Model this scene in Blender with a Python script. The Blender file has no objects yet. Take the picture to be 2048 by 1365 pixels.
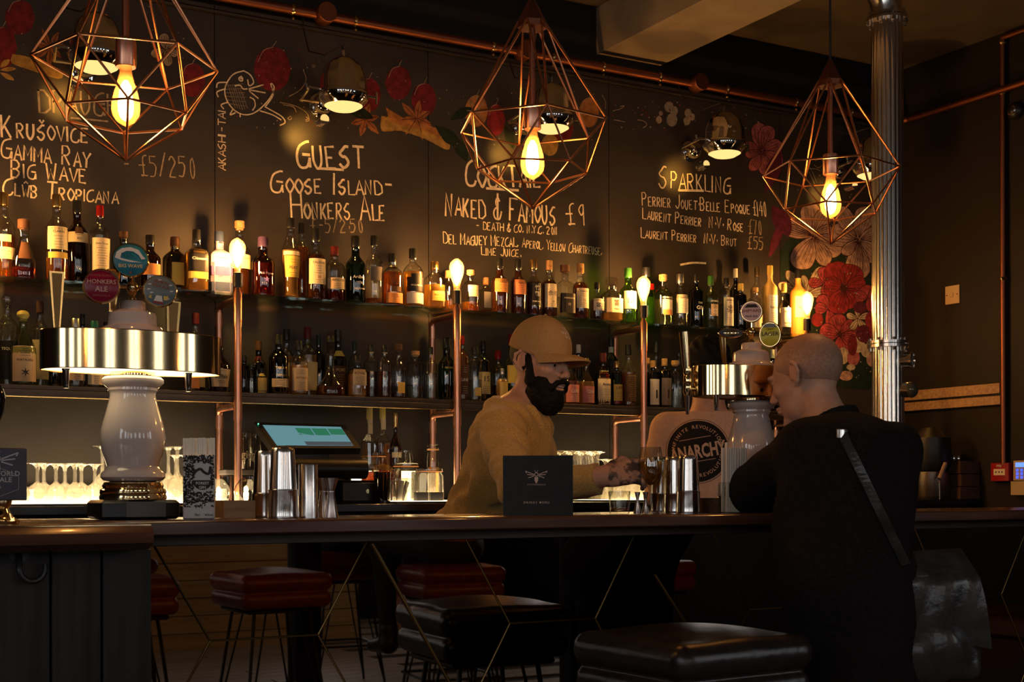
import bpy, math, random
import numpy as np
from mathutils import Vector, Matrix
from mathutils.bvhtree import BVHTree
random.seed(7)
PI = math.pi
S = bpy.context.scene
C = S.collection
sin, cos = math.sin, math.cos

# ------------------------------------------------------------ camera
FPX, HX, HY, EYE = 2700.0, 1024.0, 985.0, 1.16
YAW = math.radians(29.8)
ROLL = 0.003
Fw = Vector((sin(YAW), cos(YAW), 0)); Rt = Vector((cos(YAW), -sin(YAW), 0)); Up = Vector((0, 0, 1))
cr = (Rt - ROLL*Up).normalized(); cu = (Up + ROLL*Rt).normalized()
CAM = Vector((0, 0, EYE))
cd = bpy.data.cameras.new('camera'); cam = bpy.data.objects.new('camera', cd); C.objects.link(cam)
cam.matrix_world = Matrix(((cr.x, cu.x, -Fw.x, CAM.x), (cr.y, cu.y, -Fw.y, CAM.y), (cr.z, cu.z, -Fw.z, CAM.z), (0, 0, 0, 1)))
cd.sensor_width = 36.0; cd.lens = FPX/2048*36.0
cd.shift_y = (HY-682.5)/2048
cd.clip_start = 0.05; cd.clip_end = 60
cd.dof.use_dof = True; cd.dof.focus_distance = 5.0; cd.dof.aperture_fstop = 20
S.camera = cam

def ray(px, py):
    return Fw + cr*((px-HX)/FPX) + cu*((HY-py)/FPX)
def W(px, py, Y):                 # a pixel of the photo on the vertical plane y = Y
    r = ray(px, py); return CAM + r*(Y/r.y)
def WX(px, py, X):                # the same on the plane x = X
    r = ray(px, py); return CAM + r*(X/r.x)
def M(px, p):                     # length in metres of px pixels at point p
    return px*(Vector(p)-CAM).dot(Fw)/FPX

# ------------------------------------------------------------ view, world
S.view_settings.view_transform = 'Standard'; S.view_settings.look = 'None'
S.view_settings.gamma = 1.0; S.view_settings.exposure = 0.2
S.view_settings.use_curve_mapping = False
cy = S.cycles
cy.use_denoising = True; cy.max_bounces = 8; cy.diffuse_bounces = 3; cy.glossy_bounces = 4
cy.transmission_bounces = 4; cy.transparent_max_bounces = 28; cy.sample_clamp_indirect = 4.0
cy.caustics_reflective = False; cy.caustics_refractive = False
wd = bpy.data.worlds.new('world'); S.world = wd; wd.use_nodes = True
bg = wd.node_tree.nodes['Background']
bg.inputs[0].default_value = (0.92, 0.92, 0.96, 1); bg.inputs[1].default_value = 4.2   # overcast daylight outside the windows

def area(name, loc, rot, sx, sy, power, col, portal=False):
    l = bpy.data.lights.new(name, 'AREA'); l.shape = 'RECTANGLE'; l.size = sx; l.size_y = sy
    l.energy = power; l.color = col
    if portal: l.cycles.is_portal = True
    o = bpy.data.objects.new(name, l); o.location = loc; o.rotation_euler = rot; C.objects.link(o); return o

# ------------------------------------------------------------ materials
MATS = {}
def principled(name, col, rough=0.5, metal=0.0, spec=0.5, **k):
    if name in MATS: return MATS[name]
    m = bpy.data.materials.new(name); m.use_nodes = True
    b = m.node_tree.nodes['Principled BSDF']
    b.inputs['Base Color'].default_value = (*col, 1); b.inputs['Roughness'].default_value = rough
    b.inputs['Metallic'].default_value = metal; b.inputs['Specular IOR Level'].default_value = spec
    for kk, v in k.items(): b.inputs[kk.replace('_', ' ')].default_value = v
    MATS[name] = m; return m
def noisy(m, scale, c1, c2, stretch=(1, 1, 1), bump=0.0, detail=4, rough=None, lo=0.35, hi=0.65):
    nt = m.node_tree; b = nt.nodes['Principled BSDF']
    tc = nt.nodes.new('ShaderNodeTexCoord'); mp = nt.nodes.new('ShaderNodeMapping'); mp.inputs['Scale'].default_value = stretch
    n = nt.nodes.new('ShaderNodeTexNoise'); n.inputs['Scale'].default_value = scale; n.inputs['Detail'].default_value = detail
    r = nt.nodes.new('ShaderNodeValToRGB'); r.color_ramp.elements[0].position = lo; r.color_ramp.elements[1].position = hi
    r.color_ramp.elements[0].color = (*c1, 1); r.color_ramp.elements[1].color = (*c2, 1)
    L = nt.links.new
    L(tc.outputs['Object'], mp.inputs[0]); L(mp.outputs[0], n.inputs['Vector']); L(n.outputs['Fac'], r.inputs[0]); L(r.outputs[0], b.inputs['Base Color'])
    if bump:
        bp = nt.nodes.new('ShaderNodeBump'); bp.inputs['Strength'].default_value = bump; bp.inputs['Distance'].default_value = 0.01
        L(n.outputs['Fac'], bp.inputs['Height']); L(bp.outputs[0], b.inputs['Normal'])
    if rough:
        mr = nt.nodes.new('ShaderNodeMapRange'); mr.inputs['To Min'].default_value = rough[0]; mr.inputs['To Max'].default_value = rough[1]
        L(n.outputs['Fac'], mr.inputs['Value']); L(mr.outputs[0], b.inputs['Roughness'])
    return m
def emit(name, col, st):
    if name in MATS: return MATS[name]
    m = bpy.data.materials.new(name); m.use_nodes = True; nt = m.node_tree; nt.nodes.clear()
    e = nt.nodes.new('ShaderNodeEmission'); e.inputs[0].default_value = (*col, 1); e.inputs[1].default_value = st
    o = nt.nodes.new('ShaderNodeOutputMaterial'); nt.links.new(e.outputs[0], o.inputs[0]); MATS[name] = m; return m
def glass(name, tint, edge, gloss=0.9, haze=0.0, hazecol=None, grough=0.03):
    """thin clear or coloured glass: transparent with darker rims, plus a mirror-like reflection"""
    if name in MATS: return MATS[name]
    m = bpy.data.materials.new(name); m.use_nodes = True; nt = m.node_tree; nt.nodes.clear(); N = nt.nodes.new; L = nt.links.new
    lw = N('ShaderNodeLayerWeight'); lw.inputs['Blend'].default_value = 0.5
    p = N('ShaderNodeMath'); p.operation = 'POWER'; p.inputs[1].default_value = 3.0; L(lw.outputs['Facing'], p.inputs[0])
    mx = N('ShaderNodeMix'); mx.data_type = 'RGBA'; mx.inputs['A'].default_value = (*tint, 1); mx.inputs['B'].default_value = (*edge, 1)
    L(p.outputs[0], mx.inputs['Factor'])
    t = N('ShaderNodeBsdfTransparent'); L(mx.outputs['Result'], t.inputs[0])
    g = N('ShaderNodeBsdfGlossy'); g.inputs['Color'].default_value = (gloss, gloss, gloss, 1); g.inputs['Roughness'].default_value = grough
    q = N('ShaderNodeMath'); q.operation = 'POWER'; q.inputs[1].default_value = 4.0; L(lw.outputs['Facing'], q.inputs[0])
    q2 = N('ShaderNodeMath'); q2.operation = 'MULTIPLY_ADD'; q2.inputs[1].default_value = 0.65; q2.inputs[2].default_value = 0.12; L(q.outputs[0], q2.inputs[0])
    src = t.outputs[0]
    if haze:
        d = N('ShaderNodeBsdfDiffuse'); d.inputs[0].default_value = (*(hazecol or tint), 1)
        tr = N('ShaderNodeBsdfTranslucent'); tr.inputs[0].default_value = (*(hazecol or tint), 1)
        m1 = N('ShaderNodeMixShader'); m1.inputs[0].default_value = 0.6; L(d.outputs[0], m1.inputs[1]); L(tr.outputs[0], m1.inputs[2])
        m2 = N('ShaderNodeMixShader'); m2.inputs[0].default_value = haze; L(t.outputs[0], m2.inputs[1]); L(m1.outputs[0], m2.inputs[2]); src = m2.outputs[0]
    ms = N('ShaderNodeMixShader'); L(q2.outputs[0], ms.inputs[0]); L(src, ms.inputs[1]); L(g.outputs[0], ms.inputs[2])
    o = N('ShaderNodeOutputMaterial'); L(ms.outputs[0], o.inputs[0]); MATS[name] = m; return m

COPPER = noisy(principled('copper_pipe', (0.72, 0.30, 0.16), 0.30, 1.0), 9, (0.74, 0.35, 0.22), (0.92, 0.50, 0.34), (1, 1, .3), rough=(0.22, 0.42))
COPPERW = principled('copper_wire', (0.85, 0.40, 0.20), 0.28, 1.0)
COPPERD = principled('dull_copper', (0.27, 0.095, 0.05), 0.45, 1.0)
BRASS = principled('polished_brass', (0.95, 0.72, 0.38), 0.10, 1.0)
BRASSD = principled('aged_brass', (0.62, 0.42, 0.16), 0.22, 1.0)
CHROME = principled('chrome', (0.80, 0.78, 0.75), 0.06, 1.0)
STEEL = noisy(principled('brushed_steel', (0.66, 0.63, 0.60), 0.2, 1.0), 40, (0.68, 0.65, 0.62), (0.86, 0.83, 0.80), (1, 1, .02), rough=(0.12, 0.26))
CERAMIC = principled('cream_glazed_ceramic', (0.72, 0.58, 0.52), 0.12, 0, 0.6, Coat_Weight=0.6)
BLACK = principled('black_plastic', (0.012, 0.011, 0.011), 0.4)
BLACKM = principled('matt_black', (0.010, 0.009, 0.009), 0.75, 0, 0.2)
BOARD = noisy(principled('blackboard_paint', (0.03, 0.028, 0.026), 0.5), 2.2, (0.026, 0.021, 0.018), (0.044, 0.036, 0.030), (1, 1, 1.6), rough=(0.38, 0.6))
PAINT = principled('black_wall_paint', (0.016, 0.012, 0.011), 0.6, 0, 0.3)
PAINTR = noisy(principled('dark_brown_wall_paint', (0.02, 0.014, 0.011), 0.65, 0, 0.3), 3, (0.010, 0.007, 0.0055), (0.014, 0.0095, 0.0075))
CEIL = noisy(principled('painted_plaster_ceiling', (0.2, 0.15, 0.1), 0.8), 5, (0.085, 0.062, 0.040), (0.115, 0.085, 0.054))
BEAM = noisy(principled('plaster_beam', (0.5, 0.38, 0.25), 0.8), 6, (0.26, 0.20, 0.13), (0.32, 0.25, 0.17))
WOODC = noisy(principled('dark_varnished_wood', (0.12, 0.05, 0.03), 0.22, 0, 0.5, Coat_Weight=0.3), 5, (0.080, 0.030, 0.018), (0.145, 0.058, 0.034), (.5, 6, 6), rough=(0.14, 0.3))
WOODD = noisy(principled('black_stained_wood', (0.02, 0.017, 0.015), 0.5, 0, 0.3), 6, (0.014, 0.0115, 0.010), (0.025, 0.021, 0.018), (8, 8, .5), bump=0.2)
WOODL = noisy(principled('pale_crate_wood', (0.4, 0.22, 0.1), 0.6), 8, (0.30, 0.16, 0.075), (0.46, 0.27, 0.13), (1, 8, 8))
FLOORM = noisy(principled('worn_floor_boards', (0.2, 0.15, 0.1), 0.45), 6, (0.22, 0.16, 0.11), (0.34, 0.26, 0.18), (.4, 6, 1))
SHELFM = noisy(principled('dark_steel_shelf', (0.07, 0.06, 0.05), 0.4, 0.3), 8, (0.055, 0.045, 0.038), (0.085, 0.07, 0.058))
GLEATHER = noisy(principled('black_leather', (0.02, 0.017, 0.016), 0.3, 0, 0.5), 40, (0.016, 0.012, 0.011), (0.030, 0.022, 0.019), bump=0.15)
RLEATHER = noisy(principled('oxblood_leather', (0.2, 0.03, 0.02), 0.35, 0, 0.5), 30, (0.20, 0.030, 0.018), (0.30, 0.05, 0.03), bump=0.1)
CHALK = noisy(principled('cream_chalk', (0.75, 0.64, 0.5), 0.9, 0, 0.1), 60, (0.70, 0.58, 0.42), (0.95, 0.82, 0.64))
CHALKD = noisy(principled('faded_chalk', (0.4, 0.33, 0.25), 0.9, 0, 0.1), 60, (0.26, 0.21, 0.155), (0.42, 0.34, 0.25))
def flat(name, col, rough=0.7): return principled(name, col, rough, 0, 0.3)
PAPER = flat('cream_paper', (0.80, 0.68, 0.46), 0.6)
INK = flat('dark_ink', (0.03, 0.02, 0.018), 0.6)
WHITEP = flat('white_print', (0.8, 0.74, 0.66), 0.6)
CLEAR = glass('clear_glass', (0.90, 0.90, 0.86), (0.30, 0.28, 0.24))
SHELFG = glass('green_edged_glass', (0.80, 0.92, 0.84), (0.62, 0.80, 0.68))

# ------------------------------------------------------------ mesh builder
class MB:
    def __init__(s): s.v = []; s.f = []; s.m = []
    def add(s, vs, fs, mi=0):
        o = len(s.v); s.v += [tuple(x) for x in vs]; s.f += [tuple(i+o for i in f) for f in fs]; s.m += [mi]*len(fs); return s
    def box(s, x0, x1, y0, y1, z0, z1, mi=0):
        vs = [(x, y, z) for z in (z0, z1) for y in (y0, y1) for x in (x0, x1)]
        return s.add(vs, [(0, 2, 3, 1), (4, 5, 7, 6), (0, 1, 5, 4), (2, 6, 7, 3), (0, 4, 6, 2), (1, 3, 7, 5)], mi)
    def bbox(s, x0, x1, y0, y1, z0, z1, b=0.004, mi=0, n=2):      # box with rounded vertical edges and bevelled rims
        pts = []
        for cx, cy_, a0 in ((x1-b, y1-b, 0), (x0+b, y1-b, 90), (x0+b, y0+b, 180), (x1-b, y0+b, 270)):
            for k in range(n+1):
                a = math.radians(a0+90*k/n); pts.append((cx+b*cos(a), cy_+b*sin(a)))
        cx, cy_ = (x0+x1)/2, (y0+y1)/2
        def ring(z, ins):
            r = []
            for x, y in pts:
                r.append((cx+(x-cx)*(1-ins/max(1e-6, (x1-x0)/2)), cy_+(y-cy_)*(1-ins/max(1e-6, (y1-y0)/2)), z))
            return r
        rings = [ring(z0, b*.6), ring(z0+b*.6, 0), ring(z1-b*.6, 0), ring(z1, b*.6)]
        return s.loft(rings, mi)
    def loft(s, rings, mi=0, cap=True):
        n = len(rings[0]); vs = [p for r in rings for p in r]; fs = []
        for k in range(len(rings)-1):
            for i in range(n):
                j = (i+1) % n; fs.append((k*n+i, k*n+j, (k+1)*n+j, (k+1)*n+i))
        if cap: fs.append(tuple(range(n))[::-1]); fs.append(tuple((len(rings)-1)*n+i for i in range(n)))
        return s.add(vs, fs, mi)
    def lathe(s, prof, c=(0, 0, 0), n=24, mi=0, sq=0.0, sx=1.0, sy=1.0, axis='z', cap=True):
        rings = []
        for r, z in prof:
            ring = []
            for i in range(n):
                a = 2*PI*i/n; ca, sa = cos(a), sin(a); k = 1.0
                if sq: k = 1.0/((abs(ca)**(2+sq*6)+abs(sa)**(2+sq*6))**(1/(2+sq*6)))
                x, y = r*k*ca*sx, r*k*sa*sy
                if axis == 'z': p = (c[0]+x, c[1]+y, c[2]+z)
                elif axis == 'y': p = (c[0]+x, c[1]-z, c[2]+y)
                else: p = (c[0]+z, c[1]+x, c[2]+y)
                ring.append(p)
            rings.append(ring)
        return s.loft(rings, mi, cap)
    def tube(s, pts, r, n=10, mi=0, cap=True, r1=None):
        pts = [Vector(p) for p in pts]; rings = []; nrm = None
        for i, p in enumerate(pts):
            d = (pts[min(i+1, len(pts)-1)]-pts[max(i-1, 0)]).normalized()
            if nrm is None:
                a = Vector((0, 0, 1)) if abs(d.z) < .9 else Vector((1, 0, 0)); nrm = d.cross(a).normalized()
            nrm = (nrm - d*nrm.dot(d)).normalized(); b = d.cross(nrm)
            rr = r if r1 is None else r+(r1-r)*i/(len(pts)-1)
            rings.append([p+rr*(nrm*cos(2*PI*k/n)+b*sin(2*PI*k/n)) for k in range(n)])
        return s.loft(rings, mi, cap)
    def ball(s, c, r, n=14, mi=0, sc=(1, 1, 1)):
        vs = [(c[0], c[1], c[2]-r*sc[2])]; fs = []; h = n//2
        for k in range(1, h):
            t = PI*k/h
            for i in range(n):
                a = 2*PI*i/n; vs.append((c[0]+r*sc[0]*sin(t)*cos(a), c[1]+r*sc[1]*sin(t)*sin(a), c[2]-r*sc[2]*cos(t)))
        vs.append((c[0], c[1], c[2]+r*sc[2])); top = len(vs)-1
        for i in range(n):
            j = (i+1) % n; fs.append((0, 1+j, 1+i)); b = 1+(h-2)*n; fs.append((top, b+i, b+j))
            for k in range(h-2): fs.append((1+k*n+i, 1+k*n+j, 1+(k+1)*n+j, 1+(k+1)*n+i))
        return s.add(vs, fs, mi)
    def ribbon(s, pts, w, fr, mi=0, off=0.0):
        """flat stroke: pts are 2-D, fr maps (a, b) to a world point"""
        P = [Vector(p) for p in pts]
        if len(P) < 2: return s
        L_, R_ = [], []
        for i, p in enumerate(P):
            d = (P[min(i+1, len(P)-1)]-P[max(i-1, 0)])
            d = d.normalized() if d.length > 1e-9 else Vector((1, 0)); nn = Vector((-d.y, d.x))*w/2
            q = p-d*w*.3 if i == 0 else (p+d*w*.3 if i == len(P)-1 else p)
            L_.append(fr(*(q+nn))); R_.append(fr(*(q-nn)))
        k = len(P); vs = L_+R_
        return s.add(vs, [(i, i+k, i+k+1, i+1) for i in range(k-1)], mi)
    def mesh(s, name, mats, smooth=True, angle=40):
        me = bpy.data.meshes.new(name); me.from_pydata(s.v, [], s.f); me.update()
        for m in (mats if isinstance(mats, (list, tuple)) else [mats]): me.materials.append(m)
        if any(s.m): me.polygons.foreach_set('material_index', s.m)
        if smooth:
            me.polygons.foreach_set('use_smooth', [True]*len(me.polygons)); me.set_sharp_from_angle(angle=math.radians(angle))
        return me
    def build(s, name, mats, parent=None, smooth=True, angle=40, kind=None, label=None):
        return link(name, s.mesh(name, mats, smooth, angle), parent, kind, label)
def link(name, me, parent=None, kind=None, label=None):
    o = bpy.data.objects.new(name, me); C.objects.link(o)
    if parent is not None: o.parent = parent
    if kind: o['kind'] = kind
    if label: o['label'] = label
    return o
def thing(name, label, cat, loc=(0, 0, 0), rz=0.0, group=None):
    o = bpy.data.objects.new(name, None); C.objects.link(o); o.empty_display_size = .05
    o.location = loc; o.rotation_euler = (0, 0, rz); o['label'] = label; o['category'] = cat
    if group: o['group'] = group
    return o
def tag(o, label, cat, group=None):
    o['label'] = label; o['category'] = cat
    if group: o['group'] = group
    return o
def copy_tree(o, parent=None):
    c = o.copy(); C.objects.link(c); c.parent = parent
    for ch in o.children: copy_tree(ch, c)
    return c
def place(o, loc, rz=0.0, label=None, group=None):
    o.location = loc; o.rotation_euler = (0, 0, rz)
    if label: o['label'] = label
    if group: o['group'] = group
    return o
_tx = {}
def text_data(s, align='CENTER', bold=.012):
    key = (s, align, bold)
    if key in _tx: return _tx[key]
    cu_ = bpy.data.curves.new('lettering', 'FONT'); cu_.body = s; cu_.align_x = align; cu_.size = 1.0; cu_.resolution_u = 2; cu_.offset = bold
    o = bpy.data.objects.new('lettering', cu_); me = bpy.data.meshes.new_from_object(o)
    vs = [(v.co.x, v.co.y) for v in me.vertices]; fs = [tuple(p.vertices) for p in me.polygons]
    bpy.data.objects.remove(o); bpy.data.curves.remove(cu_); bpy.data.meshes.remove(me)
    _tx[key] = (vs, fs); return vs, fs
def text(mb, s, fr, size, x=0, y=0, rot=0.0, sx=1.0, mi=0, align='CENTER', bold=.012):
    vs, fs = text_data(s, align, bold); ca, sa = cos(rot), sin(rot); out = []
    for a, b in vs:
        a, b = a*size*sx, b*size; out.append(fr(x+a*ca-b*sa, y+a*sa+b*ca))
    return mb.add(out, fs, mi)

# ------------------------------------------------------------ smooth solid modelling on a grid (bodies, clothes, cushions)
class Field:
    def __init__(s, lo, hi, h):
        s.lo = np.array(lo, float); s.h = h; s.n = np.ceil((np.array(hi)-s.lo)/h).astype(int)+1
        s.D = np.full(tuple(s.n), 0.2, np.float32)
    def region(s, lo, hi):
        a = np.clip(np.floor((np.array(lo)-s.lo)/s.h).astype(int), 0, s.n-1); b = np.clip(np.ceil((np.array(hi)-s.lo)/s.h).astype(int)+1, 1, s.n)
        if (b <= a).any(): return None
        g = [s.lo[i]+s.h*np.arange(a[i], b[i]) for i in range(3)]
        X, Y, Z = np.meshgrid(*g, indexing='ij'); return tuple(slice(a[i], b[i]) for i in range(3)), X, Y, Z
    def comb(s, sl, d, k, sub):
        A = s.D[sl]; d = d.astype(np.float32)
        if sub:
            A2 = -A; h = np.clip(.5+.5*(A2-d)/k, 0, 1); s.D[sl] = -(A2*(1-h)+d*h-k*h*(1-h)); return
        h = np.clip(.5+.5*(A-d)/k, 0, 1); s.D[sl] = A*(1-h)+d*h-k*h*(1-h)
    def ell(s, c, r, k=.02, fr=None, sub=False):
        c = Vector(c); r = np.array(r, float); m = float(r.max())+k*1.5+.02
        wc = fr @ c if fr else c
        reg = s.region([wc[i]-m for i in range(3)], [wc[i]+m for i in range(3)])
        if not reg: return s
        sl, X, Y, Z = reg
        if fr:
            I = fr.inverted(); x = I[0][0]*X+I[0][1]*Y+I[0][2]*Z+I[0][3]; y = I[1][0]*X+I[1][1]*Y+I[1][2]*Z+I[1][3]; z = I[2][0]*X+I[2][1]*Y+I[2][2]*Z+I[2][3]
        else: x, y, z = X, Y, Z
        p = [(x-c[0])/r[0], (y-c[1])/r[1], (z-c[2])/r[2]]
        k0 = np.sqrt(p[0]**2+p[1]**2+p[2]**2)+1e-9; k1 = np.sqrt((p[0]/r[0])**2+(p[1]/r[1])**2+(p[2]/r[2])**2)+1e-9
        s.comb(sl, k0*(k0-1)/k1, k, sub); return s
    def cone(s, a, b, ra, rb, k=.02, fr=None, sub=False, flat=1.0, fdir=None):
        a = Vector(a); b = Vector(b)
        if fr: a = fr @ a; b = fr @ b
        m = max(ra, rb)*max(1, flat)+k*1.5+.02
        reg = s.region([min(a[i], b[i])-m for i in range(3)], [max(a[i], b[i])+m for i in range(3)])
        if not reg: return s
        sl, X, Y, Z = reg; ab = b-a; L2 = max(ab.dot(ab), 1e-9)
        t = np.clip(((X-a.x)*ab.x+(Y-a.y)*ab.y+(Z-a.z)*ab.z)/L2, 0, 1)
        dx, dy, dz = X-(a.x+t*ab.x), Y-(a.y+t*ab.y), Z-(a.z+t*ab.z)
        if fdir is not None:      # squash the section along fdir by flat
            f = Vector(fdir).normalized(); q = dx*f.x+dy*f.y+dz*f.z; e = (1/flat-1)*q; dx = dx+e*f.x; dy = dy+e*f.y; dz = dz+e*f.z
        s.comb(sl, np.sqrt(dx*dx+dy*dy+dz*dz)-(ra+(rb-ra)*t), k, sub); return s
    def chain(s, pts, rs, k=.02, fr=None, **kw):
        for i in range(len(pts)-1): s.cone(pts[i], pts[i+1], rs[i], rs[i+1], k, fr, **kw)
        return s
    def rbox(s, c, hs, r, k=.01, fr=None, sub=False):
        c = Vector(c); m = float(np.linalg.norm(hs))+k+.02; wc = fr @ c if fr else c
        reg = s.region([wc[i]-m for i in range(3)], [wc[i]+m for i in range(3)])
        if not reg: return s
        sl, X, Y, Z = reg
        if fr:
            I = fr.inverted(); x = I[0][0]*X+I[0][1]*Y+I[0][2]*Z+I[0][3]; y = I[1][0]*X+I[1][1]*Y+I[1][2]*Z+I[1][3]; z = I[2][0]*X+I[2][1]*Y+I[2][2]*Z+I[2][3]
        else: x, y, z = X, Y, Z
        q = [np.abs(x-c[0])-hs[0]+r, np.abs(y-c[1])-hs[1]+r, np.abs(z-c[2])-hs[2]+r]
        d = np.sqrt(sum(np.maximum(t, 0)**2 for t in q))+np.minimum(np.maximum(np.maximum(q[0], q[1]), q[2]), 0)-r
        s.comb(sl, d, k, sub); return s
    def cut(s, p, n, k=.004):      # keep the side the normal points away from
        p = Vector(p); n = Vector(n).normalized(); X, Y, Z = np.meshgrid(*[s.lo[i]+s.h*np.arange(s.n[i]) for i in range(3)], indexing='ij', sparse=True)
        s.D = np.maximum(s.D, ((X-p.x)*n.x+(Y-p.y)*n.y+(Z-p.z)*n.z).astype(np.float32)); return s
    def wrinkle(s, amp, f, seed=0):
        rg = random.Random(seed); X, Y, Z = np.meshgrid(*[s.lo[i]+s.h*np.arange(s.n[i]) for i in range(3)], indexing='ij', sparse=True)
        for q in range(5):
            a, b, c, ph = rg.uniform(-1, 1)*f, rg.uniform(-1, 1)*f, rg.uniform(-.6, .6)*f, rg.uniform(0, 6)
            s.D += (amp/5*2*np.sin(a*X+b*Y+c*Z+ph+1.5*np.sin(f*.4*Z+q+.3*f*X))).astype(np.float32)
        return s
    def mesh(s, name, mat):
        D = s.D; D[0], D[-1] = .2, .2; D[:, 0], D[:, -1] = .2, .2; D[:, :, 0], D[:, :, -1] = .2, .2
        I = D < 0; n = D.shape
        cs = np.zeros(tuple(x-1 for x in n), np.int8)
        for i in (0, 1):
            for j in (0, 1):
                for k in (0, 1): cs += I[i:n[0]-1+i, j:n[1]-1+j, k:n[2]-1+k]
        cells = np.argwhere((cs > 0) & (cs < 8)); idx = np.full(cs.shape, -1, np.int32); idx[tuple(cells.T)] = np.arange(len(cells))
        acc = np.zeros((len(cells), 3)); cnt = np.zeros(len(cells))
        for ax in range(3):
            o1, o2 = [a for a in range(3) if a != ax]
            for u in (0, 1):
                for w in (0, 1):
                    p = cells.copy(); p[:, o1] += u; p[:, o2] += w; q = p.copy(); q[:, ax] += 1
                    d0 = D[tuple(p.T)]; d1 = D[tuple(q.T)]; mk = (d0 < 0) != (d1 < 0)
                    t = np.where(mk, d0/(d0-d1+1e-12), 0); e = (p-cells).astype(float); e[:, ax] += t
                    acc[mk] += e[mk]; cnt[mk] += 1
        V = s.lo+s.h*(cells+acc/cnt[:, None]); F = []
        for ax in range(3):
            b, c = (ax+1) % 3, (ax+2) % 3
            sl0 = [slice(None)]*3; sl1 = [slice(None)]*3; sl0[ax] = slice(0, -1); sl1[ax] = slice(1, None)
            E = np.argwhere(I[tuple(sl0)] != I[tuple(sl1)]); st = I[tuple(E.T)]
            q = []
            for db, dc in ((0, 0), (-1, 0), (-1, -1), (0, -1)):
                e = E.copy(); e[:, b] += db; e[:, c] += dc; q.append(idx[tuple(e.T)])
            q = np.stack(q, 1); q[~st] = q[~st][:, ::-1]; F.append(q[(q >= 0).all(1)])
        F = np.concatenate(F); me = bpy.data.meshes.new(name)
        me.vertices.add(len(V)); me.vertices.foreach_set('co', V.ravel())
        me.loops.add(F.size); me.loops.foreach_set('vertex_index', F.ravel().astype(np.int32))
        me.polygons.add(len(F)); me.polygons.foreach_set('loop_start', np.arange(0, F.size, 4, dtype=np.int32))
        me.polygons.foreach_set('use_smooth', [True]*len(F)); me.update(calc_edges=True); me.validate()
        me.materials.append(mat); return me
def frame(o, x, z):
    """local frame: x axis along x, z roughly along z"""
    x = Vector(x).normalized(); z = Vector(z); z = (z-x*z.dot(x)).normalized(); y = z.cross(x)
    return Matrix(((x.x, y.x, z.x, o[0]), (x.y, y.y, z.y, o[1]), (x.z, y.z, z.z, o[2]), (0, 0, 0, 1)))
# ============================================================ THE ROOM
WY, RX, LX, RY, CZ = 6.15, 6.33, -3.2, -5.2, 3.80       # back wall, right wall, left wall, rear wall, ceiling height
def S_(name, mb, mat, parent=None, smooth=False):
    o = mb.build(name, mat, parent, smooth)
    if parent is None: o['kind'] = 'structure'
    return o
fl = bpy.data.objects.new('floor', MB().box(LX, RX, RY, WY, -.06, -.004).mesh('floor', BLACKM, False)); C.objects.link(fl); fl['kind'] = 'structure'
pm = MB().box(0, 3.0, 0, .155, -.004, .008).mesh('floor_board', FLOORM, False)
y = RY+.02; k = 0
while y < 2.9:
    for i in range(-1, 4):
        x0 = LX+.01+i*3.02+(k % 3)*1.0
        if x0 > LX-.1 and x0+3.0 < RX+.2:
            o = link('floor_board', pm, fl); o.location = (x0, y, 0)
    y += .162; k += 1
S_('wall_back', MB().box(LX-.1, RX+.1, WY, WY+.15, -.06, CZ+.1), PAINT)
rw = [(-4.2, -3.1), (-2.3, -1.2)]; mb = MB(); y0_ = RY
for a, c in rw:
    mb.box(RX, RX+.15, y0_, a, -.06, CZ+.1); mb.box(RX, RX+.15, a, c, -.06, 1.25); mb.box(RX, RX+.15, a, c, 3.1, CZ+.1); y0_ = c
mb.box(RX, RX+.15, y0_, WY, -.06, CZ+.1); S_('wall_right', mb, PAINTR)
for n, (a, c) in enumerate(rw):
    fr_ = MB()
    for (x0, x1, z0, z1) in ((a, a+.05, 1.25, 3.1), (c-.05, c, 1.25, 3.1), (a, c, 1.25, 1.3), (a, c, 3.05, 3.1), ((a+c)/2-.02, (a+c)/2+.02, 1.25, 3.1)): fr_.box(RX+.05, RX+.1, x0, x1, z0, z1)
    wo = S_('window_%d' % (n+10), fr_, BLACK)
    for (x0, x1) in ((a+.05, (a+c)/2-.02), ((a+c)/2+.02, c-.05)): MB().box(RX+.075, RX+.08, x0, x1, 1.3, 3.05).build('pane', glass('window_glass', (.95, .96, .95), (.8, .82, .8), .5), wo, False)
    area('window_daylight', (RX+.12, (a+c)/2, 2.17), (PI/2, 0, PI/2), 1.1, 1.85, 1, (1, 1, 1), True)
S_('ceiling', MB().box(LX-.1, RX+.1, RY, WY, CZ, CZ+.1), CEIL)
lw = [(-4.3, -3.2), (-2.3, -1.2), (-.3, .8)]; mb = MB(); y0_ = RY
for a, c in lw:
    mb.box(LX-.15, LX, y0_, a, -.06, CZ+.1); mb.box(LX-.15, LX, a, c, -.06, 1.25); mb.box(LX-.15, LX, a, c, 3.1, CZ+.1); y0_ = c
mb.box(LX-.15, LX, y0_, WY, -.06, CZ+.1); S_('wall_left', mb, PAINTR)
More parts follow.
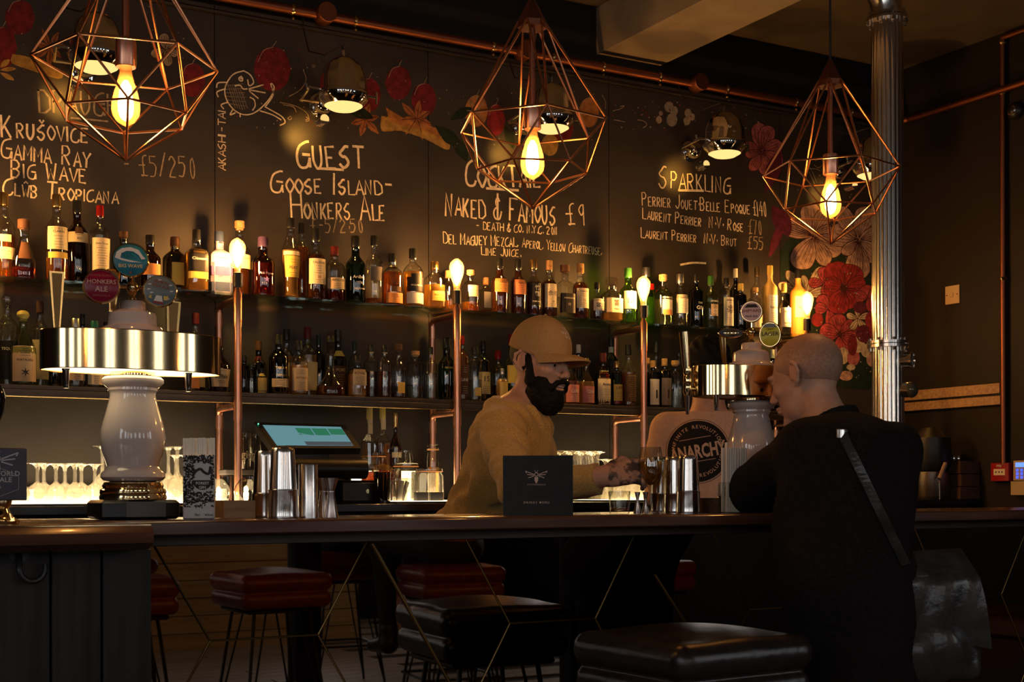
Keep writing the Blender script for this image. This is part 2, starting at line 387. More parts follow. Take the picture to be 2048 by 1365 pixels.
for n, (a, c) in enumerate(lw):
    fr_ = MB()
    for (x0, x1, z0, z1) in ((a, a+.05, 1.25, 3.1), (c-.05, c, 1.25, 3.1), (a, c, 1.25, 1.3), (a, c, 3.05, 3.1), ((a+c)/2-.02, (a+c)/2+.02, 1.25, 3.1)): fr_.box(LX-.1, LX-.05, x0, x1, z0, z1)
    wo = S_('window_%d' % (n+7), fr_, BLACK)
    for (x0, x1) in ((a+.05, (a+c)/2-.02), ((a+c)/2+.02, c-.05)): MB().box(LX-.08, LX-.075, x0, x1, 1.3, 3.05).build('pane', glass('window_glass', (.95, .96, .95), (.8, .82, .8), .5), wo, False)
    area('window_daylight', (LX-.12, (a+c)/2, 2.17), (PI/2, 0, -PI/2), 1.1, 1.85, 1, (1, 1, 1), True)
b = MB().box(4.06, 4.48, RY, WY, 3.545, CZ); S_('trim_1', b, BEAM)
# rear wall with four tall windows open to the daylight
wins = [(-2.7, -1.8), (-.5, .4), (1.7, 2.6), (4.0, 4.9)]
mb = MB(); x = LX-.1
for a, c in wins:
    mb.box(x, a, RY-.2, RY, -.06, CZ+.1); mb.box(a, c, RY-.2, RY, -.06, 1.25); mb.box(a, c, RY-.2, RY, 3.1, CZ+.1); x = c
mb.box(x, RX+.1, RY-.2, RY, -.06, CZ+.1); S_('wall_rear', mb, PAINTR)
for n, (a, c) in enumerate(wins):
    fr_ = MB()
    for (x0, x1, z0, z1) in ((a, a+.05, 1.25, 3.1), (c-.05, c, 1.25, 3.1), (a, c, 1.25, 1.3), (a, c, 3.05, 3.1), ((a+c)/2-.05, (a+c)/2+.05, 1.25, 3.1), (a, c, 2.3, 2.34)):
        fr_.box(x0, x1, RY-.12, RY-.06, z0, z1)
    wo = S_('window_%d' % (n+1), fr_, BLACK)
    for (x0, x1) in ((a+.05, (a+c)/2-.02), ((a+c)/2+.02, c-.05)):
        for (z0, z1) in ((1.3, 2.3), (2.34, 3.05)): MB().box(x0, x1, RY-.095, RY-.09, z0, z1).build('pane', glass('window_glass', (.95, .96, .95), (.8, .82, .8), .5), wo, False)
    area('window_daylight', ((a+c)/2, RY-.15, 2.17), (PI/2, 0, 0), .9, 1.85, 1, (1, 1, 1), True)

# ------------------------------------------------------------ blackboards along the back wall
BY = WY-.022
def wp(px, py, off=.0): return W(px, py, BY-off)
seams = [-200, 430, 857, 1218, 1560, 1812]
XS = [LX+.05]+[wp(s, 400).x for s in seams[1:-1]]+[RX-.01]
boards = []
lab = ['chalkboard panel lettered with the draught beer list behind the leftmost cage lamp',
       'chalkboard panel headed GUEST with a moustached fish drawing at its top left',
       'chalkboard panel headed COCKTAIL behind the middle cage lamp',
       'chalkboard panel headed SPARKLING with the champagne prices',
       'chalkboard panel covered with a mural of pink, red and white flowers beside the steel column']
for i in range(5):
    o = tag(MB().box(XS[i]+.002, XS[i+1]-.002, BY, WY-.002, 1.13, 3.43).build('chalkboard_panel', BOARD, None, False), lab[i], 'chalkboard')
    boards.append(o)
G = {'A': '00-26-40,12-32', 'B': '00-06-26-35-34-23-03,23-32-31-20-00', 'C': '~46-36-15-03-01-10-30-41', 'D': '06-00-20-41-44-26-06', 'E': '36-06-00-30,03-23',
     'F': '46-06-00,03-23', 'G': '~46-36-15-03-01-10-30-42,23-43,42-40', 'H': '00-06,40-46,03-43', 'I': '06-00', 'J': '~36-32-20-10-01', 'K': '06-00,36-02,13-30', 'L': '06-00-30',
     'M': '00-06-22-46-40', 'N': '00-06-30-36', 'O': '~26-15-03-11-20-31-43-35-26', 'P': '00-06-26-35-34-23-03', 'Q': '~26-15-03-11-20-31-43-35-26,22-40',
     'R': '00-06-26-35-34-23-03,13-30', 'S': '~36-26-15-04-13-23-32-31-20-10-01', 'T': '06-46,26-20', 'U': '~06-02-10-20-32-36', 'V': '06-20-46', 'W': '06-10-24-30-46',
     'X': '06-30,36-00', 'Y': '06-23-46,23-20', 'Z': '06-36-00-30', '0': '~26-15-12-20-31-34-26', '1': '06-00', '2': '~05-16-26-35-34-12-00,00-30', '4': '26-02-42,34-30', '5': '~04-24-33-32-20-00,04-06-36',
     '7': '06-36-10', '9': '~36-26-15-14-23-34-36,36-30', '£': '~46-36-25-22-20-10,03-33,10-40', '&': '~36-26-25-42?', '/': '00-37', '-': '13-33', '.': '10-11', ',': '11-0?', '·': '12-13'}
G['&'] = '~35-26-15-14-23-13-02-01-10-30-42,27-2?'; G[','] = '11-00'; G['&'] = '~35-26-15-14-23-13-02-01-10-30-42,27-20'
G['Š'] = G['S']+',18-27-38'; G['Ŵ'] = G['W']+',17-28-37'
def smooth_pts(P, q=4):
    out = []
    for i in range(len(P)-1):
        p0, p1, p2, p3 = P[max(i-1, 0)], P[i], P[i+1], P[min(i+2, len(P)-1)]
        for j in range(q):
            t = j/q; out.append(tuple(.5*((2*p1[k])+(-p0[k]+p2[k])*t+(2*p0[k]-5*p1[k]+4*p2[k]-p3[k])*t*t+(-p0[k]+3*p1[k]-3*p2[k]+p3[k])*t**3) for k in (0, 1)))
    return out+[P[-1]]
rgc = random.Random(3); cn = [0]
def glyph_w(c):
    u = c.upper()
    if c == ' ': return 3.2
    if u in 'I1.,·': return 1.9
    if u in 'LJ': return 3.9
    if u in 'MW£': return 5.2
    return 4.7
def chalk(board, s, p0, p1, hpx, w=.011, mat=CHALK, small=.72, name='chalk_lettering', mb=None):
    """hand lettering between two pixels of the photo (baseline), capital height hpx"""
    a, b_ = wp(*p0), wp(*p1); h = M(hpx, a); dx = Vector((b_.x-a.x, b_.z-a.z)); L0 = dx.length; ux = dx/L0
    tot = sum(glyph_w(c)*(small if c.islower() else 1) for c in s); k = L0/tot/1.0; t = 0; own = mb is None; mb = mb or MB()
    for c in s:
        sc = small if c.islower() else 1.0; u = c.upper()
        if u in G:
            jx, jy = rgc.uniform(-.15, .15), rgc.uniform(-.25, .25); sl = rgc.uniform(-.02, .08)
            for st in G[u].split(','):
                cv = st.startswith('~'); P = [(int(q[0])+rgc.uniform(-.1, .1), int(q[1])+rgc.uniform(-.12, .12)) for q in st.lstrip('~').split('-')]
                if cv: P = smooth_pts(P)
                Q = []
                for (gx, gy) in P:
                    gx = gx*.92+jx+gy*sl
                    X = (t+gx*sc)*k; Z = (gy*sc+jy*sc)*h/6; Q.append((a.x+ux.x*X-ux.y*Z, a.z+ux.y*X+Z))
                cn[0] += 1; mb.ribbon(Q, w*.62*rgc.uniform(.85, 1.15), lambda p, q, e=(cn[0] % 7)*.00022: (p, BY-.0012-e, q))
        t += glyph_w(c)*sc
    if own: mb.build(name, mat, board, False)
    return mb
def strokes(board, lst, wpx, mat, name='chalk_drawing', off=.0015, cv=True):
    mb = MB()
    for P in lst:
        Q = [(wp(*p).x, wp(*p).z) for p in P]
        if cv and len(Q) > 2: Q = smooth_pts(Q)
        cn[0] += 1; mb.ribbon(Q, M(wpx, wp(*P[0])), lambda p, q, e=(cn[0] % 5)*.0002: (p, BY-off-e, q))
    return mb.build(name, mat, board, False)
B0, B1, B2, B3, B4 = boards
chalk(B0, 'DRAUGHT', (80, 225), (268, 235), 44, .014, CHALKD); strokes(B0, [[(142, 236), (215, 243)]], 3.5, CHALKD, 'chalk_underline')
chalk(B0, 'Krušovice', (4, 273), (182, 286), 42, .014, small=.68); chalk(B0, 'Gamma Ray', (4, 315), (183, 336), 38, .013, small=.76)
chalk(B0, 'Big Wave', (22, 354), (178, 366), 34, .012, small=.8); chalk(B0, 'Clŵb Tropicana', (6, 390), (240, 409), 33, .012, small=.72)
chalk(B0, '- £5/250', (246, 348), (396, 356), 40, .009, CHALKD)
# the vertical name and the fish
def vchalk(board, s, p0, p1, hpx, w, mat):
    a, b_ = wp(*p0), wp(*p1); h = M(hpx, a); L0 = b_.z-a.z; tot = sum(glyph_w(c) for c in s); k = L0/tot; t = 0; mb = MB()
    for c in s:
        if c in G:
            for st in G[c].split(','):
                P = [(int(q[0]), int(q[1])) for q in st.lstrip('~').split('-')]
                if st[0] == '~': P = smooth_pts(P)
                mb.ribbon([(a.x-gy*h/6, a.z+(t+gx)*k) for gx, gy in P], w*.7, lambda p, q: (p, BY-.0015, q))
        t += glyph_w(c)
    mb.build('chalk_lettering', mat, board, False)
vchalk(B1, 'AKASHI-TAI', (451, 341), (449, 218), 15, .007, CHALK)
fish = [[(487, 142), (465, 150), (450, 175), (453, 200), (470, 222), (492, 230), (515, 222), (540, 196), (548, 175), (541, 168), (546, 190), (530, 214)],
        [(487, 142), (500, 150), (507, 165), (498, 172), (495, 160)], [(481, 158), (485, 156), (484, 162), (479, 161), (478, 156), (483, 153)],
        [(470, 172), (480, 171), (486, 178), (494, 178)], [(498, 178), (526, 170)], [(498, 180), (530, 186)], [(499, 183), (516, 197)], [(452, 165), (436, 166), (433, 175)],
        [(451, 178), (434, 184), (436, 194)], [(455, 205), (442, 210), (447, 218)], [(465, 220), (460, 230), (470, 226)], [(480, 229), (480, 234)], [(530, 214), (548, 224), (564, 234), (570, 245), (560, 251)],
        [(520, 222), (545, 230), (562, 240)], [(500, 195), (508, 200), (510, 212), (505, 221)]]
strokes(B1, fish, 2.6, CHALK)
grid = [[(455+i*5, 168+i*2), (470+i*5, 220-abs(i-3)*1.5)] for i in range(6)]+[[(452, 172+i*7), (486+i*1.5, 168+i*9)] for i in range(6)]
strokes(B1, grid, 1.0, CHALKD, cv=False)
swirl = [[(560, 205), (590, 212), (612, 225), (618, 240), (612, 243)], [(606, 140), (612, 160), (600, 180), (578, 193)], [(566, 210), (586, 214), (592, 224)], [(576, 237), (580, 233), (583, 237), (578, 240), (575, 236)], [(612, 234), (616, 238), (611, 240)], [(626, 130), (630, 132), (626, 135), (624, 131)]]
strokes(B1, swirl, 1.6, CHALKD)
chalk(B1, 'Guest', (596, 333), (733, 338), 50, .020, small=.85); strokes(B1, [[(634, 337), (686, 340)]], 5, CHALK, 'chalk_underline')
chalk(B1, 'Goose Island-', (543, 384), (794, 391), 41, .015, small=.68); chalk(B1, 'Honkers Ale', (583, 436), (774, 441), 50, .015, small=.62)
chalk(B1, '£-5/2·50', (620, 464), (730, 466), 26, .009, CHALKD)
chalk(B2, 'Cocktail', (932, 372), (1085, 376), 48, .019, small=.86); strokes(B2, [[(973, 377), (1036, 381)]], 5, CHALK, 'chalk_underline')
chalk(B2, 'Naked & Famous', (891, 430), (1114, 450), 44, .016, small=.82); chalk(B2, '£9', (1133, 449), (1176, 449), 40, .013)
chalk(B2, '- DEATH & CO, N.Y.C. 2011', (952, 459), (1116, 470), 15, .008); chalk(B2, 'Del Maguey Mezcal,', (887, 487), (1038, 494), 22, .009, small=.8)
chalk(B2, 'Aperol, Yellow Chartreuse,', (1044, 495), (1205, 511), 19, .007, small=.78); chalk(B2, 'Lime Juice.', (963, 510), (1044, 514), 16, .008, small=.85)
chalk(B3, 'Sparkling', (1318, 374), (1464, 388), 42, .014, small=.76); strokes(B3, [[(1357, 381), (1406, 382)]], 4.5, CHALK, 'chalk_underline')
chalk(B3, 'Perrier Jouet·Belle Epoque', (1284, 411), (1502, 429), 26, .010, small=.68); chalk(B3, '£140', (1506, 431), (1535, 432), 28, .010)
chalk(B3, 'Laurent Perrier  N·V· Rose', (1285, 438), (1488, 464), 22, .010, small=.72); chalk(B3, '£70', (1496, 467), (1526, 469), 27, .009, CHALKD)
chalk(B3, 'Laurent Perrier  N·V· Brut', (1282, 475), (1474, 493), 20, .009, small=.72); chalk(B3, '£55', (1494, 497), (1530, 500), 24, .009, CHALKD)
strokes(B3, [[(1361, 530), (1385, 526), (1411, 527)]], 4, CHALK, 'chalk_underline')

# ------------------------------------------------------------ painted garlands
def paint(name, col): return noisy(flat(name, col, .8), 30, tuple(c*.65 for c in col), tuple(min(1, c*1.25) for c in col))
PLUM = paint('plum_paint', (.17, .014, .02)); RED = paint('red_paint', (.26, .02, .026)); ORG = paint('orange_paint', (.42, .17, .05)); OCH = paint('ochre_paint', (.42, .24, .06))
BRN = paint('star_anise_paint', (.36, .13, .05)); GRN = paint('leaf_paint', (.010, .022, .013)); PINK = paint('pink_paint', (.36, .10, .11)); PALE = paint('pale_petal_paint', (.46, .28, .21)); WPE = paint('white_petal_paint', (.5, .40, .28))
ROSE = paint('rose_paint', (.36, .05, .065)); MAG = paint('magenta_paint', (.10, .012, .032)); DKP = flat('dark_line_paint', (.05, .01, .012), .8)
_z = [0]
def blob(mb, pts, mi=0):
    _z[0] += 1; off = .0003+_z[0]*.000012
    Q = smooth_pts(pts+[pts[0]])[:-1]; vs = [wp(*q, off) for q in Q]; c = sum(vs, Vector())/len(vs)
    n = len(vs); mb.add([c]+vs, [(0, 1+(i+1) % n, 1+i) for i in range(n)], mi); return mb
def oval(cx, cy_, rx, ry, rot=0, n=8):
    return [(cx+rx*cos(2*PI*i/n)*cos(rot)-ry*sin(2*PI*i/n)*sin(rot), cy_+rx*cos(2*PI*i/n)*sin(rot)+ry*sin(2*PI*i/n)*cos(rot)) for i in range(n)]
def petal(cx, cy_, ang, L, wd_, tip=.75):
    a = math.radians(ang); d = (cos(a), -sin(a)); nn = (sin(a), cos(a)); P = []
    for t, w in ((0, .04), (.25, .32), (.55, .5), (.85, .38*tip), (1, .06), (.85, -.38*tip), (.55, -.5), (.25, -.32)):
        P.append((cx+d[0]*L*t+nn[0]*wd_*w, cy_+d[1]*L*t+nn[1]*wd_*w))
    return P
def fruit(board, cx, cy_, rx, ry, mat, name='painted_plum', rot=0):
    o = blob(MB(), oval(cx, cy_, rx, ry, rot)).build(name, mat, board, False)
    strokes(board, [[(cx-rx*.8, cy_-ry*.3), (cx-rx*.5, cy_-ry*.8), (cx, cy_-ry*.95)], [(cx, cy_-ry), (cx+rx*.2, cy_-ry-10)]], 1.3, CHALKD, 'painted_highlight', .0055)
def star(board, cx, cy_, L, wd_, mat, n=6, ph=20, name='painted_star_anise', vein=None):
    mb = MB()
    for i in range(n): blob(mb, petal(cx, cy_, ph+360*i/n, L*(.85+.3*((i*7) % 3)/2), wd_, .6))
    mb.build(name, mat, board, False)
    strokes(board, [[(cx+2*cos(math.radians(ph+360*i/n)), cy_), (cx+L*.8*cos(math.radians(ph+360*i/n)), cy_-L*.8*sin(math.radians(ph+360*i/n)))] for i in range(n)], 1.2, vein or DKP, 'painted_veins', .0055)
def flower(board, cx, cy_, petals, mat, name='painted_flower', centre=None, vein=DKP, veins=5):
    mb = MB(); vs = []; rim = []
    for (ang, L, wd_) in petals:
        blob(mb, petal(cx, cy_, ang, L, wd_, 1.15)); a = math.radians(ang)
        for k in range(veins):
            f = (k-(veins-1)/2)/(veins)*wd_*.8; tx, ty = cx+cos(a)*L*.78+sin(a)*f, cy_-sin(a)*L*.78+cos(a)*f
            vs.append([(cx+cos(a)*4, cy_-sin(a)*4), ((cx+tx)/2+sin(a)*f*.3, (cy_+ty)/2+cos(a)*f*.3), (tx, ty)])
    mb.build(name, mat, board, False); strokes(board, vs, .9, vein, 'painted_veins', .0055)
    m2 = MB(); z0 = _z[0]-len(petals)
    for q, (ang, L, wd_) in enumerate(petals):
        P = petal(cx, cy_, ang, L, wd_, 1.15); Q = [(wp(*p).x, wp(*p).z) for p in smooth_pts(P+[P[0]])]; m2.ribbon(Q, M(1.4, wp(cx, cy_)), lambda a, b, o=.0003+(z0+q+1)*.000012+.000005: (a, BY-o, b))
    m2.build('painted_outline', vein, board, False)
    if centre: blob(MB(), oval(cx, cy_, centre, centre*1.1)).build('painted_flower_centre', DKP, board, False)
for a in ((545, 138, 37, 45, PLUM), (797, 166, 26, 34, PLUM), (848, 200, 25, 34, PLUM), (738, 190, 24, 34, PLUM)): fruit(B1, *a)
for a in ((40, 35, 30, 35, PLUM), (6, 95, 28, 42, PLUM), (385, 160, 26, 34, PLUM)): fruit(B0, *a)
for a in ((992, 240, 18, 32, RED, 'painted_jar'), (1125, 255, 22, 30, PLUM), (1178, 225, 20, 30, ORG, 'painted_orange_slice'), (1100, 290, 17, 22, OCH, 'painted_pear')): fruit(B2, *a)
fruit(B2, 953, 222, 23, 32, ORG, 'painted_orange_slice')
strokes(B2, [[(953, 222), (953+20*cos(t*PI/4), 222+28*sin(t*PI/4))] for t in range(8)], 1.5, CHALKD, 'painted_segments', .004, False)
star(B1, 730, 240, 34, 13, BRN, 6, 15); star(B1, 833, 238, 38, 13, BRN, 7, 30); star(B0, 100, 95, 36, 12, BRN, 7, 10, vein=DKP)
blob(MB(), [(763, 232), (790, 236), (850, 250), (893, 272), (896, 300), (850, 278), (800, 262), (764, 262)]).build('painted_cinnamon_stick', OCH, B1, False)
blob(MB(), [(772, 215), (800, 235), (860, 252), (897, 268), (890, 282), (850, 262), (800, 250), (780, 240)]).build('painted_cinnamon_bark', ORG, B1, False)
blob(MB(), [(25, 108), (60, 115), (120, 140), (118, 158), (60, 140), (24, 126)]).build('painted_cinnamon_stick', OCH, B0, False)
for a in ((0, 135, 40, 25, 12), (0, 140, 5, 32, 9), (0, 145, -28, 32, 10)): blob(MB(), petal(a[0], a[1], a[2], a[3], a[4])).build('painted_leaf', OCH, B0, False)
mb = MB()
for (x, y_, a, L, w_) in ((690, 215, -20, 60, 22), (870, 250, -40, 70, 26), (900, 240, 30, 50, 20), (905, 270, -60, 60, 24), (1010, 250, -70, 50, 18)): blob(mb, petal(x, y_, a, L, w_))
mb.build('painted_leaves', GRN, B1, False)
flower(B0, 330, 100, [(95, 34, 20), (40, 30, 18), (200, 30, 18), (-20, 28, 16), (-75, 34, 18)], CHALKD, 'painted_blossom', veins=3)
for (x, y_, r) in ((1338, 214, 9), (1348, 222, 8), (1344, 240, 11), (1322, 227, 4), (1318, 240, 6), (1376, 226, 7), (1384, 234, 6), (1374, 242, 7)): blob(MB(), oval(x, y_, r, r*1.2)).build('painted_blossom', CHALKD, B3, False)
def dots(board, n, x0, x1, y0, y1, mats=(CHALKD,)):
    for m in mats:
        mb = MB()
        for _ in range(n):
            x, y_ = rgc.uniform(x0, x1), rgc.uniform(y0, y1); r = rgc.choice((.8, 1.1, 1.6)); p = [wp(x+r*cos(t*PI/3), y_+r*sin(t*PI/3), .0045) for t in range(6)]; mb.add(p, [tuple(range(6))[::-1]])
        mb.build('painted_speckles', m, board, False, kind='stuff')
dots(B0, 30, 20, 420, 10, 150); dots(B1, 60, 470, 850, 90, 260, (CHALKD, RED)); dots(B2, 50, 865, 1210, 180, 300, (CHALKD, RED)); dots(B3, 45, 1225, 1540, 200, 260, (CHALKD, RED)); dots(B4, 170, 1570, 1760, 330, 760)
strokes(B3, [[(1225, 222), (1240, 218), (1248, 212), (1240, 213)], [(1275, 240), (1288, 243), (1293, 250), (1286, 256)], [(1228, 240), (1250, 244)], [(1204, 190), (1211, 205), (1210, 218)]], 1.6, CHALKD)
# the flower mural on the last panel
blob(MB(), [(1562, 500), (1600, 470), (1760, 470), (1770, 760), (1600, 740), (1565, 600)]).build('painted_foliage', GRN, B4, False)
flower(B3, 1521, 303, [(95, 58, 30), (70, 55, 32), (20, 46, 28), (-35, 52, 34), (-75, 50, 26), (-115, 44, 22), (150, 34, 16), (195, 32, 16)], PINK, veins=4)
flower(B4, 1625, 473, [(150, 72, 34), (165, 58, 26), (95, 68, 40), (60, 62, 34), (20, 44, 26), (-28, 66, 44), (-62, 66, 32), (-115, 72, 48)], PALE)
flower(B4, 1715, 480, [(165, 58, 46), (120, 76, 34), (75, 70, 38), (15, 60, 36), (-45, 58, 38), (-80, 78, 30), (-98, 84, 34), (-135, 42, 22)], PALE)
flower(B4, 1612, 590, [(160, 60, 22), (130, 62, 20), (100, 40, 18), (60, 66, 20), (10, 48, 22)], WPE, veins=3)
flower(B4, 1648, 566, [(95, 32, 22), (180, 32, 20), (-80, 34, 20), (60, 22, 14)], ROSE, veins=3)
flower(B4, 1687, 577, [(115, 56, 48), (60, 52, 46), (170, 40, 40), (0, 46, 50), (-55, 44, 44), (-110, 54, 44)], RED, centre=7)
flower(B4, 1655, 620, [(120, 34, 24), (-70, 44, 26), (170, 26, 24)], ROSE, veins=3)
flower(B4, 1680, 670, [(100, 42, 34), (35, 40, 32), (170, 42, 36), (-80, 48, 38), (-20, 34, 30)], ROSE, centre=5)
flower(B4, 1715, 638, [(90, 30, 13), (20, 26, 13), (160, 24, 13), (-55, 26, 14), (-120, 26, 14)], WPE, 'painted_blossom', veins=2)
flower(B4, 1735, 596, [(100, 26, 26), (30, 26, 24), (170, 26, 24), (-60, 30, 26)], ROSE, veins=2)
for (x, y_, rx, ry, m) in ((1686, 712, 12, 17, WPE), (1707, 716, 13, 16, PINK), (1716, 690, 14, 16, WPE), (1735, 702, 13, 14, WPE), (1745, 720, 12, 14, PALE), (1702, 735, 9, 6, WPE), (1692, 752, 14, 10, PALE), (1725, 740, 10, 14, GRN), (1728, 668, 16, 18, MAG), (1752, 660, 14, 20, RED), (1720, 615, 14, 12, MAG), (1635, 640, 12, 14, RED), (1660, 540, 9, 14, RED), (1742, 640, 12, 16, RED), (1705, 690, 10, 22, PLUM)):
    blob(MB(), oval(x, y_, rx, ry)).build('painted_petal', m, B4, False)
for (x, y_, a, L, w_) in ((1545, 410, -60, 70, 36), (1530, 385, 70, 90, 30), (1570, 430, -110, 90, 18)): blob(MB(), petal(x, y_, a, L, w_)).build('painted_petal', MAG, B4, False)
strokes(B4, [[(1630, 322), (1640, 318), (1646, 328), (1636, 336), (1628, 330)], [(1608, 340), (1614, 330), (1622, 340)], [(1618, 345), (1630, 370)], [(1624, 343), (1633, 365)], [(1615, 338), (1630, 338), (1640, 342)]], 1.4, CHALKD)

# ------------------------------------------------------------ copper pipe run along the top of the boards
t = thing('copper_pipe', 'long copper pipe clipped along the top of the chalkboards', 'pipe')
PZ = W(1000, 97, WY-.07).z; PY = WY-.075
MB().tube([(LX+.02, PY, PZ), (RX-.12, PY, PZ), (RX-.08, PY-.01, PZ), (RX-.06, PY-.06, PZ)], .022, 14).build('pipe', COPPERD, t)
MB().tube([(RX-.06, PY-.05, PZ), (RX-.06, RY+1, PZ)], .020, 14).build('pipe', COPPERD, t)
MB().tube([(LX+.02, PY+.03, PZ-.06), (RX-.1, PY+.03, PZ-.06)], .010, 8).build('conduit', BLACK, t)
for px in (585, 710, 985, 1105, 1205, 1318, 1452, 1590, 1700, 330, 180):
    p = W(px, 100, PY); MB().tube([(p.x, WY-.02, PZ), (p.x, PY-.02, PZ)], .006, 8).lathe([(.026, -.008), (.029, 0), (.026, .008)], (p.x, PY, PZ), 14, axis='x').ball((p.x, PY-.01, PZ-.045), .008, 8).build('clip', BRASSD, t)
for px in (648, 1046, 1393): 
    p = W(px, 100, PY); MB().lathe([(.001, -.03), (.05, -.03), (.05, .035), (.046, .04), (.001, .04)], (p.x, PY-.01, PZ+.005), 22, axis='y').build('junction_box', COPPERD, t)

# right wall fittings
t = thing('conduit_pipe', 'vertical copper conduit pipe on the dark right hand wall', 'pipe')
a, c = WX(2006, 75, RX-.03), WX(2006, 930, RX-.03); cyy = (a.y+c.y)/2
MB().tube([(RX-.03, cyy, a.z), (RX-.03, cyy, c.z)], .016, 10).build('pipe', COPPERD, t)
MB().tube([(RX-.03, cyy, a.z), (RX-.03, cyy-2, a.z)], .016, 10).build('pipe', COPPERD, t)
for py in (90, 190, 560): z = WX(2006, py, RX).z; MB().lathe([(.02, -.01), (.024, 0), (.02, .01)], (RX-.03, cyy, z), 12).build('clip', BRASSD, t)
def wall_box(name, label, cat, px0, px1, py0, py1, d, mat):
    a, b_ = WX(px0, py0, RX-d), WX(px1, py1, RX-d); yc, zc = (a.y+b_.y)/2, (a.z+b_.z)/2; hy, hz = abs(a.y-b_.y)/2, abs(a.z-b_.z)/2
    t = thing(name, label, cat, (RX-d, yc, zc)); MB().bbox(0, d, -hy, hy, -hz, hz, .004).build('casing', mat, t); return t, hy, hz
t, hy, hz = wall_box('light_switch', 'square cream switch plate alone on the dark wall', 'switch', 1890, 1918, 574, 606, .012, flat('cream_switch_plastic', (.55, .40, .24), .4))
MB().bbox(-.005, 0, -.012, .012, -.014, .014, .002).build('rocker', MATS['cream_switch_plastic'], t)
for s in (-1, 1): MB().lathe([(.004, 0), (.004, -.002)], (0, s*hy*.75, 0), 8, axis='x').build('screw', INK, t)
t, hy, hz = wall_box('fire_call_point', 'small red fire alarm call point low on the dark wall', 'alarm', 1981, 2017, 927, 963, .04, flat('alarm_red', (.34, .012, .015), .4))
MB().box(-.003, 0, -hy*.62, hy*.62, -hz*.35, hz*.35).build('break_glass', PAPER, t, False)
mb = MB(); 
for q in (-.35, 0, .35): mb.ball((-.004, q*hy, .0), .0045, 8)
mb.build('arrow_marks', INK, t); mb = MB(); text(mb, 'FIRE', lambda p, q: (-.0045, -p, q+hz*.55), .02); mb.build('lettering', WHITEP, t, False)
t, hy, hz = wall_box('alarm_keypad', 'beige alarm keypad with blue lit keys at the right edge', 'keypad', 2026, 2062, 922, 962, .03, flat('beige_plastic', (.52, .38, .2), .4))
MB().box(-.003, 0, -hy*.8, hy*.7, hz*.35, hz*.8).build('display', emit('blue_display', (.15, .3, 1), 1.2), t, False)
mb = MB()
for i in range(3):
    for j in range(3): mb.box(-.004, 0, hy*(.5-i*.5)-.008, hy*(.5-i*.5)+.008, hz*(.05-j*.35)-.008, hz*(.05-j*.35)+.008)
mb.build('keys', emit('blue_keys', (.1, .15, 1), .9), t, False); MB().box(-.012, -.002, -hy*1.1, hy*1.1, -hz*2.4, -hz*1.05).build('flap', MATS['beige_plastic'], t, False)
t = thing('wall_rail', 'pale wooden double rail fixed level across the dark wall', 'rail'); a, b_ = WX(1816, 802, RX-.03), WX(2000, 785, RX-.03)
MB().bbox(RX-.035, RX, b_.y, WY-.03, a.z+.0, a.z+.06, .004).build('upper_rail', WOODL, t); MB().bbox(RX-.03, RX, b_.y, WY-.03, a.z-.065, a.z-.012, .004).build('lower_rail', WOODL, t)
MB().box(RX-.02, RX, b_.y, WY-.03, a.z-.012, a.z).build('groove', BLACK, t, False)
p = WX(2030, 222, RX-.02); t = thing('detector', 'small round dark detector dome high on the right wall', 'detector', p); MB().lathe([(.001, .02), (.05, .02), (.05, 0), (.04, -.02), (.02, -.035), (.001, -.038)], (0, 0, 0), 18, axis='x').build('housing', BLACK, t)
MB().lathe([(.022, -.036), (.028, -.03)], (0, 0, 0), 16, axis='x', cap=False).build('ring', STEEL, t)
# ============================================================ BACK BAR
SH1, SH2, BB = 2.048, 1.607, 1.11
EX = W(1640, 660, 5.8).x
t = thing('glass_shelf', 'long clear glass shelf carrying the upper row of bottles', 'shelf', (0, 0, 0))
segs = [LX+.02, -.3, .81, 1.923, 3.02, 4.124, EX]
for i in range(6): MB().bbox(segs[i]+.002, segs[i+1]-.002, 5.80, 6.08, SH1-.012, SH1, .002).build('glass_pane', SHELFG, t)
t = thing('steel_shelf', 'long dark steel shelf carrying the lower row of bottles', 'shelf')
MB().bbox(LX+.02, EX+.05, 5.80, WY-.024, SH2-.018, SH2, .003).build('shelf_board', SHELFM, t); MB().bbox(LX+.02, EX+.05, 5.795, 5.81, SH2-.048, SH2-.019, .003).build('front_lip', SHELFM, t)
MB().bbox(LX+.02, EX+.05, 5.79, 5.80, SH2-.05, SH2-.046, .001).build('lip_edge', BRASSD, t)
t = thing('back_counter', 'long black back bar worktop under the lower shelf', 'counter')
MB().bbox(LX+.02, RX-.01, 5.50, WY-.003, BB-.035, BB, .004).build('worktop', principled('black_worktop', (.02, .017, .015), .18), t)
for i in range(9):
    x0 = LX+.05+i*1.05; MB().bbox(x0, x0+1.03, 5.52, 6.1, .09, BB-.036, .004).build('cupboard', BLACKM, t)
MB().box(LX+.02, RX-.01, 5.56, 6.1, 0, .09).build('plinth', BLACKM, t, False)
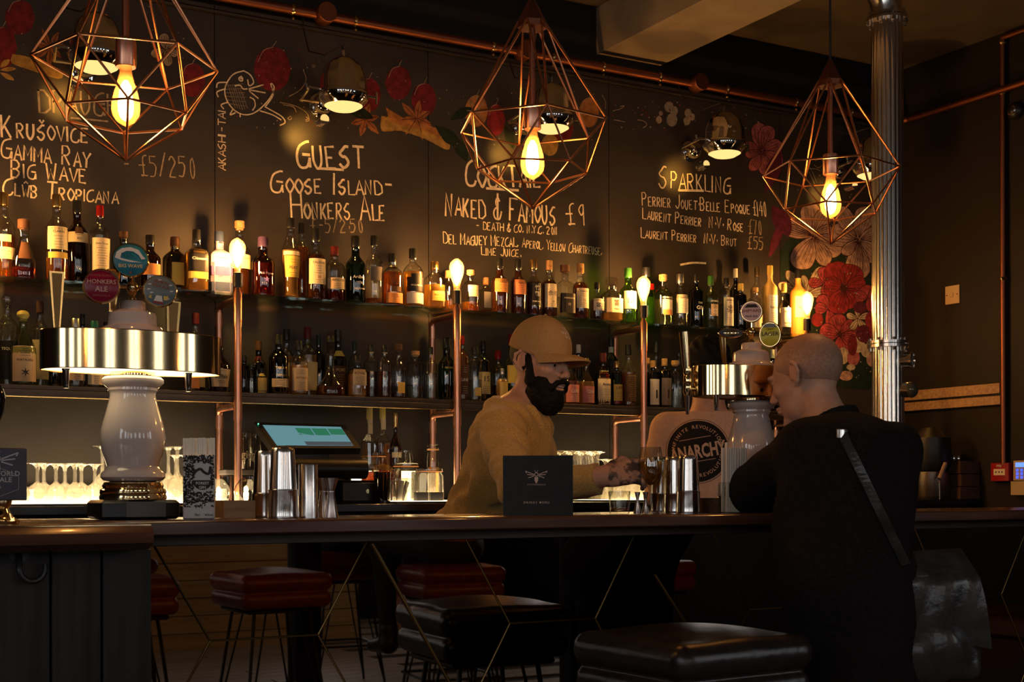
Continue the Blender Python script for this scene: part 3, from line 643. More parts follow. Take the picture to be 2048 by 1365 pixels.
# glowing light boxes behind the glassware
LED2 = emit('warm_led_tray', (1, .72, .38), 5.0); LED = emit('warm_led_panel', (1, .72, .36), 9.0)
for k, (xa, xb, yt, lb) in enumerate(((-60, 425, 975, 'glowing light box behind the upturned glasses at the left'), (700, 880, 940, 'glowing light box behind the storage jars'), (1120, 1330, 935, 'glowing light box behind the stacked glasses at the right'))):
    a, b_ = W(xa, 1000, 6.07), W(xb, yt, 6.07); t = thing('light_box', lb, 'light', (0, 0, BB)); zt = b_.z-BB; MB().bbox(a.x, b_.x, 5.535, 6.066, 0, .009, .002).build('base_tray', BLACK, t); MB().box(a.x+.005, b_.x-.005, 5.54, 6.06, .009, .0115).build('base_diffuser', LED2, t, False)
    MB().bbox(a.x, b_.x, 6.075, 6.12, .0, zt, .003).build('casing', BLACK, t); MB().box(a.x+.01, b_.x-.01, 6.068, 6.075, .012, zt-.008).build('diffuser', LED, t, False)

# pole lamps (copper posts with a bulb on top)
BULBG = glass('amber_bulb_glass', (1, .80, .50), (.85, .42, .12), .8, .10, (1, .5, .15))
CORE = emit('bulb_filament_glow', (1, .56, .22), 640)
CORE2 = emit('pendant_filament_glow', (1, .52, .19), 210)
def bulb_parts(parent, z, k=1.0, up=True, core=None):
    """squirrel-cage bulb, base at z; points up or down"""
    s = 1 if up else -1
    prof = [(.013, 0), (.014, .02), (.019, .04), (.026, .062), (.031, .085), (.032, .10), (.029, .115), (.020, .128), (.008, .136), (.001, .139)]
    b_ = MB().lathe([(r*k, s*h*k) for r, h in prof], (0, 0, z), 22).build('bulb_glass', BULBG, parent)
    MB().lathe([(.004*k, s*.036*k), (.012*k, s*.05*k), (.0175*k, s*.09*k), (.013*k, s*.114*k), (.003*k, s*.12*k)], (0, 0, z), 12).build('filament', core or CORE, b_)
def pole(name, label, x, top=True):
    t = thing(name, label, 'lamp', (x, 5.765, BB), 0, 'copper post lamps in front of the bottle shelves')
    zt = 2.055-BB
    MB().lathe([(.017, 0), (.017, zt-.02)], (0, 0, 0), 14).build('pole', COPPER, t)
    MB().lathe([(.0195, zt-.16), (.0195, zt-.015), (.012, zt), (.010, zt+.03)], (0, 0, 0), 14).build('upper_sleeve', COPPER, t)
    MB().lathe([(.0195, .37), (.0195, .455)], (0, 0, 0), 14).build('sleeve', COPPER, t)
    MB().lathe([(.0, 0), (.032, 0), (.032, .006), (.02, .012)], (0, 0, 0), 16).build('foot_flange', COPPER, t)
    for z in (2.015-BB, 1.545-BB): 
        MB().tube([(0, 0, z), (0, .12, z), (0, .245, z), (0, .262, z-.012), (0, .265, z-.04)], .016, 12).lathe([(.019, -.09), (.019, -.03)], (0, .265, z), 12).build('cross_arm', COPPER, t)
    MB().lathe([(.016, 0), (.016, 2.0-BB)], (0, .265, 0), 12).build('rear_pole', COPPER, t)
    MB().lathe([(.006, zt+.01), (.021, zt+.012), (.021, zt+.075), (.016, zt+.078)], (0, 0, 0), 16).build('lamp_socket', BLACK, t)
    bulb_parts(t, zt+.075, 1.12, True)
for px, lb in ((-54, 'copper post lamp just outside the left edge lighting the first bottles'), (474, 'copper post lamp lit in front of the tall corked bottle left of centre'), (912, 'copper post lamp lit left of the bartender\'s cap'), (1285, 'copper post lamp lit against the bright green gin bottle'), (1612, 'copper post lamp lit above the shaven customer\'s head')):
    pole('post_lamp', lb, W(px, 700, 5.775).x)

# ============================================================ BOTTLES
def gl(nm): 
    D = {'clear': ((.88, .88, .84), (.25, .23, .20)), 'green': ((.10, .22, .10), (.02, .05, .02)), 'lime': ((.45, .75, .12), (.10, .25, .02)), 'brown': ((.30, .13, .05), (.05, .02, .01)), 'dark': ((.05, .04, .03), (.015, .012, .01)),
         'olive': ((.16, .15, .04), (.04, .035, .01)), 'pale': ((.75, .86, .60), (.22, .28, .14))}
    return glass('bottle_glass_'+nm, *D[nm])
def lq(nm):
    D = {'amber': ((.85, .38, .07), (.9, .42, .08)), 'gold': ((.95, .70, .28), (.95, .6, .2)), 'dram': ((.98, .72, .22), (1, .62, .12)), 'red': ((.45, .05, .03), (.4, .04, .03)), 'brown': ((.38, .12, .03), (.4, .13, .03)), 'rose': ((.85, .40, .26), (.8, .35, .22)), 'pink': ((.9, .5, .4), (.8, .35, .25)), 'water': ((.9, .9, .86), (.6, .6, .55)), 'lime': ((.5, .8, .2), (.4, .6, .1))}
    return glass('liquid_'+nm, D[nm][0], tuple(c*.45 for c in D[nm][0]), .6, (.36 if nm == 'gold' else .22 if nm == 'dram' else .24) if nm != 'water' else .04, D[nm][1])
SHP = {  # body end, neck start, neck radius, cap start, foot, shoulder curve, square
    'wine': (.60, .76, .36, .86, 0, 1.0, 0), 'tall': (.66, .80, .34, .87, 0, 1.2, 0), 'stout': (.56, .72, .40, .84, 0, .8, 0), 'round': (.60, .76, .34, .84, 0, .55, 0), 'taper': (.42, .86, .40, .88, 0, 1.6, 0),
    'sq': (.62, .72, .36, .82, 0, .6, 1.0), 'cyl': (.74, .80, .40, .86, 0, .5, 0), 'bell': (.45, .78, .30, .86, 0, 1.0, 0), 'hib': (.58, .70, .42, .74, 0, .5, .6), 'ship': (.16, .42, .24, .90, 0, .9, 0), 'tear': (.34, .68, .38, .80, 0, 1.5, .0), 'mini': (.52, .70, .36, .84, 0, .7, 0)}
def bottle(label, px, ytop, wpx, shape, g, liquid, level, cap, lc=None, lz=(.18, .5), txt=(), row=0, shelf=1, nm='bottle', capx=1.15, group=None, depth=None, squash=1.0, knob=None, extra=None, base=None, ang=62):
    zb = {1: SH1, 2: SH2, 3: BB}[shelf] if base is None else base
    Y = depth or {0: 5.875, 1: 5.995, 2: 6.06}[row]; top = W(px, ytop, Y); H = top.z-zb; R = M(wpx, top)/2*.97
    t = thing(nm, label, 'bottle', (top.x, Y, zb+.0005), 0, group)
    be, ns, nr, cs, _, cv, sq = SHP[shape]; prof = [(R*.6, 0.0), (R*.93, .003), (R, .012)]
    pts = []
    if shape == 'ship': pts = [(R, H*.10), (R*.96, H*.17), (R*.62, H*.26), (R*.34, H*.36), (R*nr, H*.45)]
    elif shape == 'tear': pts = [(R, H*.16), (R*.97, H*.28), (R*.75, H*.45), (R*.50, H*.58), (R*nr, H*.68)]
    elif shape == 'taper': pts = [(R*.86, H*.05), (R*.80, H*.15), (R, H*.5), (R*.97, H*.6), (R*.66, H*.7), (R*nr, H*.8)]
    else:
        pts = [(R, H*be)]
        for i in range(1, 7):
            u = i/6; pts.append((R*(nr+(1-nr)*(cos(u*PI)*.5+.5)**cv), H*(be+(ns-be)*u)))
    prof += pts+[(R*nr, H*cs), (R*nr*1.08, H*cs+.002), (R*nr*1.08, H*cs+.006), (R*nr*.8, H*cs+.007)]
    MB().lathe(prof, (0, 0, 0), 20, sq=sq, sy=squash).build('glass_body', g if not isinstance(g, str) else gl(g), t)
    def rat(z):
        for i in range(len(prof)-1):
            if prof[i][1] <= z <= prof[i+1][1]:
                u = (z-prof[i][1])/max(1e-6, prof[i+1][1]-prof[i][1]); return prof[i][0]*(1-u)+prof[i+1][0]*u
        return R*nr
    if liquid:
        q = [(r-.0022, z) for r, z in prof if .003 < z < H*level]; q = [(max(.004, R*.55), .004)]+q+[(rat(H*level)-.0022, H*level), (.002, H*level)]
        MB().lathe(q, (0, 0, 0), 18, sq=sq, sy=squash).build('liquid', lq(liquid), t)
    cm = cap; cr_ = R*nr*capx
    if knob == 'ball': MB().lathe([(R*nr, H*cs), (R*nr*1.1, H*cs+.004), (R*nr*.8, H*(cs+.02)), (R*.42, H*(cs+.05)), (R*.5, H*(cs+.085)), (R*.42, H*(cs+.12)), (R*.2, H), (.001, H)], (0, 0, 0), 14).build('stopper', cm, t)
    elif knob == 'block': MB().lathe([(R*nr, H*cs), (R*nr, H*(cs+.08))], (0, 0, 0), 12).bbox(-R*.62, R*.62, -R*.3, R*.3, H*(cs+.1), H, .004).build('stopper', cm, t)
    elif knob == 'cork': MB().lathe([(R*nr*.95, H*cs+.007), (R*nr*1.0, H*(cs+.05)), (cr_*1.12, H*(cs+.055)), (cr_*1.12, H-.001), (cr_, H)], (0, 0, 0), 16).build('cork', cm, t)
    else:
        MB().lathe([(cr_*.96, H*cs-.002), (cr_, H*cs), (cr_, H*cs+.003), (cr_*.98, H*.985), (cr_*.9, H)], (0, 0, 0), 16).build('cap', cm, t)
    def wrap(rr, a0=0.0):
        def f(x, y): 
            r = rat(y)+rr; a = x/R+a0
            if sq: k = 1/((abs(sin(a))**(2+sq*6)+abs(cos(a))**(2+sq*6))**(1/(2+sq*6))); r *= k
            return (r*sin(a), -r*cos(a)*squash, y)
        return f
    def lab(z0, z1, mat, an=ang, rr=.0006, name='label', a0=0.0, rows=4):
        mb = MB(); n = 10; f = wrap(rr, a0); A = math.radians(an)*R; vs = []
        for j in range(rows+1):
            for i in range(n+1): vs.append(f(-A+2*A*i/n, H*(z0+(z1-z0)*j/rows)))
        fs = [(j*(n+1)+i, j*(n+1)+i+1, (j+1)*(n+1)+i+1, (j+1)*(n+1)+i) for j in range(rows) for i in range(n)]
        mb.add(vs, fs); return mb.build(name, mat, t)
    lo = None
    if lc is not None:
        if isinstance(lc, str) and lc == 'oval': pass
        else: lo = lab(lz[0], lz[1], lc)
    if extra:
        for e in extra: lab(*e)
    for (s_, z, sz, m) in txt:
        mb = MB(); vs, fs = text_data(s_); wd_ = max([abs(v[0]) for v in vs] or [1])*2; size = sz*H; mx_ = 1.32*R
        k = min(1.0, mx_/(wd_*size)) ; text(mb, s_, wrap(.0012), size*max(k, .55), 0, H*z, sx=min(1, k/max(k, .55)) if k < .55 else 1.0)
        mb.build('lettering', m, lo if lo is not None else t, False)
    # fine print as thin dark rules on paper labels
    if lo is not None and lc in (PAPER, WHITEP) or (lo is not None and len(txt) and lc not in (BLACKL,)):
        mb = MB(); f = wrap(.001); n = 0; z = lz[0]+.02
        while z < lz[1]-.02:
            if all(abs(z-(tz+.3*ts)) > ts*.8 for (_, tz, ts, _) in txt):
                L_ = R*random.uniform(.25, .6); vs = [f(-L_+2*L_*i/6, H*z+d) for d in (0, .0012) for i in range(7)]; mb.add(vs, [(i, i+1, i+8, i+7) for i in range(6)])
            z += .032
        if mb.v: mb.build('fine_print', txt[0][3] if txt else INK, lo, False)
    return t
BLACKL = flat('black_label', (.012, .010, .010), .5); GREYL = flat('grey_label', (.16, .14, .13)); ORL = flat('orange_label', (.72, .30, .10)); YL = flat('yellow_label', (.75, .52, .12)); BEIGE = flat('beige_label', (.50, .40, .27))
REDW = flat('red_wax', (.24, .010, .008), .25); GOLD = principled('gold_foil', (.85, .55, .18), .25, 1.0); CORKM = noisy(flat('cork', (.5, .28, .12), .8), 80, (.42, .22, .10), (.58, .34, .16)); WINE = flat('wine_red_foil', (.12, .015, .015), .35)
BLKC = principled('black_cap', (.012, .012, .012), .3); NAVY = flat('navy_label', (.03, .05, .12)); LILAC = noisy(flat('lilac_ceramic', (.25, .2, .35), .35), 12, (.10, .09, .20), (.42, .36, .50), (1, 1, 2.5)); GREENL = flat('green_label', (.05, .16, .07)); GRNC = flat('green_cap', (.04, .16, .03), .3)
SILV = principled('silver_foil', (.7, .68, .66), .3, 1.0); BRNL = flat('brown_label', (.10, .045, .025)); PINKL = flat('pink_label', (.55, .2, .18)); YWAX = flat('yellow_wax', (.55, .42, .12), .4); FROST = principled('frosted_bottle', (.72, .48, .16), .35); FROSTO = principled('frosted_orange_bottle', (.75, .30, .05), .35)
U = 'bottle'
bt = bottle
bt('tall amber bottle cut by the left edge of the upper shelf', 8, 386, 44, 'wine', 'clear', 'amber', .52, GOLD, PAPER, (.25, .38), [], nm='whiskey_bottle', extra=[(.44, .52, PAPER, 30)], depth=5.99)
bt('flat teardrop bottle with wide dark stopper and ragged dark label', 48, 440, 52, 'tear', 'clear', 'red', .2, BRNL, BRNL, (.34, .62), [], knob='cork', squash=.7, nm='rum_bottle', ang=36)
bt('tall clear bottle with gold foil neck and large cream label', 113, 390, 45, 'wine', 'clear', 'amber', .27, GOLD, PAPER, (.36, .62), [('CLAIRIN', .55, .035, INK)], nm='rum_bottle', extra=[(.26, .33, YL, 58)])
bt('dark brandy bottle with cream label and round seal', 154, 402, 45, 'wine', 'brown', 'brown', .7, BLKC, PAPER, (.50, .62), [('XO', .53, .04, INK)], nm='brandy_bottle', extra=[(.60, .68, BRNL, 22, .0012)], depth=5.96)
bt('clear bottle with red wax top and long cream label', 200, 412, 40, 'tall', 'clear', None, 0, REDW, PAPER, (.08, .58), [('Santa Teresa', .5, .045, INK)], nm='rum_bottle')
bt('dark capped bottle half hidden by the teal badge', 247, 464, 36, 'stout', 'dark', None, 0, BRNL, BLACKL, (.2, .5), [], nm='liqueur_bottle', knob='cork')
bt('dark bottle with small orange label right of the teal badge', 300, 471, 42, 'stout', 'brown', 'red', .5, BLKC, ORL, (.24, .45), [], nm='rum_bottle')
bt('wide olive bottle with gold neck and yellow side label', 350, 475, 50, 'round', 'olive', None, 0, BRNL, YL, (.12, .52), [], nm='rum_bottle', ang=30, extra=[(.78, .86, GOLD, 180)], depth=5.94)
bt('clear rum bottle with black label over a yellow band', 393, 460, 41, 'sq', 'clear', 'gold', .68, BLKC, BLACKL, (.32, .66), [('Clément', .5, .075, WHITEP)], nm='rum_bottle', extra=[(.2, .31, YL, 70)])
bt('lilac and navy patterned opaque bottle with dark neck', 438, 464, 46, 'sq', LILAC, None, 0, NAVY, flat('lilac_label', (.5, .42, .5)), (.5, .66), [('Clément', .56, .05, INK)], nm='rum_bottle', extra=[(.30, .44, flat('violet_band', (.13, .06, .22)), 80), (.06, .2, NAVY, 80)], depth=5.95)
bt('clear cork topped bottle standing behind the lit post bulb left of centre', 479, 443, 44, 'wine', 'clear', 'brown', .45, CORKM, PAPER, (.38, .56), [('KARUKERA', .5, .04, INK)], row=1, nm='rum_bottle', knob='cork')
bt('squat amber bottle with silver and violet script and purple neck bands', 526, 475, 47, 'stout', 'brown', 'amber', .55, flat('purple_cap', (.045, .025, .07), .3), None, txt=[('Pink Pigeon', .36, .07, SILV), ('★', .24, .1, flat('violet_print', (.25, .15, .45)))], nm='whisky_bottle')
bt('tall narrow waisted bottle with black scrollwork label under the HONKERS lettering', 581, 437, 38, 'taper', 'clear', 'gold', .6, BLKC, YL, (.26, .52), [('PEAT', .36, .05, INK)], nm='liqueur_bottle', extra=[(.53, .58, PAPER, 70)])
bt('amber bottle hidden behind the tall waisted bottle', 603, 447, 34, 'tall', 'clear', 'amber', .7, BLKC, None, row=1, nm='liqueur_bottle')
bt('dark amber whisky bottle with black cap and cream label marked 10', 631, 458, 41, 'stout', 'clear', 'brown', .63, BLKC, PAPER, (.22, .57), [('TALISKER', .50, .055, INK), ('10', .30, .05, REDW)], nm='whisky_bottle')
bt('squat clear whisky bottle with wine red cap and low beige label', 669, 494, 44, 'round', 'clear', 'red', .2, WINE, BEIGE, (.22, .42), [('ABERLOUR', .36, .05, INK)], nm='whisky_bottle')
bt('dark green whisky bottle with white lettering on the glass', 711, 473, 41, 'stout', 'green', None, 0, BLKC, None, txt=[('Ardbeg', .36, .11, WHITEP), ('TEN', .28, .05, WHITEP), ('The Ultimate', .2, .04, WHITEP)], nm='whisky_bottle')
bt('tall clear bottle with black cap and square grey label', 748, 472, 35, 'wine', 'clear', 'amber', .09, BLKC, GREYL, (.34, .54), [], nm='rum_bottle', ang=48)
bt('orange whiskey bottle with silver neck left of the black labelled one', 785, 508, 42, 'round', 'clear', 'amber', .64, BLKC, ORL, (.05, .24), [('OLD', .4, .07, INK)], nm='whiskey_bottle', extra=[(.26, .36, BRNL, 30), (.74, .84, SILV, 180)])
bt('pale amber whisky bottle with arched black label over white', 826, 498, 42, 'round', 'clear', 'gold', .6, BLKC, BLACKL, (.26, .50), [('WOLFBURN', .35, .055, WHITEP)], nm='whisky_bottle', extra=[(.06, .24, WHITEP, 64), (.49, .56, BLACKL, 36)])
bt('round clear whisky bottle with gold cap glowing beside the bulb', 869, 524, 46, 'round', 'clear', 'gold', .5, GOLD, YL, (.16, .36), [('ROUND', .26, .06, INK)], nm='whisky_bottle', ang=40)
bt('small clear bottle half hidden by the bulb left of the bartender', 897, 542, 36, 'round', 'clear', 'amber', .3, CORKM, None, row=1, nm='whisky_bottle')
bt('clear bottle with cork and round cream label just right of the bulb', 941, 541, 36, 'round', 'clear', 'amber', .22, CORKM, PAPER, (.35, .62), [], row=0, nm='whisky_bottle', knob='cork', ang=38)
bt('small square clear bottle with pale grey label', 972, 556, 30, 'sq', 'clear', 'red', .12, CORKM, flat('pale_grey_label', (.42, .40, .38)), (.18, .6), [], nm='gin_bottle', ang=40, depth=5.95)
bt('dark bottle with pale orange label between two corked ones', 999, 517, 36, 'stout', 'clear', 'brown', .8, BLKC, ORL, (.38, .62), [('NIKKA', .54, .05, INK)], nm='whisky_bottle')
bt('dark bottle with salmon pink label above the cap of the bartender', 1036, 519, 34, 'stout', 'clear', 'brown', .8, BLKC, flat('salmon_label', (.68, .24, .12)), (.36, .62), [('NIKKA', .54, .05, INK)], nm='whisky_bottle')
bt('black labelled bottle with pale brush characters and gold cap', 1067, 520, 32, 'stout', 'clear', 'brown', .6, GOLD, BLACKL, (.18, .58), [('竹', .46, .1, WHITEP), ('鶴', .35, .1, WHITEP), ('PURE MALT', .24, .04, WHITEP)], nm='whisky_bottle')
bt('cream labelled bottle with two large black brush characters', 1098, 522, 33, 'stout', 'clear', 'brown', .65, CORKM, PAPER, (.17, .58), [('余市', .38, .17, INK), ('10', .25, .05, INK)], nm='whisky_bottle')
bt('clear bottle with wide dark wooden stopper and dark label marked 12', 1130, 531, 33, 'sq', 'clear', 'water', .4, BRNL, BLACKL, (.1, .46), [('AGUACATE', .36, .05, WHITEP), ('12', .24, .06, WHITEP)], nm='rum_bottle', knob='cork', capx=1.5)
bt('dark amber bottle with amber neck and cream label marked 12', 1161, 528, 33, 'stout', 'clear', 'brown', .66, CORKM, PAPER, (.2, .55), [('YAMAZAKI', .48, .045, INK), ('12', .32, .06, INK)], nm='whisky_bottle')
bt('short bottle with black cap and white label with brush script', 1194, 566, 29, 'mini', 'clear', 'brown', .55, BLKC, WHITEP, (.28, .58), [('富士', .38, .14, INK)], nm='whisky_bottle', depth=5.91)
bt('faceted clear bottle with big square glass stopper', 1223, 556, 38, 'hib', 'clear', 'gold', .2, CLEAR, PAPER, (.2, .52), [('響', .36, .15, INK), ('HIBIKI', .26, .05, INK)], nm='whisky_bottle', knob='block')
bt('dark green bottle with cream label left of the green lit bulb', 1256, 537, 35, 'stout', 'lime', 'lime', .4, GRNC, PAPER, (.25, .57), [('白州', .36, .14, INK)], nm='whisky_bottle')
bt('bright green gin bottle glowing directly behind the post bulb', 1292, 536, 35, 'cyl', 'lime', 'lime', .5, SILV, None, row=1, nm='gin_bottle', extra=[(.62, .72, REDW, 30)])
bt('clear greenish gin bottle with round white and orange label', 1326, 550, 39, 'round', 'pale', 'water', .5, CORKM, None, txt=[('PLYMOUTH', .52, .07, WHITEP), ('GIN', .27, .07, ORL)], nm='gin_bottle', knob='cork', extra=[(.22, .50, WHITEP, 40), (.2, .30, ORL, 36, .001)])
bt('clear gin bottle with white neck foil and tall cream label', 1360, 549, 33, 'stout', 'clear', 'water', .5, SILV, WHITEP, (.25, .60), [("PARK'S DRY", .52, .05, INK)], nm='gin_bottle')
bt('black gin bottle with thin white oval outline', 1392, 549, 30, 'tall', 'dark', None, 0, BLKC, None, txt=[('THE', .44, .05, WHITEP), ('GIN', .34, .09, WHITEP)], nm='gin_bottle')
bt('clear green tinted gin bottle with white botanical drawing', 1421, 553, 32, 'round', 'pale', 'water', .5, GRNC, None, txt=[('SIPSMITH', .50, .07, WHITEP), ('❋', .28, .16, WHITEP)], nm='gin_bottle', extra=[(.24, .46, flat('sketch_label', (.45, .36, .28)), 34)])
bt('vodka bottle with tall white label and fern drawing', 1453, 557, 28, 'cyl', 'clear', 'water', .5, BLKC, WHITEP, (.08, .62), [('SIPSMITH', .55, .06, INK), ('✳', .34, .16, INK)], nm='vodka_bottle')
bt('tall black bottle with white cap behind the vodka bottle', 1471, 538, 24, 'tall', 'dark', None, 0, WHITEP, None, row=2, nm='gin_bottle')
bt('dark navy bottle with pale cap left of the pink badge', 1481, 568, 26, 'cyl', glass('navy_glass', (.04, .06, .12), (.02, .02, .05)), None, 0, YWAX, None, txt=[('HAYMAN', .5, .08, SILV)], nm='gin_bottle', row=0)
bt('clear bottle with gold top peeping over the pink badge', 1514, 535, 28, 'tall', 'clear', 'water', .5, GOLD, PAPER, (.2, .4), [], nm='vodka_bottle', row=2)
bt('small clear corked bottle left of the frosted vodka bottle', 1510, 576, 26, 'cyl', 'clear', 'gold', .5, CORKM, PAPER, (.1, .5), [], nm='gin_bottle', knob='cork')
bt('frosted yellow vodka bottle standing tallest near the pink badge', 1540, 532, 30, 'tall', FROST, None, 0, YL, WHITEP, (.14, .56), [('Ketel One', .36, .10, INK)], nm='vodka_bottle', ang=50)
bt('small clear bottle with white label marked with three letters', 1568, 568, 28, 'mini', 'clear', 'water', .5, YWAX, WHITEP, (.14, .52), [('REYKA', .42, .09, INK), ('VODKA', .2, .06, INK)], nm='vodka_bottle')
bt('orange frosted vodka bottle lit by the last post bulb', 1596, 539, 34, 'tall', FROSTO, None, 0, BLKC, PAPER, (.30, .60), [('Ketel One', .42, .09, INK)], nm='vodka_bottle', row=1)
# lower shelf
k2 = dict(shelf=2)
bt('dark tequila bottle with round knob stopper at the left edge of the lower shelf', 14, 592, 46, 'tall', 'clear', 'water', .5, CLEAR, BLACKL, (.08, .5), [('TEQUILA', .4, .06, WHITEP)], knob='ball', nm='tequila_bottle', depth=5.995, **k2)
bt('tequila bottle with wicker ball stopper and arched cream label', 46, 622, 52, 'bell', 'pale', 'water', .5, YWAX, BEIGE, (.05, .52), [('FORTALEZA', .32, .055, INK), ('✶', .12, .14, INK)], knob='ball', nm='tequila_bottle', row=0, **k2)
bt('clear bottle with dark cap and cream label behind the wicker ball one', 80, 603, 38, 'tall', 'clear', 'water', .5, BRNL, BEIGE, (.1, .55), [], row=1, nm='tequila_bottle', **k2)
bt('slim green bottle behind the left brass tap handle', 109, 617, 24, 'tall', 'green', None, 0, GRNC, None, nm='liqueur_bottle', **k2)
bt('clear bottle with pale cap behind the left brass drum', 151, 638, 38, 'stout', 'clear', 'water', .5, SILV, BEIGE, (.1, .4), [('MEZCAL', .3, .08, INK)], nm='mezcal_bottle', **k2)
bt('slim bottle with tall black cap behind the left drum', 165, 629, 26, 'tall', 'dark', None, 0, BLKC, None, row=1, nm='liqueur_bottle', **k2)
bt('bottle with teal ribbed cap behind the left drum', 189, 643, 34, 'stout', 'clear', 'water', .4, flat('teal_cap', (.02, .16, .13), .3), PAPER, (.05, .4), [], nm='tequila_bottle', **k2)
bt('dark bottle low beside the ceramic cap of the left tower', 212, 645, 26, 'stout', 'dark', None, 0, BLKC, PAPER, (.1, .3), [], row=1, nm='liqueur_bottle', **k2)
bt('bottle with dark red cap and clear neck above the right end of the drum', 391, 627, 38, 'tall', 'clear', 'brown', .5, WINE, BEIGE, (.08, .3), [], row=1, nm='whiskey_bottle', **k2)
bt('short bottle with black cap behind the right end of the drum', 382, 664, 34, 'stout', 'clear', 'brown', .5, BLKC, ORL, (.05, .35), [], nm='whiskey_bottle', **k2)
bt('dark sloping bottle with cream script label beside the left rear post', 437, 694, 48, 'taper', 'brown', 'brown', .5, BLKC, BEIGE, (.12, .5), [('Buffalo', .3, .12, INK)], nm='whiskey_bottle', **k2)
bt('dark flask right of the lit post on the lower shelf', 488, 712, 26, 'cyl', 'dark', None, 0, BLKC, None, row=1, nm='liqueur_bottle', **k2)
bt('plain clear bottle with flat top right of the left post', 503, 725, 26, 'cyl', 'clear', 'water', .5, BLKC, None, nm='gin_bottle', depth=5.94, **k2)
bt('brown bottle with wine red neck band', 517, 683, 30, 'stout', 'dark', None, 0, BRNL, None, row=1, nm='whiskey_bottle', extra=[(.62, .72, WINE, 180)], **k2)
bt('tiny dark bottle with gold diagonal label', 523, 737, 22, 'round', 'dark', None, 0, BLKC, YWAX, (.05, .8), [], nm='bitters_bottle', **k2)
bt('black whiskey bottle lettered in gold with a cream lower label', 557, 670, 40, 'round', 'dark', None, 0, BLKC, BEIGE, (.12, .26), [('TEELING', .42, .085, GOLD), ('WHISKEY', .30, .065, GOLD)], nm='whiskey_bottle', **k2)
bt('pale corked whisky bottle standing behind the black and gold one', 573, 659, 30, 'stout', 'clear', 'gold', .6, BLKC, BEIGE, (.3, .5), [], row=1, nm='whisky_bottle', **k2)
bt('whisky bottle with black cap and striped street label', 597, 683, 38, 'round', 'clear', 'gold', .55, BLKC, BEIGE, (.08, .50), [('GREAT KING ST', .3, .08, INK)], nm='whisky_bottle', **k2)
bt('whisky bottle with purple foil and pale label behind the striped one', 615, 655, 40, 'round', 'clear', 'gold', .6, WINE, BEIGE, (.1, .5), [], row=1, nm='whisky_bottle', **k2)
bt('slim black green bottle standing alone before the ship decanter', 637, 671, 26, 'tall', 'dark', None, 0, flat('dark_green_cap', (.02, .05, .04), .4), None, row=2, nm='port_bottle', **k2)
bt('ship decanter with wide dark base and long clear neck', 661, 673, 60, 'ship', 'clear', 'brown', .16, BLKC, None, nm='decanter', **k2)
bt('dark bottle with diagonal neck label behind the ship decanter', 676, 661, 34, 'stout', 'dark', None, 0, BLKC, BRNL, (.2, .48), [('PORT', .4, .06, YWAX)], row=2, nm='port_bottle', extra=[(.62, .7, YWAX, 60)], **k2)
bt('square bottle with plain cream label lettered in capitals', 714, 712, 32, 'sq', 'clear', 'gold', .55, BLKC, BEIGE, (.28, .66), [('KOVAL', .54, .085, INK)], nm='whiskey_bottle', ang=44, **k2)
bt('tall bottle with dark green cap behind the plain square bottle', 709, 684, 26, 'tall', 'clear', 'gold', .5, flat('dark_green_cap', (.02, .05, .04), .4), None, row=1, nm='whiskey_bottle', **k2)
bt('round bottle with grey banded neck, left one of the look-alike pair', 742, 690, 31, 'tall', 'clear', 'brown', .5, BLKC, None, nm='bourbon_bottle', extra=[(.84, .93, BEIGE, 60)], depth=5.93, **k2)
bt('round bottle with grey banded neck, right one of the look-alike pair', 769, 691, 31, 'tall', 'clear', 'brown', .5, BLKC, None, nm='bourbon_bottle', extra=[(.84, .93, BEIGE, 60)], **k2)
bt('clear bottle with mushroom cap and torn yellow label', 797, 689, 31, 'stout', 'clear', 'brown', .12, BRNL, YL, (.1, .3), [], nm='rum_bottle', knob='cork', ang=30, **k2)
bt('broad clear cylindrical bottle with cork behind the jars', 830, 703, 36, 'cyl', 'clear', 'water', .3, CORKM, None, nm='gin_bottle', knob='cork', **k2)
bt('clear bottle with grey neck label left of the middle rear post', 861, 695, 28, 'tall', 'clear', 'water', .5, BLKC, None, nm='gin_bottle', extra=[(.84, .92, BEIGE, 50)], **k2)
bt('large dark green bottle with black neck between the middle posts', 893, 676, 36, 'stout', 'green', None, 0, BLKC, None, txt=[('BENEDICT', .5, .05, YWAX)], nm='liqueur_bottle', **k2)
bt('tall dark bottle with red cap and lettered round label', 925, 672, 24, 'tall', 'clear', 'amber', .8, REDW, BRNL, (.1, .55), [('LINIE', .3, .12, WHITEP)], nm='aquavit_bottle', **k2)
bt('clear straight bottle with black cap and small yellow label', 950, 695, 29, 'cyl', 'clear', 'water', .4, BLKC, YWAX, (.1, .25), [], nm='gin_bottle', ang=30, **k2)
bt('dark bottle with white neck band and pale 15 label', 966, 683, 30, 'tall', 'olive', None, 0, BLKC, BEIGE, (.15, .5), [('15', .35, .12, INK)], row=1, nm='rum_bottle', **k2)
bt('clear bottle with small red cap behind the bartender\'s shoulder', 996, 702, 34, 'round', 'clear', 'brown', .35, REDW, None, nm='vermouth_bottle', depth=6.03, **k2)
bt('gold skull printed bottle behind the bartender\'s shoulder', 1004, 738, 24, 'round', 'clear', 'gold', .7, SILV, YWAX, (.1, .6), [], nm='rum_bottle', ang=50, **k2)
bt('green bottle with bright red cap behind the cap of the bartender', 1023, 669, 32, 'stout', 'lime', None, 0, REDW, YL, (.3, .55), [], row=1, nm='vermouth_bottle', **k2)
bt('pink gin bottle with gold neck beside the bartender\'s beard', 1141, 716, 36, 'bell', 'clear', 'pink', .5, GOLD, PINKL, (.05, .42), [('GIN', .25, .1, WHITEP)], nm='gin_bottle', **k2)
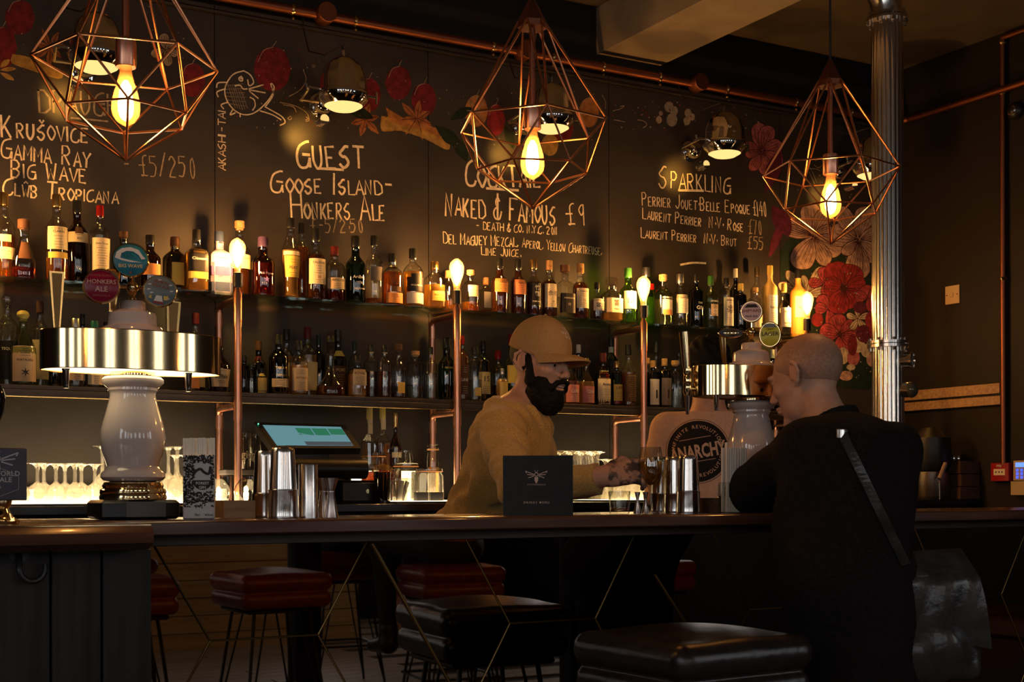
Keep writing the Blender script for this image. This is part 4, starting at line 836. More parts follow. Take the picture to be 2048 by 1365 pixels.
bt('slim black bottle with white foil top under the cap\'s brim', 1157, 690, 26, 'tall', 'dark', None, 0, WHITEP, None, row=1, nm='vermouth_bottle', **k2)
bt('yellow gin bottle with gold neck right of the pink gin', 1173, 717, 32, 'bell', 'clear', 'gold', .5, GOLD, PINKL, (.05, .4), [('GIN', .25, .1, WHITEP)], nm='gin_bottle', **k2)
bt('vermouth bottle with tall cream label, red crest and blue ribbon', 1206, 707, 31, 'stout', 'brown', 'brown', .6, WINE, PAPER, (.03, .66), [('Antica', .38, .13, INK), ('✿', .5, .12, REDW)], nm='vermouth_bottle', ang=75, **k2)
bt('tall black wine bottle with white foil band behind the vermouth', 1222, 675, 30, 'tall', 'dark', None, 0, BLKC, None, row=1, nm='wine_bottle', extra=[(.78, .86, WHITEP, 180)], **k2)
bt('green bottle with yellow and red label left of the right rear post', 1233, 723, 24, 'cyl', 'green', None, 0, GOLD, YL, (.12, .48), [('LOR', .38, .1, REDW)], nm='liqueur_bottle', extra=[(.06, .11, REDW, 60)], **k2)
bt('amber bottle with worn brown picture label beside the right post', 1257, 690, 31, 'stout', 'clear', 'amber', .55, BLKC, BRNL, (.08, .52), [('ABSINTHE', .48, .05, YWAX)], nm='absinthe_bottle', **k2)
bt('short corked bottle just right of the right post', 1294, 717, 26, 'mini', 'clear', 'water', .5, CORKM, None, row=1, nm='gin_bottle', knob='cork', **k2)
bt('small bottle with T label in cream, the left of the T pair', 1306, 722, 26, 'cyl', 'dark', None, 0, CORKM, WHITEP, (.06, .60), [('T', .2, .42, INK)], nm='vermouth_bottle', **k2)
bt('tall clear bottle with dark cap rising behind the T pair', 1312, 684, 26, 'stout', 'clear', 'water', .5, BLKC, None, row=2, nm='gin_bottle', **k2)
bt('small bottle with T label in grey, the right of the T pair', 1329, 718, 27, 'cyl', 'dark', None, 0, CORKM, GREYL, (.06, .60), [('T', .2, .42, INK)], nm='vermouth_bottle', **k2)
bt('ribbed clear bottle with broad cork beside the tall tap', 1350, 722, 30, 'cyl', 'clear', 'water', .4, CORKM, None, nm='gin_bottle', knob='cork', depth=5.93, **k2)
bt('clear decanter with ball stopper behind the broad corked bottle', 1358, 706, 24, 'tall', 'clear', 'water', .4, CLEAR, None, nm='decanter', knob='ball', row=2, **k2)
bt('dark bottle in the gap between the right tap handles', 1437, 690, 26, 'tall', 'dark', None, 0, BLKC, None, nm='wine_bottle', row=1, **k2)
bt('clear bottle showing left of the right ceramic cap', 1465, 722, 26, 'stout', 'clear', 'water', .4, BLKC, None, nm='gin_bottle', row=1, **k2)
bt('dark bottle with white neck between the customer and the right tower', 1545, 700, 24, 'tall', 'dark', None, 0, WHITEP, None, nm='wine_bottle', row=1, **k2)
# worktop bottles
k3 = dict(shelf=3)
bt('yellow corked syrup bottle, left of the pair beside the till', 739, 815, 28, 'sq', 'clear', 'amber', .2, YWAX, BEIGE, (.72, .88), [], nm='syrup_bottle', knob='cork', depth=5.9, **k3)
bt('yellow corked bottle of dark syrup, right of the pair beside the till', 765, 814, 28, 'sq', 'clear', 'brown', .6, YWAX, BEIGE, (.76, .9), [], nm='syrup_bottle', knob='cork', depth=5.97, **k3)
bt('small dark syrup bottle with brass cap and cream neck band', 791, 826, 24, 'round', 'brown', 'brown', .6, BRASSD, BEIGE, (.5, .56), [], nm='syrup_bottle', depth=5.95, **k3)

# ------------------------------------------------------------ glassware on the back worktop
GLASSW = glass('wine_glass_glass', (.95, .94, .90), (.75, .68, .52), 1.0, .22, (1, .97, .9))
def wine_mesh(r=.036, h=.15, stem=.075, foot=.033):
    hb = h-stem; m = MB()
    m.lathe([(r*.82, 0), (r*.98, hb*.3), (r, hb*.5), (r*.8, hb*.8), (r*.35, hb*.97), (.008, hb+.004), (.0065, hb+stem*.6), (.010, h-.014), (foot*.5, h-.005), (foot, h-.0025), (foot, h), (.001, h+.001)], (0, 0, 0), 22, cap=False)
    m.lathe([(r*.82, 0), (r*.78, 0), (r*.94, hb*.3), (r*.96, hb*.5), (r*.76, hb*.79), (r*.3, hb*.94), (.001, hb*.96)][::-1], (0, 0, 0), 22, cap=False)
    return m.mesh('wine_glass', GLASSW)
wa, wb, wc = wine_mesh(.042, .160, .08, .042), wine_mesh(.038, .240, .115, .041), wine_mesh(.038, .20, .09, .040)
def put(name, me, px, py, Y, z, label, cat, group=None):
    p = W(px, py, Y); o = link(name, me); o.location = (p.x, Y, z+.0125); return tag(o, label, cat, group)
gs = [(38, 5.66, wa), (75, 5.62, wa), (88, 5.80, wa), (112, 5.68, wa), (130, 5.86, wa), (150, 5.63, wa), (163, 5.79, wa), (190, 5.70, wa)]
for i, (px, Y, me) in enumerate(gs): put('wine_glass', me, px, 1000, Y, BB, 'upturned wine glass in the glowing cluster left of the left ceramic tower', 'glass', 'upturned wine glasses left of the tower')
for px, Y, lb in ((205, 5.86, 'tall upturned glass nearly hidden by the left side of the ceramic tower'), (337, 5.9, 'tall upturned glass just right of the ceramic tower'), (355, 5.82, 'tall upturned glass with foot behind the white straws'), (352, 5.66, 'shorter upturned glass behind the patterned straw box'), (373, 5.74, 'upturned glass whose foot shows right of the straws')):
    put('wine_glass', wb if 'tall' in lb else wc, px, 1000, Y, BB, lb, 'glass')
n = 0
for j, Y in enumerate((5.62, 5.72, 5.82, 5.92)):
    for px in range(1098+j*6, 1200, 23): put('wine_glass', wb, px, 1000, Y, BB, 'tall upturned wine glass in the packed rows between menu and hand', 'glass', 'packed upturned wine glasses right of the menu')
for j, Y in enumerate((5.60, 5.74, 5.88)):
    for px in range(1212+j*9, 1325, 26): put('wine_glass', wc, px, 1000, Y, BB, 'low upturned glass in the bright rows behind the bartender\'s hand', 'glass', 'low upturned glasses behind the hand')
# big bulb like glasses near the left post
for px, Y, r, lb in ((437, 5.62, .05, 'round clear globe tumbler lit by a bulb left of the post'), (492, 5.60, .052, 'round clear globe tumbler lit by a bulb right of the post')):
    p = W(px, 960, Y); t = thing('globe_light', lb, 'light', (p.x, Y, BB+.001)); MB().lathe([(.02, 0), (r*.8, .012), (r, r), (r*.9, r*1.5), (r*.5, r*2.05), (.012, r*2.2)], (0, 0, 0), 20).build('globe', CLEAR, t); MB().ball((0, 0, r*.85), .012, 10).build('bulb', emit('globe_bulb_glow', (1, .6, .22), 70), t)
p = W(480, 930, 5.90); t = thing('storage_jar', 'square glass jar with grey lid behind the left post', 'jar', (p.x, 5.90, BB+.001)); MB().bbox(-.08, .08, -.05, .05, 0, .13, .01).build('glass_body', CLEAR, t); MB().bbox(-.083, .083, -.053, .053, .131, .155, .006).build('lid', GREYL, t)
# tall pint glasses beside the till
for px, Yp, lb in ((489, 5.87, 'tall straight pint glass with pale script behind the left post'), (509, 5.93, 'tall straight pint glass with pale script against the till')):
    p = W(px, 900, Yp); t = thing('pint_glass', lb, 'glass', (p.x, Yp, BB+.156)); MB().lathe([(.001, .002), (.026, .001), (.028, .004), (.036, .165)], (0, 0, 0), 18, cap=False).build('glass_body', CLEAR, t)
    mb = MB(); text(mb, 'gig', lambda x, y: (.0325*sin(x/.0325), -.0345*cos(x/.0325), y), .05, 0, .05); mb.build('lettering', BEIGE, t, False)

# till
t = thing('till', 'black touch screen till with a blue green display behind the shakers', 'till', W(600, 1000, 5.68)*1.0); t.location.z = BB; tx = t.location.x
tl, tr_, bl, br = W(508, 845, 5.85), W(690, 850, 5.85), W(545, 897, 5.60), W(722, 897, 5.60)
def off(p): return p-t.location
nrm = (tr_-tl).cross(bl-tl).normalized(); nrm = nrm if nrm.y < 0 else -nrm
def slab(a, b_, c, d, th, mat, name, sh=0.0, par=None):
    top = [off(q)+nrm*sh for q in (a, b_, c, d)]; bot = [q-nrm*th for q in top]; MB().loft([bot, top]).build(name, mat, par or t, False)
c0 = (tl+tr_+bl+br)/4
slab(tl, tr_, br, bl, .03, BLACK, 'screen_casing')
def ip(u, v): return tl+(tr_-tl)*u+((bl+(br-bl)*u)-(tl+(tr_-tl)*u))*v
SCR = emit('screen_blue', (.16, .34, .38), .65); SCG = emit('screen_green', (.03, .17, .09), .8); SCD = emit('screen_grey', (.12, .13, .14), .5)
slab(ip(.07, .12), ip(.93, .12), ip(.93, .9), ip(.07, .9), .003, SCR, 'display', .002)
for i in range(3): slab(ip(.40+i*.18, .22), ip(.565+i*.18, .22), ip(.565+i*.18, .5-.04*(i == 2)), ip(.40+i*.18, .5-.04*(i == 2)), .001, SCG, 'screen_button', .003)
slab(ip(.40, .76), ip(.93, .76), ip(.93, .9), ip(.40, .9), .001, SCD, 'screen_bar', .003)
MB().ball(off(ip(.03, .08))+nrm*.002, .003, 8).build('power_light', emit('green_led', (.1, 1, .4), 4), t)
MB().bbox(-.10, .12, -.06, .10, .02, .26, .01).build('stand', BLACK, t); MB().tube([(-.10, -.1, .155), (.27, -.1, .155)], .045, 14).build('printer_roll', BLACK, t); MB().bbox(-.14, .12, -.10, .12, 0, .02, .005).build('base', BLACK, t)
p = W(736, 980, 5.63); t = thing('cash_drawer', 'low black cash drawer with a small round lock', 'drawer', (p.x, 5.64, BB+.001)); MB().bbox(-.125, .125, 0, .25, 0, .105, .004).build('casing', BLACKM, t); MB().bbox(-.12, .12, -.006, 0, .012, .093, .002).build('drawer_front', BLACK, t); MB().lathe([(.001, .004), (.010, .004), (.010, 0)], (0, -.006, .055), 14, axis='y').build('lock', BRASS, t)
# jars
def jar(label, px, ytop, wpx, Y, fill, name='storage_jar', lid='ring', z=BB):
    p = W(px, ytop, Y); h = p.z-z; r = M(wpx, p)/2; t = thing(name, label, 'jar', (p.x, Y, z+.001))
    MB().lathe([(r*.9, 0), (r, .008), (r, h*.78), (r*.86, h*.86), (r*.86, h*.92)], (0, 0, 0), 22).build('glass_body', CLEAR, t)
    if fill: MB().lathe([(r*.88, .004), (r*.93, .012), (r*.93, h*.6), (.001, h*.62)], (0, 0, 0), 16).build('contents', fill, t)
    if lid == 'ring': MB().lathe([(r*.9, h*.92), (r*.95, h*.93), (r*.95, h*.98), (r*.8, h), (.001, h)], (0, 0, 0), 20).build('lid', CLEAR, t); MB().lathe([(r*.9, h*.90), (r*.96, h*.91), (r*.9, h*.925)], (0, 0, 0), 20, cap=False).build('seal', ORL, t)
    return t, r, h
jar('clip top jar with brown contents behind the dried flowers', 748, 905, 54, 5.98, lq('brown')); t, r, h = jar('wide clear clip top jar glowing in front of the light box', 812, 927, 54, 5.72, lq('water')); jar('clear clip top jar stacked with small dark blocks at the right', 858, 938, 60, 5.74, None, lid='ring')
for px in (842, 872): 
    p = W(px, 1000, 5.62); o = tag(MB().bbox(-.03, .03, -.02, .02, 0, .05, .004).build('box', BLACK), 'small black box low in front of the jars, %s one' % ('left' if px < 850 else 'right'), 'box'); o.location = (p.x, 5.62, BB+.001)
p = W(845, 905, 5.98); t = thing('bottle_cradle', 'small dark caddy hung behind the jars', 'caddy', (p.x, 5.98, BB+.001)); MB().bbox(-.05, .05, -.03, .03, 0, .15, .005).build('body', BLACK, t); MB().bbox(-.03, .03, -.035, -.03, .06, .12, .003).build('panel', NAVY, t)
jar('narrow clear jar with wire clip at the right of the jars', 866, 890, 26, 5.92, lq('gold')); jar('small clear storage glass between syrup bottle and jars', 811, 893, 34, 5.82, None, lid=None)
p = W(765, 1000, 5.60); t = thing('vase', 'metal cup of dried golden flowers before the jars', 'vase', (p.x, 5.60, BB+.001)); hh = W(765, 945, 5.6).z-BB; MB().lathe([(.034, 0), (.036, .01), (.04, hh)], (0, 0, 0), 20).build('cup', glass('smoked_glass', (.16, .12, .09), (.05, .04, .03)), t)
mb = MB()
for i in range(240):
    a, q = random.uniform(0, 2*PI), random.uniform(0, .062)**1.0; x, y = q*cos(a), q*sin(a)*.8; z = hh+.035*(1-(q/.07)**2); dx, dy = random.uniform(-.01, .01), random.uniform(-.01, .01)
    mb.add([(x, y, z-.004), (x+.002, y, z), (x+dx, y+dy, z+random.uniform(-.03, .005))], [(0, 1, 2)])
mb.build('dried_flowers', flat('dried_ochre', (.40, .22, .04)), t, False, kind='stuff')
p = W(800, 1000, 5.56); t = thing('tumbler', 'clear tumbler holding folded paper sachets', 'glass', (p.x, 5.56, BB+.001)); MB().lathe([(.03, 0), (.036, .115)], (0, 0, 0), 20, cap=False).build('glass_body', CLEAR, t)
for i, (a, m) in enumerate(((.2, WHITEP), (-.3, BEIGE), (.5, GREYL))): o = MB().bbox(-.014, .014, -.002, .002, 0, .10, .001).build('sachet', m, t); o.rotation_euler = (a*.3, a*.6, a); o.location = (.008*(i-1), .006*(i-1), .004)
# things on the far right worktop, behind the customer
p = WX(1935, 940, RX-.22); Yc = 5.62
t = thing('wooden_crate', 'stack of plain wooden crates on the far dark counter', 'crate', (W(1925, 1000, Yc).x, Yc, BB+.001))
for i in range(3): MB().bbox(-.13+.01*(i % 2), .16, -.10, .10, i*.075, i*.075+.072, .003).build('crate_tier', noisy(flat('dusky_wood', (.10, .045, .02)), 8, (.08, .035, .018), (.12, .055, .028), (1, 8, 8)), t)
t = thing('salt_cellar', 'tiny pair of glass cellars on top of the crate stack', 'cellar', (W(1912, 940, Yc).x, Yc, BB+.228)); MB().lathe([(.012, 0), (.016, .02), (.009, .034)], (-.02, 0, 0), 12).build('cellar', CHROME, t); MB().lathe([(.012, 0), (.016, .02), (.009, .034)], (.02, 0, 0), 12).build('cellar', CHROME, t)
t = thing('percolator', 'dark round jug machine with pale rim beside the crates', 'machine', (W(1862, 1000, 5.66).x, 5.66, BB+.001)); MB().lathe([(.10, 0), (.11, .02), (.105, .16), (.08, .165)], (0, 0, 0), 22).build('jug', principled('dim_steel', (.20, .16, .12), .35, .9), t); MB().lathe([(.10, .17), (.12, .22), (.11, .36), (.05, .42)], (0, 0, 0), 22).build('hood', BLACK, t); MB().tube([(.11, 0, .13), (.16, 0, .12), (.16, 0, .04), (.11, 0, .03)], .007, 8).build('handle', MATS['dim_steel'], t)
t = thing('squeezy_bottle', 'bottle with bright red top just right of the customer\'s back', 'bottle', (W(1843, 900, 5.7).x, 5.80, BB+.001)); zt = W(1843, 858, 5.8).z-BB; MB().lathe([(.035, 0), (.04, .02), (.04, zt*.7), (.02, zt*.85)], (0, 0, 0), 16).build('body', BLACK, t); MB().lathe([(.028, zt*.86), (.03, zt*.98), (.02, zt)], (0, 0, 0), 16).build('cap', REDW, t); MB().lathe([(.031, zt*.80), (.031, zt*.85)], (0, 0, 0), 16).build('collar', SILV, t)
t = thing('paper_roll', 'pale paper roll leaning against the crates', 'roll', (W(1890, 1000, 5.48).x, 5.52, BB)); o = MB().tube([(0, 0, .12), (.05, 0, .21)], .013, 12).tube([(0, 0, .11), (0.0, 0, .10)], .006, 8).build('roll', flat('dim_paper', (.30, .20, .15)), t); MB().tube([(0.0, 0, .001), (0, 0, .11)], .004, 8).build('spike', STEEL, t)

# ============================================================ CHROME WALL LAMPS
LENS = emit('lamp_lens_glow', (1, .60, .20), 1.25)
def wall_lamp(px, py, label, first=[None]):
    """py is the level of the lens"""
    Yl = 5.78; p = W(px, py, Yl)
    if first[0] is None:
        t = thing('wall_lamp', label, 'lamp', p, 0, 'chrome wall lamps over the chalkboards'); R = .110
        prof = [(R*.80, -.012), (R*1.0, .012), (R*1.08, .035), (R*1.04, .05), (R*1.0, .055), (R*.97, .11), (R*.80, .165), (R*.5, .20), (R*.16, .215), (.001, .217)]
        mb = MB(); n = 48; rings = []
        for r, z in prof:
            rings.append([(r*(1-(.035 if z > .05 else 0)*(abs(sin(2*PI*i/n*4.5))**6))*cos(2*PI*i/n), r*(1-(.035 if z > .05 else 0)*(abs(sin(2*PI*i/n*4.5))**6))*sin(2*PI*i/n), z) for i in range(n)])
        mb.loft(rings); mb.build('shade', CHROME, t)
        MB().lathe([(R*.86, .0), (R*.80, -.012), (R*.55, -.028), (R*.2, -.036), (.001, -.037)], (0, 0, 0), 28).build('lens', LENS, t)
        MB().lathe([(.007, .215), (.007, .245)], (0, 0, 0), 8).build('top_stub', CHROME, t)
        MB().tube([(-R*1.5, .03, .05), (-R*1.55, .03, .075)], .006, 8).tube([(-R*1.5, 0, .05), (R*1.5, 0, .05)], .006, 8).tube([(R*1.5, 0, .02), (R*1.5, 0, .075)], .006, 8).tube([(-R*1.5, 0, .05), (-R*1.2, .2, .05), (.01, .28, .075)], .008, 8).build('bracket', CHROME, t)
        MB().ball((.02, .30, .075), .050, 18).lathe([(.06, -.345), (.06, -.33), (.03, -.32)], (.02, 0, .075), 20, axis='y').build('mount', CHROME, t)
        MB().tube([(0, 0, .24), (.005, .03, .275), (-.03, .15, .26), (-.07, .25, .30), (-.08, .30, .42), (-.075, .31, .52)], .004, 6).build('cable', BLACK, t)
        MB().lathe([(.022, -.05), (.026, -.03), (.022, .02)], (-.06, .10, -.06), 12, axis='y').build('rear_snout', CHROME, t)
        first[0] = t
    else: t = place(copy_tree(first[0]), p, 0, label, 'chrome wall lamps over the chalkboards')
    for nm_, loc, rot, e, ang, bl_ in (('lamp_downlight', (p.x, p.y, p.z-.05), (0, 0, 0), 7.0, 100, .6), ('lamp_back_spot', (p.x-.06, p.y+.17, p.z-.06), (math.radians(88), 0, 0), 3.2, 75, 1.0)):
        l = bpy.data.lights.new(nm_, 'SPOT'); l.energy = e; l.color = (1, .46, .07); l.spot_size = math.radians(ang); l.spot_blend = bl_; l.shadow_soft_size = .02
        o = bpy.data.objects.new(nm_, l); o.location = loc; o.rotation_euler = rot; C.objects.link(o)
for px, py, lb in ((193, 128, 'chrome wall lamp seen through the leftmost cage lamp'), (687, 207, 'chrome wall lamp between the fish drawing and the middle cage lamp'), (1103, 252, 'chrome wall lamp seen through the middle cage lamp'), (1449, 303, 'chrome wall lamp over the SPARKLING heading'), (1745, 347, 'chrome wall lamp half hidden by the steel column')):
    wall_lamp(px, py, lb)

# ============================================================ STEEL COLUMN
cY = 4.9; cp = W(1776, 700, cY); r0 = M(63, cp)/2
t = thing('steel_column', 'fluted shiny steel column with bolted flanges at the end of the bar', 'column', (cp.x, cY, 0))
def flute(r, z0, z1, n=96):
    rings = []
    for z in (z0, z1): rings.append([((r-.0035*(1-abs(sin(i*PI*18/n))**.7))*cos(2*PI*i/n), (r-.0035*(1-abs(sin(i*PI*18/n))**.7))*sin(2*PI*i/n), z) for i in range(n)])
    return MB().loft(rings)
fz = [W(1776, 690, cY).z, W(1776, 38, cY).z]
MIRS = principled('polished_steel', (.88, .84, .78), .20, 1.0)
flute(r0, 0, fz[0]-.015, 144).build('lower_pipe', MIRS, t, angle=25); flute(r0, fz[0]+.015, fz[1]-.015, 144).build('upper_pipe', MIRS, t, angle=25)
for z in fz:
    MB().lathe([(r0*.9, -.016), (r0*1.30, -.016), (r0*1.30, -.002), (r0*.9, -.002)], (0, 0, z), 32).lathe([(r0*.9, .002), (r0*1.30, .002), (r0*1.30, .016), (r0*.9, .016)], (0, 0, z), 32).build('flange', MIRS, t)
    for i in range(8):
        a = 2*PI*i/8+.3; MB().lathe([(.008, -.034), (.008, -.017)], (r0*1.17*cos(a), r0*1.17*sin(a), z), 6).lathe([(.004, -.03), (.004, .03)], (r0*1.17*cos(a), r0*1.17*sin(a), z), 8).lathe([(.008, .017), (.008, .030)], (r0*1.17*cos(a), r0*1.17*sin(a), z), 6).build('bolt', MIRS, t)
el = []
for i in range(9): a = PI/2*i/8; el.append((-.22*(1-cos(a)), 0, fz[1]+.016+.22*sin(a)))
MB().tube(el+[(-.462, 0, fz[1]+.236)], r0, 40).build('elbow_pipe', MIRS, t, angle=25)
for py, lb, dial in ((725, 'gauge', True), (783, 'sight', False)):
    z = W(1800, py, cY).z; d = Vector((.80, -.60, 0))
    o = thing('x', 'x', 'x'); bpy.data.objects.remove(o)
    mb = MB().lathe([(.001, -.02), (.036, -.02), (.038, .045), (.034, .05)], (0, 0, 0), 24, axis='x')
    o = mb.build('gauge_housing' if dial else 'sight_housing', MIRS, t); o.location = tuple(Rt*.055-Fw*r0*.45+Up*z); o.rotation_euler = (0, 0, math.radians(-62))
    if dial:
        MB().lathe([(.034, .044), (.042, .046), (.042, .058), (.036, .06), (.034, .05)], (0, 0, 0), 24, axis='x', cap=False).build('bezel', MIRS, o); q = MB().lathe([(.001, .052), (.036, .052)], (0, 0, 0), 24, axis='x', cap=False).build('dial', flat('pale_dial', (.45, .48, .5)), o)
        mb = MB(); mb.box(.053, .055, -.002, .002, 0, .026)
        for i in range(10): a = -.9+i*.55; mb.box(.0525, .054, .03*cos(a)-.0015, .03*cos(a)+.0015, .03*sin(a)-.0015, .03*sin(a)+.0015)
        mb.build('pointer', INK, o, False)
    else: MB().ball((.05, 0, 0), .040, 20, sc=(.85, 1, 1)).build('glass_dome', principled('smoky_dome', (.10, .09, .06), .08, 0, .8), o)
# ============================================================ FRONT BAR
CT = 1.10; MY = 3.08
t = thing('bar_counter', 'long dark varnished wooden bar counter', 'counter'); xl = W(305, 1040, 2.6).x
MB().bbox(xl, RX-.01, 2.82, 3.34, CT-.030, CT, .006).build('worktop', WOODC, t)
xp = W(303, 1200, 2.735).x
MB().bbox(xp+.002, RX-.01, 2.90, 3.30, CT-.055, CT-.031, .003).build('sub_top', noisy(principled('dark_edge_wood', (.03, .014, .01), .5), 5, (.028, .012, .009), (.045, .02, .014), (1, 8, 8)), t)
MB().bbox(xp+.002, RX-.01, 3.14, 3.30, 0, CT-.056, .003).build('carcass', BLACKM, t)
# raised rail on the right part
t = thing('bar_end', 'projecting dark planked end of the bar at the left', 'counter')
mb = MB(); prof = [(2.60, CT-.004), (2.585, CT-.015), (2.59, CT-.035), (2.62, CT-.048), (2.66, CT-.052), (3.34, CT-.052), (3.34, CT), (2.61, CT)]
mb.loft([[(x, y, z) for y, z in prof] for x in (LX+.3, xl-.001)]).build('worktop', WOODC, t, True, 30)
x = LX+.3; w_ = .098; pk = MB().bbox(0, w_-.004, 2.735, 2.757, .02, CT-.053, .003).mesh('plank', WOODD)
xp = W(303, 1200, 2.735).x
while x < xp-w_: o = link('plank', pk, t); o.location = (x, 0, 0); x += w_
if xp-x > .01: MB().bbox(x, xp, 2.735, 2.757, .02, CT-.053, .003).build('plank', WOODD, t)
MB().box(LX+.3, xp-.002, 2.758, 3.30, 0, CT-.054).build('carcass', BLACKM, t, False)
p = W(62, 1130, 2.72); t = thing('bag_hook', 'curved black bag hook screwed under the bar end', 'hook', (p.x, 2.735, p.z)); MB().lathe([(.001, .003), (.018, .003), (.018, 0)], (-.02, 0, .02), 14, axis='y').tube([(-.02, -.005, .03)]+[(.024*cos(PI-PI*1.1*i/14)+.0, -.03, -.006-.026*sin(PI*1.1*i/14)) for i in range(15)], .0055, 8).build('hook', BLACK, t)

# mirrored hexagon front
t = thing('mirror_front', 'bar front of bronze mirror panes cut in large hexagons with brass strips', 'mirror')
MB().box(xp+.002, RX-.01, MY+.012, MY+.055, .02, CT-.056).build('backing', BLACKM, t, False)
MIR = noisy(principled('bronze_mirror', (.55, .46, .38), .015, 1.0), 3, (.36, .30, .26), (.42, .35, .30))
hs, PX0, ZC = .268, W(420, 1284, MY).x, .815
HH = hs*math.sqrt(3)/2; P3 = hs*3
def clip(poly, x0, x1, z0, z1):
    for ax, v, sg in ((0, x0, 1), (0, x1, -1), (1, z0, 1), (1, z1, -1)):
        out = []
        for i in range(len(poly)):
            a, b_ = poly[i], poly[(i+1) % len(poly)]; da, db = (a[ax]-v)*sg, (b_[ax]-v)*sg
            if da >= 0: out.append(a)
            if (da >= 0) != (db >= 0): k = da/(da-db); out.append((a[0]+(b_[0]-a[0])*k, a[1]+(b_[1]-a[1])*k))
        poly = out
        if not poly: break
    return poly
edges = set()
for i in range(-2, 10):
    for j in range(-6, 7):
        for (ox, oz) in ((0, 0), (hs*1.5, HH)):
            cx, cz = PX0+hs/2+i*P3+ox, ZC-HH+j*2*HH+oz
            hx = [(cx+(hs-.0)*cos(math.radians(60*k)), cz+(hs)*sin(math.radians(60*k))) for k in range(6)]
            for k in range(6):
                a, b_ = hx[k], hx[(k+1) % 6]; edges.add(tuple(sorted(((round(a[0], 3), round(a[1], 3)), (round(b_[0], 3), round(b_[1], 3))))))
            q = clip([(cx+(x-cx)*.988, cz+(z-cz)*.988) for x, z in hx], xp+.003, RX-.02, .10, CT-.058)
            if len(q) > 2: MB().loft([[(x, MY+.012, z) for x, z in q], [(x, MY, z) for x, z in q]]).build('mirror_pane', MIR, t, False)
for a, b_ in edges:
    q = clip([(a[0], a[1]-1e-4), (b_[0], b_[1]), (a[0], a[1]+1e-4)], xp+.003, RX-.02, .10, CT-.058)
    if len(q) >= 2:
        xs = sorted(q); p0, p1 = xs[0], xs[-1]
        if math.hypot(p1[0]-p0[0], p1[1]-p0[1]) > .02: MB().tube([(p0[0], MY-.0005, p0[1]), (p1[0], MY-.0005, p1[1])], .0026, 6).build('brass_strip', BRASSD, t)
for (a, b_) in (((745, 1088), (905, 1375)), ((1310, 1150), (1382, 1262))):
    p0, p1 = W(*a, MY-.004), W(*b_, MY-.004); MB().tube([p0, p1], .0035, 8).build('brass_strip', BRASSD, t)
MB().box(xp+.003, RX-.02, MY-.01, MY+.04, .0, .1).build('kickboard', BLACKM, t, False)

# ------------------------------------------------------------ beer fonts
def ceramic_font(px, label, Yf, badges, rzb=0.0):
    p = W(px, 900, Yf); t = thing('beer_font', label, 'beer font', (p.x, Yf, CT+.0005)); k = (p-CAM).dot(Fw)/FPX
    def Z(y): return (HY-y)*((W(px, 900, Yf)-CAM).dot(Fw))/FPX+EYE-CT
    return t, Z
p = W(266, 900, 3.13); t = thing('beer_font', 'cream ceramic beer tower with brass drum and three round badges at the left', 'beer font', (p.x, 3.13, CT+.0005)); FONT1 = t; t.scale = (1, 1, .965)
zz = lambda y: EYE+(HY-y)*(p-CAM).dot(Fw)/FPX-CT
def font_body(t):
    MB().bbox(-.09, .09, -.075, .075, 0, .046, .012).build('base_block', BLACK, t); MB().bbox(-.035, .055, -.0765, -.075, .006, .042, .0015).build('base_plate', GREYL, t)
    MB().lathe([(.074, .046), (.076, .052), (.073, .060), (.075, .064), (.074, .070), (.067, .074), (.069, .080), (.064, .088), (.055, .089)], (0, 0, 0), 36).build('brass_foot', BRASS, t)
    MB().lathe([(.05, .089), (.066, .092), (.073, .100), (.071, .110), (.062, .118), (.058, .126), (.062, .14), (.070, .165), (.0735, .19), (.071, .215), (.063, .245), (.055, .275), (.051, .295), (.052, .302), (.056, .306), (.056, .312), (.062, .317), (.069, .324), (.070, .332), (.064, .338), (.05, .340)], (0, 0, 0), 40).build('ceramic_column', CERAMIC, t)
    MB().lathe([(.045, .340), (.052, .341), (.052, .350), (.045, .351)], (0, 0, 0), 30).build('brass_collar', BRASS, t)
    n = 72; a, b_ = .205, .095
    def oval_(s_, z): 
        r = []
        for i in range(n):
            u = 2*PI*i/n; ca, sa = cos(u), sin(u); r.append((a*s_*ca, b_*s_*math.copysign(abs(sa)**.92, sa), z))
        return r
    MB().loft([oval_(.985, .349), oval_(1.0, .351), oval_(1.0, .356)], cap=False).loft([oval_(1.0, .356), oval_(1.0, .440), oval_(.985, .442), oval_(.9, .4415)]).build('brass_drum', BRASS, t, angle=18)
    MB().loft([oval_(.97, .353), oval_(.97, .354)]).build('drum_light_panel', emit('drum_lamp_glow', (1, .78, .42), 3.0) if t.get('lit', 1) else principled('dim_brass', (.5, .36, .2), .3, .8), t)
    MB().lathe([(.070, .442), (.072, .446), (.066, .456), (.056, .461), (.055, .466), (.054, .482), (.052, .490), (.042, .496), (.031, .499), (.0295, .502), (.0295, .514), (.026, .519), (.004, .521)], (0, 0, 0), 36).build('ceramic_cap', CERAMIC, t)
    for s, y_ in ((-.155, -.03), (.115, -.05)):
        MB().lathe([(.006, -.045+.35), (.0085, -.005+.35), (.010, .35)], (s, y_, 0), 12).build('spout', CHROME, t)
    MB().lathe([(.010, .520), (.008, .527), (.005, .532), (.012, .54)], (0, -.0, 0), 16).ball((0, 0, .553), .0145, 16).tube([(0, 0, .565), (0, 0, .60)], .0045, 8).tube([(-.06, 0, .553), (.06, 0, .553)], .0035, 8).build('badge_stand', BRASS, t)
